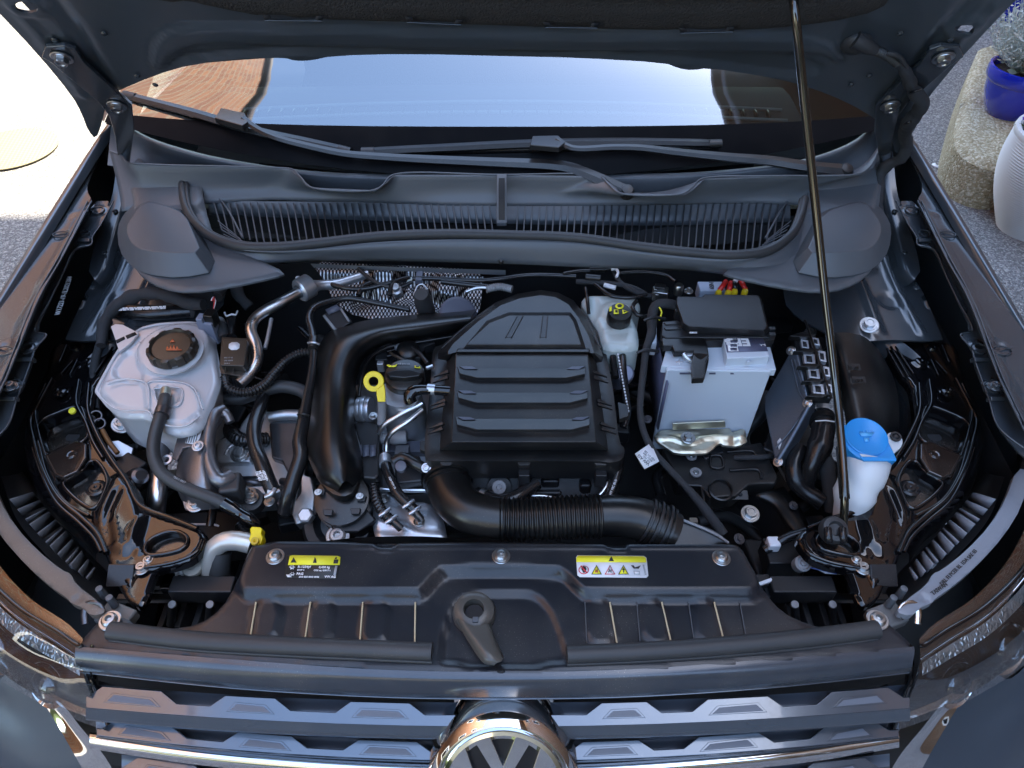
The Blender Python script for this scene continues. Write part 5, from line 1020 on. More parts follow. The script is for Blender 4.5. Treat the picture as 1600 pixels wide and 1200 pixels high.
prism('dipstick_stem', dp, (P(596,612,.995), V3(0,-.75,.65).normalized()), [(588,609),(600,600),(602,612),(602,628),(590,628),(588,616)], .006, yellow, bevel=.0012)
tube('dipstick_tube', dp, [(597,626,.975),(597,640,.955),(596,662,.93)], .0075, greyw, n=14)
for k, (u, r_) in enumerate(((563,.022),(570,.0235),(577,.022))): lathe('belt_tensioner', car, P(u,640,.925), V3(1,-.1,.1), [(r_*.6,-.004),(r_*1.0,-.0035),(r_*1.02,.0),(r_,.0035),(r_*.5,.004)], alus, n=32, sx=1., sy=1.)
bolt(car, P(583,650,.93), .005)
for u, v, z, a, b, c, m_, rr in ((600,556,.95,.03,.02,.03,plastd,5),(640,548,.95,.05,.03,.03,plastd,-12),(612,552,.965,.02,.012,.012,gloss,10),(594,566,.96,.012,.01,.02,alus,0),(665,535,.95,.03,.02,.02,plastd,30),(625,542,.96,.02,.012,.01,alus,-40),(671,572,.965,.014,.006,.006,alus,30),(610,545,.955,.016,.01,.01,gloss,20)): pbox('connector', car, u, v, z, a, b, c, m_, rz=rr)
tube('coil_lead', car, [(610,552,.965),(625,560,.97),(640,568,.965)], .003, brownc, n=8); tube('coil_lead', car, [(640,540,.96),(655,552,.965),(668,568,.965)], .004, plastd, n=8)
lathe('breather_cap', car, P(637,545,.96), V3(0,-.2,1), [(.02,-.02),(.02,0),(.015,.004),(.0001,.005)], plasts, n=28)
br = tube('breather_hose', car, [(704,611,.985),(670,609,.985),(650,610,.985),(640,618,.98),(642,628,.97)], [(0,.0085),(.5,.0085),(.75,.011),(1,.011)], gloss, n=16); tube('silver_band', br, [P(668,608,.985), P(680,609,.985)], .0095, alus, n=14)
# engine block surfaces
prism('cylinder_head', car, (P(640,700,.86), V3(0,-.1,1)), [(555,600),(690,600),(690,760),(585,765),(560,700)], .08, alus, bevel=.004)
prism('head_rib', car, (P(640,690,.875), V3(0,-.1,1)), [(600,688),(670,688),(670,706),(600,706)], .02, MATS['collar_grey'], bevel=.003)
lathe('sensor_body', car, P(620,684,.90), V3(1,0,.1), [(.0001,-.03),(.010,-.03),(.010,-.01),(.012,-.008),(.012,.015),(.010,.018),(.0001,.018)], greyw, n=20)
pbox('sensor_plug', car, 628, 702, .895, .024, .02, .016, plastg)
for off in (0, 9):
    tube('fuel_pipe', car, [(662-off*.2,632+off*.9,.955),(640,648+off,.95),(612-off*.4+3,668+off,.935),(603+off*.4-2,690,.915),(604,712,.90)] if off else [(660,630,.96),(625,648,.95),(596,668,.93),(590,690,.90)], .0045, alup, n=12)
fh = tube('fuel_hose', car, [(602,712,.905),(604,730,.91),(612,752,.91),(622,772,.905),(640,790,.90),(650,800,.895)], .009, rubg, n=14, label='black fuel hose with white print, right one of the pair'); tube('hose_clamp', fh, [P(601,714,.907), P(602,726,.91)], .0105, alus, n=14)
fh2 = tube('fuel_hose', car, [(583,745,.89),(585,765,.895),(590,785,.895),(602,805,.89),(615,815,.885)], .0085, rubg, rib=(.0008,.006), n=14, label='ribbed fuel hose, left one of the pair')
for u, v, h_ in ((638,790,fh),(648,800,fh),(601,803,fh2),(611,814,fh2)): tube('clamp_ear', h_, [P(u-8,v+3,.908), P(u,v-2,.912), P(u+8,v-8,.908)], .003, alus, n=8)
tube('steel_nozzle', fh, [(648,800,.893),(658,812,.88)], .0065, alup, n=12); tube('steel_nozzle', fh2, [(612,813,.885),(626,826,.87)], .0065, alup, n=12)
ptext('hose_print', fh, '5Q0 FKM 18', (P(612,750,.921), V3(0,-.2,1).normalized()), (607,746), (618,768), .0045, wprint)
pb = prism('purge_valve', car, (P(640,745,.90), V3(0,-.2,1).normalized()), [(615,712),(655,710),(662,730),(660,752),(618,756)], .05, plastd, bevel=.004)
tube('valve_horn', pb, [(615,722,.925),(630,714,.93),(645,722,.93),(664,732,.925)], .009, plasts, n=14); lathe('valve_button', pb, P(626,728,.94), V3(0,-.4,1), [(.009,-.01),(.009,0),(.006,.001),(.0001,.001)], MATS['collar_grey'], n=20)
bolt(pb, P(666,731,.935), .005, V3(0,-.5,1), alus, torx=True)
tube('cross_pipe', car, [(592,764,.875),(630,766,.875),(665,766,.875)], .004, alup, n=10)
cv = sheet('cam_cover', car, TP(630,800,.86,0,.15), [(582,768),(598,764),(612,772),(625,780),(640,782),(668,782),(690,800),(700,840),(690,850),(600,850),(581,836)], alus, res=.006, thick=.02, edge=(.006,.008), feats=[('l',[(590,776),(610,782),(640,792),(690,796)],-.003,.005), ('l',[(590,815),(620,820),(655,835),(700,838)],.004,.010), ('p',[(640,800),(690,806),(690,830),(650,826)],.004,.008)])
for u, v in ((600,778),(655,815)): bolt(cv, PP(u, v, TP(630,800,.864,0,.15)), .006)

# ---- air filter housing (engine cover) --------------------------------------
eb = sheet('filter_base', car, ZP(.955), [(664,718),(663,692),(668,640),(673,598),(674,560),(678,541),(690,538),(720,520),(765,480),(805,462),(850,456),(885,462),(910,490),(935,525),(946,542),(951,570),(957,600),(962,640),(968,691),(977,700),(974,716),(958,722),(930,719),(680,719)], plast, res=.007, thick=.045, edge=(.002,.004), label='large matt black air filter box on top of the engine')
dome = frustum('filter_lid', eb, [(712,552),(919,552),(932,691),(705,691)], 1.012, [(699,552),(930,552),(951,704),(686,704)], .957, plast, bevel=.0022, seg=3, label='slatted lid with three stepped ribs')
LZ2 = 1.0122
for q in ([(714,572),(744,575),(886,575),(915,572),(914,584),(886,590),(745,590),(718,583)], [(714,610),(744,613),(891,613),(919,609),(918,622),(891,629),(745,629),(716,621)], [(712,651),(744,654),(894,654),(922,650),(921,664),(894,671),(745,671),(714,663)]):
    # wedge: flush along its upper edge, proud along the lower
    k8 = [P(u, v, LZ2 + (.0065 if v > (q[0][1]+q[5][1])/2-2 else .0012)) for u, v in q]
    ar_ = k8[::-1]
    B8 = [V3(p.x, p.y, LZ2-.004) for p in ar_]
    mk('louvre', ar_+B8, [tuple(range(8)), tuple(range(15,7,-1))] + [(i, 8+i, 8+(i+1) % 8, (i+1) % 8) for i in range(8)], plast, dome, bevel=.0007, bang=15)
DP = (P(800,600,1.0135), UP)
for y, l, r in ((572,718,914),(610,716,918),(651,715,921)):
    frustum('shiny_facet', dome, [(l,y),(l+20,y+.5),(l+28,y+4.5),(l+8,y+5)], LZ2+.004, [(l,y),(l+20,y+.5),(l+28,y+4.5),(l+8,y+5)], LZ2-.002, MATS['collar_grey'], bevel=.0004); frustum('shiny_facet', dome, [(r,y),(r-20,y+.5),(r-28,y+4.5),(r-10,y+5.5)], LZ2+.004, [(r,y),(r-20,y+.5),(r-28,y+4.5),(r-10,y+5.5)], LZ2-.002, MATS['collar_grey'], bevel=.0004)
ho = [(684,561),(684,552),(694,536),(735,500),(775,472),(808,459),(845,453),(872,457),(896,469),(915,493),(932,522),(943,558),(941,566),(932,567),(922,553),(709,553),(700,564)]
hi_ = [(700,554),(700,549),(708,537),(746,503),(782,477),(812,466),(845,461),(868,464),(888,475),(905,497),(920,524),(929,551),(928,552),(925,552),(920,551),(711,551),(704,553)]
hood = frustum('filter_hood', eb, hi_, 1.012, ho, .978, plast, bevel=.002, seg=3, label='domed rear hood of the air filter box')
hp = frustum('raised_panel', hood, [(729,538),(764,505),(796,493),(889,493),(896,502),(908,538)], 1.020, [(722,546),(760,500),(794,487),(892,487),(902,500),(917,546)], 1.0105, plast, bevel=.0015)
frustum('front_step', hood, [(716,546),(920,546),(921,550),(713,550)], 1.0165, [(714,543),(922,543),(923,552),(711,552)], 1.008, plast, bevel=.001)
for q in ([(790,527),(808,494),(817,494),(799,527)], [(844,527),(848,494),(856,494),(853,527)]):
    prism('panel_groove', hp, ZP(1.0206), q, .003, plastd, bevel=.0004); tube('groove_edge', hp, [P(q[0][0],q[0][1],1.021), P(q[1][0],q[1][1],1.021)], .0009, plasts, n=6); tube('groove_edge', hp, [P(q[3][0],q[3][1],1.021), P(q[2][0],q[2][1],1.021)], .0009, plasts, n=6)
for pts in ([(690,545),(726,512),(772,478)], [(939,545),(922,516),(905,490)]): tube('hood_rib', hood, [P(u, v, .992) for u, v in pts], .0016, plast, n=6)
for k, v0 in enumerate((583,592,628,634,664,672)):
    for s in (-1, 1):
        cxx = 790 if s < 0 else 835
        u0 = (692 - (v0-583)*.10) if s < 0 else (934 + (v0-583)*.16)
        prism('side_fin', eb, (P(u0, v0, .985), V3(s*.3,-.5,1).normalized()), [(u0+s*16, v0+6),(u0-s*7, v0-6),(u0-s*9, v0-1)], .006, plast, bevel=.0006)
for a, b in ((683,712),(804,834),(924,954)):
    prism('lower_tab', eb, (P(a,720,.950), V3(0,-.3,1).normalized()), [(a,716),(b,716),(b-7,727),(a+7,727)], .012, plast, bevel=.001)
    pbox('tab_socket', eb, (a+b)/2, 735, .93, .018, .022, .03, plastd)
for u in (664, 972): prism('side_lug', eb, (P(u,640 if u > 800 else 700,.95), UP), [(u-7,628),(u+9,632),(u+10,650),(u-4,655)] if u > 800 else [(u-8,690),(u+4,688),(u+4,706),(u-8,702)], .01, plast, bevel=.001)
loft('filter_front', eb, [[(668,718,.912),(800,719,.912),(970,718,.912)], [(672,735,.89),(800,738,.89),(965,736,.89)], [(690,790,.85),(800,795,.85),(950,790,.85)]], plastd, n=20, sub=2)
# intake hose -----------------------------------------------------------------
ih = tube('intake_elbow', car, [(700,742,.905),(702,760,.905),(712,782,.905),(735,800,.905),(765,808,.905),(790,811,.905)], [(0,.036),(.15,.0365),(.5,.0345),(1,.032)], plasts, n=36, label='smooth black intake elbow below the filter box')
for k, (v, rr) in enumerate(((733,.037),(738,.041),(744,.038),(749,.0415),(755,.038))): tube('clamp_ring', ih, [P(700,v,.906), P(700.5,v+4,.906)], rr, plasts, n=40, up=V3(1,0,0))
ihc = tube('corrugated_hose', car, [(781,811,.905),(830,811,.905),(880,808,.905),(939,806,.905)], .0325, plasts, rib=(.0022,.0071), n=36, label='black corrugated middle of the intake hose')
ihe = tube('intake_tail', car, [(937,806,.905),(965,806,.904),(1000,811,.900),(1030,824,.893),(1050,834,.885)], [(0,.032),(.6,.0335),(1,.034)], plasts, n=36, label='smooth end of the intake hose with ribbed clamp')
for k, (u, v, z, rr) in enumerate(((1008,813,.900,.0375),(1014,816,.898,.036),(1020,818,.897,.0385),(1027,821,.895,.036),(1034,824,.893,.0385),(1041,828,.890,.037))): tube('clamp_ring', ihe, [P(u,v,z), P(u+3.6,v+1.6,z-.001)], rr, plasts if k % 2 else plastd, n=36)
pbox('clamp_lug', ihe, 1031, 794, .925, .016, .010, .012, plasts, rz=15); pbox('clamp_lug', ihe, 1048, 806, .915, .010, .012, .02, MATS['collar_grey'], rz=15)
loft('intake_scoop', car, [[(1040,800,.90),(1080,815,.895),(1120,832,.89),(1140,848,.885)], [(1045,825,.89),(1075,832,.888),(1105,838,.886),(1138,850,.884)], [(1030,850,.88),(1070,852,.88),(1105,852,.88),(1138,852,.88)]], plasts, n=30, sub=3)
tube('scoop_edge', car, [(1048,806,.903),(1085,820,.897),(1120,836,.892),(1138,848,.886)], .0022, greyw, n=8)
loft('fan_shroud', car, [[(500,846,.895),(560,840,.90),(660,838,.902),(720,843,.90),(770,852,.895)], [(500,852,.89),(560,850,.89),(660,850,.89),(720,850,.89),(770,854,.89)]], plasts, n=30, sub=2)
# things in the shade below the filter box
vp = lathe('tensioner_pulley', car, P(780,762,.885), V3(0,-.75,.6), [(.020,-.03),(.020,0),(.013,.002),(.012,.006),(.0001,.007)], rubber, n=30); lathe('pulley_face', vp, P(780,761,.892), V3(0,-.75,.6), [(.012,0),(.011,.002),(.005,.002),(.004,.0),(.0001,.0)], greyw, n=24)
tube('lower_hose', car, [(745,772,.89),(762,778,.895),(785,785,.895),(805,778,.90),(825,765,.90),(838,755,.90)], .012, rubg, n=16); tube('silver_ring', car, [P(753,774,.893), P(760,777,.895)], .0135, alup, n=16)
tube('cross_pipe', car, [(825,775,.89),(850,775,.89),(870,779,.885),(880,784,.88)], .003, alup, n=8); tube('bent_pipe', car, [(948,742,.90),(949,755,.90),(942,768,.895),(932,778,.89)], .0035, alup, n=8)
tube('printed_lead', car, [(970,700,.93),(966,735,.92),(958,760,.91),(948,785,.90)], .006, rubg, n=12)
ptext('hose_print', car, 'PLANT MC BUS', (P(960,760,.917), V3(0,-.3,1).normalized()), (952,782), (968,740), .0055, wprint)
for u, v, z, a, b, c in ((850,760,.87,.06,.03,.03),(895,765,.86,.08,.04,.03),(720,800,.85,.05,.05,.03),(860,745,.89,.03,.02,.02),(915,752,.885,.02,.02,.04)): pbox('engine_block_boss', car, u, v, z, a, b, c, plastd, bevel=.005)
bolt(car, P(812,790,.87), .007, V3(0,-.5,1), greyw)

# ---- brake fluid reservoir ---------------------------------------------------
bt = sheet('brake_reservoir', car, ZP(.975), [(908,466),(912,460),(930,458),(985,460),(1000,466),(1002,480),(990,486),(988,495),(996,505),(1000,530),(997,543),(945,542),(940,530),(935,510),(928,500),(920,486),(912,475)], tankb, res=.005, thick=.05, edge=(.012,.012), feats=[('c',(965,489),.030,.006,.008), ('p',[(918,464),(935,462),(935,500),(922,488)],-.006,.006), ('l',[(942,518),(996,514)],.003,.006)], label='small white brake fluid tank with a black and yellow cap')
bc = lathe('brake_cap', bt, P(967,496,.990), V3(0,-.2,1), [(.0225,-.008),(.0228,0),(.022,.014),(.020,.017),(.0001,.018)], plasts, n=60, lobes=(24,-.0008,1,2))
BCP = (P(967,496,.990)+V3(0,-.2,1).normalized()*.0183, V3(0,-.2,1).normalized())
decal('cap_symbol', bt, BCP, [(968+math.cos(a)*7, 478.5+math.sin(a)*4.6) for a in np.linspace(0,6.1,14)], yprint, lift=.001); decal('cap_symbol', bt, BCP, [(968+math.cos(a)*3.8, 478.5+math.sin(a)*2.6) for a in np.linspace(0,6.1,10)], kprint, lift=.0018)
decal('cap_symbol', bt, BCP, [(959,484),(966,484),(967,491),(959,491)], yprint, lift=.001); decal('cap_symbol', bt, BCP, [(961,485.5),(964.5,485.5),(965,489),(961,489)], kprint, lift=.0018)
decal('cap_symbol', bt, BCP, [(972,484),(982,487.5),(973,491)], yprint, lift=.001); decal('cap_symbol', bt, BCP, [(974,486),(978.5,487.5),(974.5,489)], kprint, lift=.0018); decal('cap_symbol', bt, BCP, [(952,480),(956,479),(956,486),(952,487)], yprint, lift=.001)
mc = lathe('master_cylinder', car, P(975,585,.91), V3(0,-.6,.8), [(.018,-.08),(.019,-.01),(.017,0),(.017,.012),(.014,.015),(.0001,.015)], M('master_grey', (.30,.31,.40), .4, .3), n=28)
bh = tube('braided_hose', car, [(962,590,.94),(958,560,.95),(962,540,.955),(970,545,.955),(974,580,.95),(978,620,.94),(980,645,.93),(974,668,.92)], .0065, rubg, n=12)
for k in range(20): tube('white_dash', bh, [P(964.5+k*.9, 548+k*4.9, .9625-k*.0011), P(964.9+k*.9, 550.4+k*4.9, .9620-k*.0011)], .0016, wprint, n=6)
# wiring around it
for pts, r_, m_ in (([(880,428,.99),(905,424,.99),(940,422,.99),(960,418,.995)], .0045, rubg), ([(900,440,.985),(940,442,.985),(985,448,.985),(1010,460,.98)], .005, tape),
    ([(960,424,.99),(968,440,.985),(985,452,.985),(1012,462,.98),(1030,462,.98)], .005, tape), ([(930,444,.985),(955,462,.985),(985,465,.985),(1010,460,.985)], .004, rubg), ([(995,470,.985),(988,480,.985),(996,492,.98),(1015,494,.975)], .004, rubg), ([(915,450,.985),(918,470,.98),(920,490,.97)], .0035, rubg),
    ([(500,440,.975),(560,452,.975),(640,436,.98),(760,438,.985),(830,430,.985),(900,432,.985)], .005, rubg), ([(690,440,.98),(740,446,.98),(800,452,.975)], .006, rubg), ([(560,420,.98),(585,440,.98),(620,450,.975),(645,440,.98)], .004, plastd),
    ([(1055,440,.99),(1040,430,.99),(1000,425,.99),(960,428,.99)], .004, rubg)):
    tube('wire', car, pts, r_, m_, n=10)
tube('grey_connector', car, [P(944,445,.99), P(962,450,.99)], .0045, label, n=8); tube('white_loop', car, [(955,421,.998),(962,420,1.0),(966,426,.998),(963,433,.995)], .003, label, n=8)
tube('cable_sheath', car, [P(922,421,.992), P(945,421,.992)], .006, plasts, n=8); tube('cable_sheath', car, [P(915,433,.992), P(938,435,.992)], .007, plasts, n=8)
tube('ribbed_sleeve', car, [(760,452,.985),(780,448,.985),(800,452,.985)], .007, greyw, rib=(.001,.004), n=12); tube('brake_line', car, [(728,456,.98),(745,450,.985),(762,450,.985)], .003, alup, n=8)
pbox('pipe_clip', car, 655, 430, .985, .014, .03, .012, MATS['collar_grey'], bevel=.002); pbox('pipe_clip', car, 640, 435, .985, .010, .01, .010, tankb, bevel=.001)
lathe('lambda_sensor', car, P(620,455,.97), V3(0,-.5,1), [(.011,-.01),(.011,.008),(.007,.010),(.007,.022),(.0001,.023)], alu, n=20); tube('sensor_lead', car, [(610,462,.98),(612,445,.99),(622,438,.99),(640,434,.985)], .0045, rubg, n=10)
tube('shield_hose', car, [(560,462,.97),(568,448,.975),(585,440,.975)], .006, rubg, n=10)

# ---- battery ---------------------------------------------------------------
bz = .985
def BQ(*pts): return list(pts)
A_, B_, C_, D_ = P(1041,578,bz), P(1212,582,bz), P(1190,508,bz), P(1052,505,bz)
bf = prism('battery', car, (A_, UP), [P(1041,578,bz), P(1206,580,bz), P(1192,505,bz), P(1052,503,bz)], .215, battm, bevel=.003, taper=.97, label='light grey car battery under a black fuse cover')
prism('battery_rim', bf, (A_ + V3(0,0,.001), UP), [P(1033,573,bz), P(1213,578,bz), P(1198,520,bz), P(1050,515,bz)], .016, battm, bevel=.002)
prism('raised_lid', bf, (A_ + V3(0,0,.020), UP), [(1136,560),(1203,557),(1192,527),(1130,527)], .021, battm, bevel=.002)
BL = (A_ + V3(0,0,.020), UP)
decal('battery_label', bf, BL, [(1136,551),(1200,549),(1191,526),(1131,526)], battl)
ptext('battery_lettering', bf, 'EFB', (BL[0]+V3(0,0,.0008), UP), (1170,530), (1157,530), .026, wprint, bold=.001, extra=1.1)
ptext('battery_lettering', bf, 'S-A', (BL[0]+V3(0,0,.0008), UP), (1196,538), (1188,538), .007, wprint)
decal('symbol_panel', bf, (BL[0]+V3(0,0,.0004), UP), [(1138,549),(1154,549),(1150,528),(1135,528)], wprint)
for k in range(3): decal('battery_symbol', bf, (BL[0]+V3(0,0,.0010), UP), [(1141,532+k*6),(1151,532+k*6),(1151.5,536+k*6),(1141.5,536+k*6)], battl)
lathe('vent_plug', bf, P(1169,566,.998), V3(0,-1,.1), [(.004,0),(.004,.003),(.0001,.003)], battm, n=14)
for a, b in ((1062,1096),(1108,1118),(1141,1150),(1153,1160),(1163,1170),(1173,1180),(1183,1190)): decal('cell_mark', bf, (PY(1041,590,A_.y-.0012), V3(0,-1,0)), [(a,582),(b,582),(b,584.5),(a,584.5)], battl)
decal('plus_mark', bf, (P(1061,566,.987), UP), [(1056,565.3),(1067,565.3),(1067,567),(1056,567)], label); decal('plus_mark', bf, (P(1061,566,.987), UP), [(1060.7,562),(1062.3,562),(1062.3,570),(1060.7,570)], label, lift=.001)
lathe('terminal_post', bf, P(1075,555,.995), UP, [(.009,-.01),(.009,.006),(.0001,.006)], alus, n=20)
tube('terminal_clamp', bf, [(1068,552,1.0),(1074,560,.995),(1084,566,.990)], .004, alus, n=8)
sidepl = (P(1030,620,.93), V3(-1,0,0))
prism('dark_side_label', bf, (P(1040,600,.94)+V3(-.004,0,0), V3(-1,-.02,0).normalized()), [P(1040,600,.96)+V3(-.006,.0,0), P(1040,600,.96)+V3(-.006,.15,0), P(1040,600,.96)+V3(-.006,.15,-.12), P(1040,600,.96)+V3(-.006,0,-.12)], .003, battl, bevel=0)
# fuse box cover
fbz = 1.03
fc = frustum('fuse_cover', car, [(1058,463),(1098,464),(1101,460),(1184,461),(1188,466),(1199,510),(1194,516),(1076,510),(1068,505),(1057,474)], 1.03, [(1057,465),(1097,466),(1101,461),(1186,462),(1190,468),(1202,517),(1196,526),(1074,520),(1066,513),(1056,476)], 1.008, plastd, bevel=.002,  label='flat black cover over the fuses')
prism('cover_skirt', fc, ZP(1.008), [(1035,502),(1060,500),(1070,514),(1200,520),(1212,516),(1212,522),(1210,527),(1072,527),(1040,528),(1034,524)], .02, plastd, bevel=.002)
prism('cover_ledge', fc, ZP(1.004), [(1030,532),(1046,526),(1100,527),(1208,528),(1210,531),(1104,532),(1100,534)], .018, plasts, bevel=.0015)
for v in (503, 511): prism('cover_step', fc, ZP(1.01), [(1037,v),(1066,v-1),(1068,v+3),(1040,v+4)], .012, plasts, bevel=.0015)
for u, v in ((1188,474),(1207,512),(1207,521),(1060,484)): pbox('hinge_lug', fc, u, v, 1.015, .012, .008, .02, plastd)
decal('painted_glint', fc, ZP(1.014), [(1077,520),(1089,520),(1089,522.5),(1077,522.5)], wprint, lift=.003)  # white strip painted on as a glint along the cover
cl = prism('terminal_cover', fc, ZP(1.006), [(1034,528),(1046,524),(1100,525),(1106,540),(1108,556),(1103,566),(1101,590),(1082,591),(1081,566),(1084,548),(1054,549),(1050,540),(1036,540)], .014, plasts, bevel=.002, rnd=0)
loft('cover_strap', fc, [[P(1082,552,1.006), P(1095,552,1.010), P(1107,554,1.006)], [P(1081,570,.998), P(1094,571,1.001), P(1107,566,.998)], [P(1082,591,.975), P(1094,592,.977), P(1101,591,.975)], [P(1083,592,.94), P(1094,593,.94), P(1101,592,.94)]], plasts, n=12, sub=3)
# leads at the left of the battery
lead = tube('main_lead', car, [(1058,478,.995),(1040,474,1.0),(1024,478,.998),(1019,492,.99),(1018,520,.985),(1010,545,.975),(1006,575,.965),(1002,610,.955),(1000,640,.945),(1005,672,.935),(1018,700,.925),(1036,722,.915),(1060,748,.90),(1085,775,.88),(1105,800,.86),(1130,835,.84)], [(0,.0095),(.15,.0095),(.3,.0065),(.6,.0055),(.8,.0055),(.9,.008),(1,.009)], tape, n=12, wob=.12, label='long black cable passing the battery')
for k, (u, v) in enumerate(((1018,497),(1007,548))): tube('cable_tie', lead, [P(u-12,v+4,.998-k*.015), P(u,v-1,1.003-k*.015), P(u+22,v+1,.995-k*.015)], .0028, plastd, n=6)
pbox('blue_strip', lead, 1022, 522, .98, .010, .05, .03, battm, rz=-8); tube('thin_lead', lead, [(1030,480,1.0),(1034,488,1.0),(1030,500,.995)], .0016, yprint, n=6)
pbox('terminal_clamp', car, 1033, 452, 1.005, .028, .022, .022, steel, rz=-12, bevel=.002, label='bright battery clamp behind the fuse cover'); pbox('clamp_block', car, 1032, 446, 1.012, .020, .014, .012, plasts, rz=-12)
for k in range(4): pbox('clamp_fin', car, 1023+k*1.2, 448+k*4, 1.01, .006, .003, .015, steel, rz=-12, bevel=.0006)
lathe('clamp_post', car, P(1060,452,1.0), UP, [(.009,-.01),(.009,.008),(.007,.011),(.0001,.011)], steel, n=20); bolt(car, P(1076,455,1.0), .0055)
tag_ = prism('paper_tag', lead, (P(1011,714,.945), V3(-.2,-.5,.9).normalized()), [(992,709),(1014,694),(1018,700),(1021,701),(1030,721),(1007,733)], .0012, label, bevel=0, label='small white printed paper tag on the cable')
TPn = (P(1011,714,.945), V3(-.2,-.5,.9).normalized())
ptext('tag_print', lead, 'VW AG', TPn, (1016,725), (1000,711), .0072, kprint)
for k in range(4): ptext('tag_print', lead, ('5Q0 971 228', '9AKH 1809', '038 2021', 'HU 7 7')[k], TPn, (1024-k*3.6,719-k*-1.5), (1010-k*3.6,705-k*-1.5), .0042, kprint)
# fuse strip and coloured wires peeping out under the cowl
fs = pbox('relay_box', car, 1112, 447, .995, .05, .03, .03, M('relay_blue', (.30,.36,.45), .45), bevel=.002, label='pale relay box behind the fuse cover')
ptext('box_lettering', fs, 'N59', (P(1110,448,.997), UP), (1108,441), (1109,455), .012, kprint, bold=.0003)
for k, (a, b, ma) in enumerate((((1134,440),(1124,454),redw),((1142,442),(1139,454),redw),((1147,440),(1149,452),plasts),((1158,440),(1165,452),redw),((1150,438),(1146,444),label))):
    wr = tube('fuse_lead', fs, [(a[0],a[1],1.005),((a[0]+b[0])/2,(a[1]+b[1])/2,1.01),(b[0],b[1],1.003)], .0048, ma, n=10)
    if k < 4: lathe('yellow_end', fs, P(b[0]-1,b[1]+3,1.004), UP, [(.0062,-.01),(.0062,0),(.005,.003),(.0001,.003)], M('wire_yellow', (.75,.55,.02), .4), n=12)
# hold-down bracket and tray
hb = sheet('battery_clamp_plate', car, TP(1080,685,.835,0,.12), [(1020,684),(1030,672),(1048,670),(1130,670),(1138,667),(1148,674),(1162,668),(1166,675),(1168,694),(1132,696),(1125,690),(1110,705),(1100,708),(1056,708),(1044,700)], zincy, res=.005, thick=.006, edge=(.002,.004), feats=[('l',[(1024,684),(1050,684),(1068,692),(1086,690),(1100,682),(1160,682)],.005,.006), ('l',[(1145,670),(1148,694)],-.004,.006)], label='zinc hold-down plate at the foot of the battery')
prism('upturned_lip', hb, (PY(1090,668,P(1090,668,.85).y), V3(0,-1,.1).normalized()), [(1051,662),(1133,658),(1134,668),(1051,672)], .003, zincy, bevel=.001)
bolt(hb, P(1075,684,.845), .0085, V3(0,-.1,1), steel)
ty = prism('battery_tray', car, TP(1130,740,.80,0,.10), [(1035,700),(1060,705),(1110,700),(1130,692),(1168,694),(1190,690),(1216,745),(1212,756),(1190,756),(1170,758),(1150,775),(1110,778),(1095,760),(1060,758),(1050,730)], .04, plast, bevel=.004, label='ribbed black plastic battery tray')
TY = TP(1130,740,.802,0,.10)
for u, v in ((1080,713),(1087,739)): lathe('washer', ty, PP(u, v, TY), UP, [(.0105,0),(.0105,.003),(.006,.003),(.005,-.0),(.0001,.0)], greyw, n=24); bolt(ty, PP(u, v, TY), .0035, washer=False, torx=True)
for pts in ([(1136,706),(1178,706),(1182,718)], [(1140,735),(1186,735),(1190,748)], [(1110,712),(1126,712),(1130,730),(1112,730),(1110,712)], [(1195,692),(1230,752)], [(1082,764),(1086,782)], [(1096,762),(1100,784)]): tube('tray_rib', ty, [PP(u, v, TY) for u, v in pts], .0028, plast, n=8)
lathe('tray_pocket', ty, P(1126,766,.80), V3(0,-.2,1), [(.022,-.03),(.022,.003),(.019,.004),(.018,-.012),(.0001,-.012)], plasts, n=32)
prism('tray_bracket', ty, (P(1158,772,.79), V3(0,-.6,.8).normalized()), [(1146,766),(1168,766),(1170,781),(1143,781)], .004, M('bracket_brown', (.05,.045,.04), .5), bevel=.0008); decal('bracket_hole', ty, (P(1158,772,.792), V3(0,-.6,.8).normalized()), circ(1157,773,3.2), void)
bolt(car, P(1172,803,.78), .0105, V3(0,-.2,1), steel); pbox('small_clip', car, 1084, 812, .80, .014, .010, .01, M('clip_grey', (.25,.24,.20), .5))
loft('tray_skirt', car, [[(1180,770,.78),(1210,790,.78),(1235,830,.78),(1255,860,.78)], [(1150,790,.70),(1180,820,.70),(1200,850,.70),(1210,880,.70)]], plastd, n=16, sub=2)
loft('tray_arm', car, [[(1182,772,.80),(1210,785,.80),(1232,815,.80),(1262,850,.80)], [(1225,760,.79),(1240,780,.79),(1255,800,.79),(1268,835,.79)]], plasts, n=16, sub=2, thick=.01)

# ---- engine control unit -----------------------------------------------------
up_ = V3(-.66,-.30,.69).normalized()
ecp = (P(1215,630,.88), up_)
ecu = prism('control_unit', car, ecp, [(1238,545),(1246,548),(1264,628),(1262,640),(1217,725),(1210,722),(1194,640),(1194,620),(1230,556)], .035, M('ecu_alloy', (.10,.125,.16), .38, .7, bump=(300,.3), dust=.6), bevel=.004, label='slanted alloy control unit with a black finned side')
EC = (ecp[0]+up_*.0015, up_)
for pts in ([(1236,562),(1250,615),(1258,628)], [(1241,562),(1256,612)], [(1212,700),(1236,672),(1256,642)]): tube('pressed_line', ecu, [PP(u, v, EC) for u, v in pts], .0018, MATS['ecu_alloy'], n=6)
tube('case_edge', ecu, [PP(u, v, EC) for u, v in ((1214,722),(1238,682),(1263,636))], .005, MATS['ecu_alloy'], n=10)
prism('ecu_sticker', ecu, EC, [(1214,690),(1219,684),(1222,690),(1217,703)], .001, label, bevel=0)
for u, v in ((1236,548),(1262,630),(1216,722)): bolt(ecu, PP(u, v, EC)+up_*.001, .0055, up_, alup, torx=True)
er_ = TP(1270,590,.94,.1,.2)
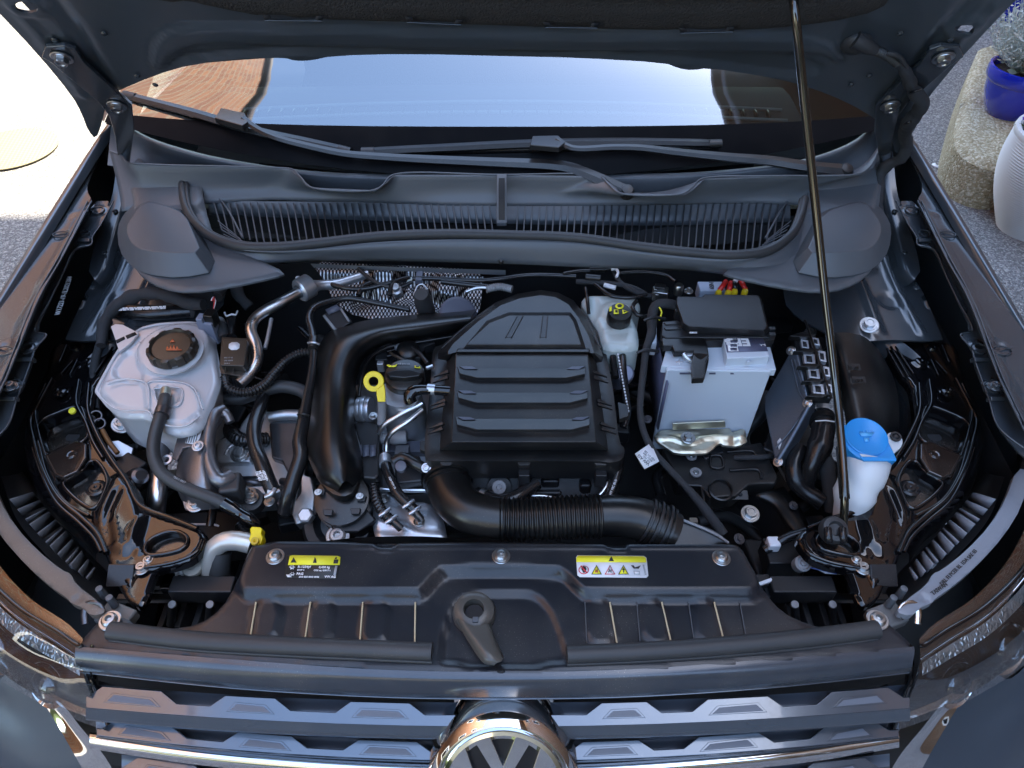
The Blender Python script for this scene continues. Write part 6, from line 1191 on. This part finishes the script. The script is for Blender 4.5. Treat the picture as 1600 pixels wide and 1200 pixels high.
fr_ = [(1238,522),(1262,516),(1284,540),(1302,612),(1300,622),(1270,621),(1262,600),(1246,550)]
prism('connector_frame', ecu, (er_[0]-er_[1]*.02, er_[1]), fr_, .02, plastd, bevel=.002)
for k in range(5):
    v = 523 + k*23.5; uo = k*5.6
    prism('frame_bar', ecu, (er_[0]+er_[1]*.004, er_[1]), [(1233+uo*1.15,v+2),(1250+uo,v-3),(1276+uo*.9,v-1),(1262+uo,v+4)], .012, plasts, bevel=.0008)
tube('frame_spine', ecu, [PP(u, v, (er_[0]+er_[1]*.004, er_[1])) for u, v in ((1258,500),(1268,530),(1280,565),(1294,605),(1299,622))], .0022, plasts, n=8)
for u, v, w_, h_ in ((1257,537,12,15),(1274,533,11,13),(1264,560,18,18),(1284,556,12,18),(1271,583,18,17),(1291,580,10,17),(1278,607,18,18),(1295,606,10,15)):
    prism('pin_block', ecu, (er_[0]-er_[1]*.004, er_[1]), [(u-w_/2,v-h_/2),(u+w_/2,v-h_/2+2),(u+w_/2+2,v+h_/2),(u-w_/2+2,v+h_/2-2)], .012, M('pin_grey', (.62,.65,.70), .22, .6), bevel=.001)
    prism('pin_slot', ecu, (er_[0]-er_[1]*.0036, er_[1]), [(u-w_/4,v-h_/4),(u+w_/4,v-h_/4+1),(u+w_/4+1,v+h_/3),(u-w_/4+1,v+h_/3-1)], .002, void, bevel=0)
prism('ecu_bracket', ecu, (P(1282,632,.88), V3(0,-.4,1).normalized()), [(1266,622),(1296,624),(1296,644),(1280,638)], .004, M('bracket_tan', (.30,.27,.25), .4, .5), bevel=.001)
tube('harness_boot', car, [(1284,650,.87),(1286,672,.87),(1280,700,.86),(1268,730,.84),(1262,760,.80)], [(0,.022),(.35,.020),(.45,.023),(.7,.014),(1,.012)], rubg, n=20, rib=None); tube('boot_band', car, [P(1285,655,.872), P(1286,662,.872)], .024, plasts, n=20); tube('painted_wire_glint', car, [(1274,658,.895),(1290,657,.897),(1304,659,.893)], .0012, label, n=6)  # last tube: pale strand put in as a painted glint across the wires
tube('fat_loom', car, [(1285,700,.84),(1292,730,.83),(1297,760,.81),(1300,800,.78)], .013, tape, n=14, wob=.3); tube('fat_loom', car, [(1250,700,.83),(1240,730,.82),(1250,760,.80),(1285,785,.79)], .016, rubg, n=14, wob=.2)
for k in range(4): tube('small_wire', car, [(1262+k*3,702,.85),(1268+k*2,712+k,.855),(1262+k*4,724,.85)], .0011, (label,yprint,redw,label)[k], n=6)

# ---- air duct on the right -----------------------------------------------------
ad_ = loft('fresh_air_duct', car, [
    [(1300,520,.93),(1308,560,.92),(1316,620,.90),(1324,680,.88)],
    [(1302,520,.955),(1314,560,.95),(1330,620,.93),(1342,672,.91)],
    [(1325,520,.955),(1340,555,.95),(1356,610,.93),(1365,670,.905)],
    [(1350,526,.94),(1372,570,.93),(1384,620,.91),(1385,680,.88)],
    [(1372,545,.90),(1396,590,.88),(1405,640,.86),(1402,700,.82)]], plast, n=30, sub=5, label='broad black air duct beside the support rod')
ADP = (P(1335,590,.957), V3(.1,-.3,1).normalized())
for a, b, c, d in ((1325,568,1344,578),(1331,588,1352,598)): prism('date_stamp', ad_, ADP, [(a,b),(c,b),(c+2,d),(a+1,d)], .002, plastd, bevel=.0005)
ptext('duct_lettering', ad_, 'PP-GF', (ADP[0]+ADP[1]*.001, ADP[1]), (1326,577), (1340,577), .008, plasts, ext=.0006); ptext('duct_lettering', ad_, '2G0 E', (ADP[0]+ADP[1]*.001, ADP[1]), (1333,597), (1348,597), .008, plasts, ext=.0006)

# ---- washer filler -----------------------------------------------------------
wn = tube('washer_neck', car, [(1352,716,.930),(1348,740,.915),(1338,765,.895),(1330,790,.87),(1322,815,.84)], [(0,.040),(.3,.036),(.42,.031),(.55,.034),(.72,.027),(1,.022)], white, n=28, label='white washer fluid neck under a blue cap')
ax_ = V3(.02,-.22,1).normalized()
wc = prism('washer_cap', wn, (P(1358,694,.962), ax_), [(1318,664),(1330,660),(1362,661),(1384,680),(1402,716),(1402,721),(1352,721),(1340,714),(1322,700),(1316,672)], .020, bluec, bevel=.003, rnd=1, label='bright blue washer cap')
CAPL = P(1353,683,.9645)
lathe('cap_dish', wn, CAPL, ax_, [(.0345,.000),(.0345,.0025),(.033,.003),(.031,.0016),(.0001,.0008)], bluec, n=40)
prism('cap_thumb_tab', wn, (P(1372,716,.966), ax_), [(1344,713),(1400,714),(1401,720),(1350,720)], .004, bluec, bevel=.0012)
WP = (CAPL + ax_*.0024, ax_)
for q in ([(1342,676),(1366,676),(1362,682),(1346,682)], [(1350,684),(1358,684),(1357,690),(1351,690)]): decal('wiper_symbol', wn, WP, q, M('pale_blue', (.08,.40,.75), .4), lift=.0006)
for k in range(5): decal('wiper_symbol', wn, WP, [(1343+k*5,672-abs(k-2)*-1),(1345+k*5,672-abs(k-2)*-1),(1346+k*4.4,675),(1345+k*4.4,675)], MATS['pale_blue'], lift=.0006)
lug = prism('neck_lug', wn, (P(1395,690,.935), ax_), [(1386,676),(1398,675),(1408,680),(1412,690),(1408,700),(1400,706),(1388,716),(1378,700)], .012, white, bevel=.002, rnd=1)
lathe('lug_plug', wn, PP(1399,683,(P(1395,690,.937), ax_)), ax_, [(.009,0),(.009,.003),(.006,.003),(.005,.001),(.003,.003),(.0001,.003)], plastd, n=20)

# ---- bonnet support rod --------------------------------------------------------
rb0 = P(1318,812,.865); rt = V3(.302,1.085,1.665)
dirr = (rt-rb0).normalized()
p400 = PP(1279,400,(V3(0,0,0),V3(0,1,0))) if False else None
def onray(u, v, y): return PY(u, v, y)
rod_pts = [P(1317,832,.885), P(1318,815,.896), P(1320,775,.935), onray(1311,650,.795), onray(1290,470,.905), onray(1272,300,.985), onray(1256,150,1.035), onray(1240,0,1.07), V3(.395,1.10,1.545)]
rod = tube('support_rod', car, rod_pts, .0064, M('rod_black', (.010,.009,.006), .12, coat=1.), n=18, step=.02, label='thin glossy rod propping the bonnet open')
tube('rod_sleeve', rod, [P(1320,778,.933), onray(1314,700,.778)], .0078, rubg, n=16)
tube('rod_tip', rod, [V3(.395,1.10,1.545), V3(.392,1.14,1.57)], .0052, plastd, n=10)
lathe('rod_holder', rod, P(1303,828,.898), V3(0,-.4,1), [(.020,-.012),(.022,0),(.019,.008),(.012,.010),(.009,.004),(.0001,.003)], rubber, n=28)
for u in (1293, 1316): tube('holder_claw', rod, [P(u,826,.905), P(u+1,838,.903), P(u+2,846,.895)], .006, rubg, n=12)

# ---- lower clutter left and right of the cover panel ------------------------------
SXX = (1, -1)
for SX in SXX:
    pbox('lock_carrier', car, 1290, 932, .80, .20, .012, .012, plasts, bevel=.002)
    pbox('carrier_step', car, 1255, 912, .83, .10, .03, .03, plastd, bevel=.003)
    for u in (1241, 1300): 
        tube('carrier_strut', car, [(u,944,.80),(u+4,975,.76)], .007, plastd, n=10); lathe('strut_head', car, P(u,945,.81), V3(0,-.3,1), [(.006,0),(.006,.004),(.0001,.005)], greyw, n=10)
    for k in range(4): box('fan_blade', car, P(1225+k*26, 962, .74), V3(.005,0,0), V3(0,.03,0), V3(.004,0,.02), plastd, bevel=.002)
SX = 1
aj = lathe('adjuster', car, P(1255,880,.84), V3(0,-.4,1), [(.012,-.02),(.013,0),(.010,.003),(.009,.0),(.005,.0),(.004,.003),(.0001,.003)], greyw, n=24)
pl_ = sheet('striped_label', car, TP(1285,876,.835,0,.2), [(1262,862),(1285,868),(1320,885),(1316,898),(1290,896),(1255,878)], label, res=.01, thick=.001, rnd=0)
for k in range(5): decal('label_stripe', pl_, TP(1285,876,.836,0,.2), [(1262+k*1,866+k*5),(1300+k*2,880+k*4),(1300+k*2,882+k*4),(1262+k*1,868+k*5)], M('label_blue', (.10,.16,.42), .5), lift=.0012)
dr = lathe('receiver_drier', car, P(312,893,.80), V3(.3,-.4,1), [(.022,-.06),(.022,-.01),(.021,0)], plastd, n=28, label='grey-capped black cylinder low on the left'); lathe('drier_cap', dr, P(301,884,.835), V3(.0,-.45,1), [(.0175,-.006),(.018,0),(.016,.004),(.007,.005),(.006,.003),(.004,.003),(.0001,.002)], MATS['clip_grey'], n=28)
lathe('gear_knob', car, P(283,886,.825), V3(0,-.5,1), [(.015,-.008),(.016,0),(.011,.006),(.0001,.008)], M('knob_grey', (.42,.42,.40), .5), n=48, lobes=(8,-.003,0,2))
tube('rad_hose', car, [(330,905,.80),(331,875,.84),(337,855,.86),(352,846,.868),(372,845,.868),(392,850,.862)], .0155, M('pale_pipe', (.62,.60,.54), .35, .5), n=20, label='pale bent pipe beside the yellow clip'); tube('rad_hose_leg', car, [(345,862,.85),(343,885,.83),(342,915,.79)], .017, rubber, n=18)
yc = prism('drain_clip', car, (P(398,838,.905), V3(0,-.3,1).normalized()), [(390,826),(393,822),(406,823),(410,826),(408,833),(411,840),(408,850),(402,854),(392,850),(388,842),(391,834)], .018, yellow, bevel=.003, label='small bright yellow clip at the panel corner')
lathe('clip_eye', yc, P(399,846,.908), V3(0,-.3,1), [(.006,0),(.006,.004),(.003,.004),(.0001,.001)], M('amber', (.55,.38,.02), .4), n=14)
tube('thin_line', car, [(283,818,.80),(300,819,.80),(335,820,.80),(342,822,.80)], .002, label, n=6); tube('thin_line', car, [(293,857,.80),(320,861,.80),(345,864,.80)], .0015, greyw, n=6)
pbox('connector_block', car, 245, 900, .82, .05, .03, .03, plastd); pbox('connector_block', car, 270, 905, .82, .035, .03, .02, gloss); pbox('silver_foil', car, 247, 912, .815, .04, .012, .01, alus); pbox('pale_connector', car, 357, 922, .82, .02, .012, .012, label)
pbox('pale_connector', car, 1197, 908, .83, .025, .006, .006, label, rz=20)
tube('short_pipe', car, [(222,876,.83),(230,885,.83),(236,895,.825)], .008, alup, n=12)
for u, v, z, a, b, c in ((1190,905,.82,.03,.02,.03),(1215,925,.81,.04,.02,.02),(1225,860,.80,.06,.05,.04),(1210,845,.82,.02,.02,.02),(350,905,.80,.02,.03,.03),(320,905,.79,.04,.02,.02)): pbox('connector_block', car, u, v, z, a, b, c, plastd if v != 845 else label, bevel=.003)
# front subframe surfaces seen in the dark gaps
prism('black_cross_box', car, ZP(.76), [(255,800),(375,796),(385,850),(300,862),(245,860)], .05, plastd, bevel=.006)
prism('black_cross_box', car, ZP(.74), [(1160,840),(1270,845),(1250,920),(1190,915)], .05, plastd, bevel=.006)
tube('washer_pump_hose', car, [(1195,860,.80),(1230,840,.82),(1262,830,.83)], .008, rubg, n=12)
tube('indicator_lead', car, [(148,690,.88),(158,708,.875),(172,722,.87),(180,740,.86)], .0035, brownc, n=8); tube('indicator_lead', car, [(160,672,.885),(170,690,.88),(184,708,.872)], .0042, M('lead_brown', (.16,.07,.02), .5), n=8)
lathe('bulb_holder', car, P(215,748,.86), V3(.6,-.2,.7), [(.020,-.02),(.020,.0),(.016,.006),(.014,.016),(.009,.02),(.0001,.02)], darkst, n=24); pbox('holder_block', car, 200, 725, .86, .05, .04, .04, plastd, rz=-30, bevel=.004)
for u, v in ((150,650),(142,658),(156,662)): lathe('wire_coil', car, P(u, v, .885), V3(random.uniform(-1,1),-.5,1), [(.010,-.002),(.011,0),(.010,.002),(.0085,.002),(.008,0),(.0085,-.002)], darkst, n=20, cap=False)
prism('white_bracket', car, (P(185,695,.855), V3(.2,-.3,1).normalized()), [(168,690),(185,688),(208,700),(205,712),(180,714),(168,700)], .006, alus, bevel=.001)
rnd = random.Random(11)
# scattered hoses, leads and connectors deep between the parts
for k in range(84):
    u = rnd.uniform(170, 560) if k % 2 else rnd.uniform(960, 1290); v = rnd.uniform(500, 860); z = rnd.uniform(.64, .82)
    if k % 3:
        pts = [(u, v, z)]; a = rnd.uniform(0, 6.28)
        for j in range(3):
            a += rnd.uniform(-.9, .9); u += math.cos(a)*40; v += math.sin(a)*34; z += rnd.uniform(-.03, .03); pts.append((u, v, z))
        tube('deep_hose', car, pts, rnd.uniform(.003, .013), rnd.choice([rubg, rubber, tape, plastd]), n=10, rib=(.0009,.006) if rnd.random() < .25 else None)
    else: pbox('deep_component', car, u, v, z, rnd.uniform(.02,.07), rnd.uniform(.02,.05), rnd.uniform(.02,.05), rnd.choice([plastd, plastd, darkst, plasts]), rz=rnd.uniform(-40,40), bevel=.004)
for u, v, z, s in ((212,742,.82,.006),(150,760,.85,.005),(700,560,.9,.004),(1155,842,.80,.006),(1012,655,.86,.005),(1240,790,.80,.005)): bolt(car, P(u, v, z), s, V3(rnd.uniform(-.3,.3),-.3,1), darkst)
# ================================================================= SURROUNDINGS
def tarmac(name, c0, c1, sc):
    m, t, b = matnode(name); tc = t.nodes.new('ShaderNodeTexCoord')
    v = t.nodes.new('ShaderNodeTexVoronoi'); v.inputs['Scale'].default_value = sc; t.links.new(tc.outputs['Object'], v.inputs[0])
    n = t.nodes.new('ShaderNodeTexNoise'); n.inputs['Scale'].default_value = 2.2; n.inputs['Detail'].default_value = 6; t.links.new(tc.outputs['Object'], n.inputs[0])
    bw = t.nodes.new('ShaderNodeSeparateColor'); t.links.new(v.outputs['Color'], bw.inputs[0])
    pw = t.nodes.new('ShaderNodeMath'); pw.operation = 'POWER'; pw.inputs[1].default_value = 2.2; t.links.new(bw.outputs[0], pw.inputs[0])
    mx = t.nodes.new('ShaderNodeMix'); mx.data_type = 'RGBA'; mx.inputs[6].default_value = (*c0, 1); mx.inputs[7].default_value = (*c1, 1); t.links.new(pw.outputs[0], mx.inputs[0])
    m2 = t.nodes.new('ShaderNodeMix'); m2.data_type = 'RGBA'; m2.blend_type = 'MULTIPLY'; m2.inputs[0].default_value = .5; t.links.new(mx.outputs[2], m2.inputs[6]); t.links.new(n.outputs['Fac'], m2.inputs[7]); t.links.new(m2.outputs[2], b.inputs['Base Color'])
    bp = t.nodes.new('ShaderNodeBump'); bp.inputs['Distance'].default_value = .006; bp.inputs['Strength'].default_value = .9; t.links.new(v.outputs['Distance'], bp.inputs['Height']); bp.invert = True; t.links.new(bp.outputs[0], b.inputs['Normal'])
    b.inputs['Roughness'].default_value = .85; return m
tm = tarmac('coarse_tarmac', (.17,.165,.165), (.50,.485,.46), 135)
pb_ = tarmac('pebbledash', (.40,.33,.19), (.80,.74,.56), 110)
pv = M('pale_paving', (.62,.60,.55), .8, bump=(80,.4,.003), var=.12)
def flat(name, pts, mat, kind='structure', thick=0):
    o = mk(name, [V3(*p) for p in pts], [tuple(range(len(pts)))], mat, None, smooth=False, orient=V3(0,0,0)); o['kind'] = kind; return o
flat('ground', [(-40,-40,0),(40,-40,0),(40,40,0),(-40,40,0)], tm)
# round cover in the paving
mmt, t_, b_ = matnode('woven_cover'); tc_ = t_.nodes.new('ShaderNodeTexCoord'); ck = t_.nodes.new('ShaderNodeTexChecker'); ck.inputs['Scale'].default_value = 70; ck.inputs[1].default_value = (.15,.135,.085,1); ck.inputs[2].default_value = (.20,.18,.12,1); mpp = t_.nodes.new('ShaderNodeMapping'); mpp.inputs['Rotation'].default_value = (0,0,.6); t_.links.new(tc_.outputs['Object'], mpp.inputs[0]); t_.links.new(mpp.outputs[0], ck.inputs[0]); t_.links.new(ck.outputs[0], b_.inputs['Base Color']); b_.inputs['Roughness'].default_value = .9
rm = lathe('round_mat', None, P(18,232,.012), UP, [(.225,-.004),(.228,.002),(.22,.006),(.0001,.007)], mmt, n=64)
tag(rm, 'round tan woven mat lying on the sunlit ground', 'mat')
# stone kerb with pots
LZ = .22
ledge = empty('stone_ledge', P(1560,240,0), 'low rounded stone ledge carrying the blue pot', 'ledge')
lt_ = sheet('ledge_top', ledge, ZP(LZ), [(1536,60),(1516,110),(1502,160),(1492,205),(1500,232),(1530,252),(1570,262),(1640,258),(1760,200),(1760,40)], pb_, res=.03, thick=LZ, rnd=1, edge=(.03,.05), feats=[('c',(1530,150),.1,.01,.08),('c',(1600,230),.12,.012,.1)])
glaze = M('blue_glaze', (.006,.020,.42), .10, coat=1., bump=(18,.08,.004))
def pot(name, loc, prof, mat, label, cat, soilz, soilr, n=56):
    o = lathe(name, None, loc, UP, prof, mat, n=n); tag(o, label, cat)
    s = lathe('soil', o, loc + V3(0,0,soilz), UP, [(soilr,-.01),(soilr,0),(soilr*.5,.012),(.0001,.015)], M('soil', (.03,.022,.015), .95, bump=(120,1.,.01)), n=30)
    return o
bpz = P(1566,176,LZ)
bpot = pot('blue_pot', bpz + V3(.02,0,-.01), [(.085,0),(.098,.01),(.125,.06),(.145,.12),(.153,.17),(.160,.175),(.166,.19),(.168,.215),(.165,.235),(.155,.238),(.148,.230),(.144,.16)], glaze, 'glossy cobalt blue pot holding a silvery plant on the stone ledge', 'plant pot', .20, .145)
pot2 = pot('blue_pot', P(1594,26,.10) + V3(.12,.25,-.1), [(.10,0),(.14,.1),(.17,.2),(.18,.26),(.17,.265),(.16,.2)], glaze, 'second blue pot, farthest back at the corner', 'plant pot', .22, .155)
for o_ in (bpot, pot2): o_['group'] = 'blue glazed plant pots'
# ribbed grey pot
gp_ = P(1606,362,0); prof = []
H_ = .42
for k in range(77):
    f = k/76.; h = f*H_; r_ = .115 + .125*math.sin(min(1, f*1.1)*1.7) - .012*f; prof.append((r_ + .0035*math.cos(k*math.pi), h))
prof += [(.228,.422),(.232,.435),(.228,.448),(.212,.450),(.202,.44),(.197,.38)]
rg = pot('ribbed_pot', gp_ + V3(.0,.03,0), prof, M('ribbed_grey', (.55,.56,.56), .7, bump=(200,.3), var=.15), 'tall pale grey ribbed pot standing on the tarmac', 'plant pot', .40, .195, 64)
def leaves(name, parent, base, rad, hgt, nst, leafm, stemm, lsize, seed, hairy=False, nl=9):
    r = random.Random(seed); vs, fs = [], []; sv_, sf = [], []
    for i in range(nst):
        a = r.uniform(0, 6.283); q = rad*math.sqrt(r.random()); tip = base + V3(math.cos(a)*q*1.15, math.sin(a)*q*1.15, hgt*(1 - .55*(q/rad)**2)*r.uniform(.7, 1.05)); root = base + V3(math.cos(a)*q*.25, math.sin(a)*q*.25, 0)
        prev = root
        for k in range(1, nl+1):
            f = k/nl; p = root.lerp(tip, f) + V3(0, 0, -.02*math.sin(f*3.1))
            i0 = len(sv_); s = .0012; sv_.extend([prev+V3(s,0,0), prev+V3(-s,0,0), p+V3(-s,0,0), p+V3(s,0,0)]); sf.append((i0,i0+1,i0+2,i0+3))
            for m_ in range(2 if f > .25 else 0):
                d = V3(r.gauss(0,1), r.gauss(0,1), r.uniform(.1,1.2)).normalized(); L = lsize*r.uniform(.6,1.3); w_ = L*(.12 if hairy else .30); s_ = d.cross(V3(r.gauss(0,1),r.gauss(0,1),r.gauss(0,1))).normalized()*w_
                i1 = len(vs); vs.extend([p, p+d*L*.5+s_, p+d*L, p+d*L*.5-s_]); fs.append((i1,i1+1,i1+2,i1+3))
            prev = p
    mk('leaf_spray', vs, fs, leafm, parent, smooth=False, kind='stuff'); mk('stems', sv_, sf, stemm, parent, smooth=False)
silver = M('silver_leaf', (.46,.50,.46), .7, sss=.0, var=.3, vscale=90); green = M('green_leaf', (.09,.15,.04), .5, var=.4, vscale=40); flow = M('violet_petal', (.22,.10,.55), .6)
pl1 = empty('silver_plant', bpz + V3(.02,0,.19), 'silvery grey feathery plant growing in the blue pot', 'plant')
leaves('f', pl1, bpz + V3(.02,.02,.20), .20, .42, 230, silver, silver, .030, 3, hairy=True, nl=12)
leaves('g', pl1, bpz + V3(.06,-.05,.20), .13, .10, 60, M('sage_leaf', (.30,.36,.28), .6, var=.3, vscale=60), green, .05, 5, nl=3)
pl2 = empty('small_plant', gp_ + V3(0,.03,.41), 'low green plant with violet flowers in the ribbed pot', 'plant')
leaves('h', pl2, gp_ + V3(0,.03,.41), .17, .09, 120, green, green, .035, 9, nl=4); leaves('k', pl2, gp_ + V3(-.08,.08,.44), .10, .08, 30, flow, green, .018, 12, nl=3)
pl3 = empty('corner_plant', P(1594,26,.10) + V3(.12,.25,.12), 'reddish green plant in the farthest blue pot', 'plant')
leaves('m', pl3, P(1594,26,.10) + V3(.12,.25,.12), .2, .3, 120, M('bronze_leaf', (.22,.10,.04), .5, var=.4, vscale=40), green, .05, 21, nl=6)
# bit of white litter on the tarmac
lit = prism('paper_scrap', None, ZP(.006), [(1456,256),(1461,254),(1464,258),(1472,259),(1473,262),(1466,262),(1460,260)], .004, label, bevel=0); tag(lit, 'small white scrap lying on the tarmac between car and pots', 'litter')
# houses either side of the drive, outside the frame: they are what the glass and paint mirror
brk, t_, b_ = matnode('brick_wall_material'); tc_ = t_.nodes.new('ShaderNodeTexCoord'); bt_ = t_.nodes.new('ShaderNodeTexBrick'); bt_.inputs['Scale'].default_value = 4.4; bt_.inputs['Color1'].default_value = (.24,.115,.065,1); bt_.inputs['Color2'].default_value = (.17,.09,.06,1); bt_.inputs['Mortar'].default_value = (.34,.30,.25,1); bt_.inputs['Mortar Size'].default_value = .02
sp = t_.nodes.new('ShaderNodeSeparateXYZ'); cb = t_.nodes.new('ShaderNodeCombineXYZ'); ad2 = t_.nodes.new('ShaderNodeMath'); t_.links.new(tc_.outputs['Object'], sp.inputs[0]); t_.links.new(sp.outputs[0], ad2.inputs[0]); t_.links.new(sp.outputs[1], ad2.inputs[1]); t_.links.new(ad2.outputs[0], cb.inputs[0]); t_.links.new(sp.outputs[2], cb.inputs[1]); t_.links.new(cb.outputs[0], bt_.inputs[0]); t_.links.new(bt_.outputs[0], b_.inputs['Base Color']); b_.inputs['Roughness'].default_value = .9
brk2 = brk.copy(); brk2.name = 'sunlit_orange_brick'  # brick copy with the sunlit orange put into its colour
for n_ in brk2.node_tree.nodes:
    if n_.type == 'TEX_BRICK': n_.inputs['Color1'].default_value = (.26,.10,.04,1); n_.inputs['Color2'].default_value = (.17,.06,.03,1); n_.inputs['Mortar'].default_value = (.24,.19,.13,1); n_.inputs['Scale'].default_value = 2.2
cream = M('cream_render', (.62,.55,.40), .9, bump=(40,.4,.01)); soff = M('brown_soffit', (.06,.028,.015), .6); tile = M('roof_tile', (.10,.05,.035), .8, bump=(8,1,.03))
def house(lab, x0, x1, y0, y1, h, wallm, over):
    e = empty('house', V3((x0+x1)/2, (y0+y1)/2, 0), lab, 'house'); c = V3((x0+x1)/2, (y0+y1)/2, h/2)
    wl = box('wall', e, c, V3((x1-x0)/2,0,0), V3(0,(y1-y0)/2,0), V3(0,0,h/2), wallm, bevel=0)
    box('eaves', e, c + V3(0,0,h/2+.08), V3((x1-x0)/2+over,0,0), V3(0,(y1-y0)/2+over,0), V3(0,0,.08), soff, bevel=0)
    ya, yb, xm = y0-over, y1+over, (x0+x1)/2; r = h + 1.9
    mk('roof', [V3(x0-over,ya,h+.16), V3(x1+over,ya,h+.16), V3(xm,ya,r), V3(x0-over,yb,h+.16), V3(x1+over,yb,h+.16), V3(xm,yb,r)], [(0,1,2),(5,4,3),(0,2,5,3),(1,4,5,2)], tile, e, smooth=False)
    side = x1 if x0 < 0 and x1 < 0 else x0
    for wy in (y0+1.2, (y0+y1)/2, y1-1.6):
        for wz_ in (1.4, 4.0, 6.4):
            if wz_ + .7 < h:
                s = 1 if side == x1 else -1
                f = box('window', e, V3(side + s*.02, wy, wz_), V3(.03,0,0), V3(0,.55,0), V3(0,0,.6), white, bevel=.004); box('pane', f, V3(side + s*.055, wy, wz_), V3(.006,0,0), V3(0,.46,0), V3(0,0,.51), gloss, bevel=0)
    return e
house('brick house along the far side of the drive, left of the car', -9, -4.0, -2.5, 9.0, 9.8, brk2, .04)
house('tall brick house beside the tarmac, right of the car', 3.8, 9, -4.5, 10.0, 8.1, brk, .85)
house('unseen tall brick block added to shade the left ground', 4.6, 9, -8.5, 3.3, 12.0, brk, .45)  # added out of view so its shadow falls on the ground at left
house('cream house facing the front of the car', -7, 7, -15, -9, 4.2, cream, .4)
hd_ = sheet('hedge', None, (V3(0,-6.4,1.0), V3(0,.3,1).normalized()), [V3(-9,-7,1.0), V3(-2.5,-7,1.0), V3(-2.5,-5.8,1.0), V3(-9,-5.8,1.0)], M('hedge_green', (.06,.09,.025), .8, bump=(14,1.,.08), var=.6, vscale=14), res=.12, thick=1.1, rnd=1, edge=(.3,.4))
tag(hd_, 'clipped green hedge across the drive in front of the car', 'hedge')
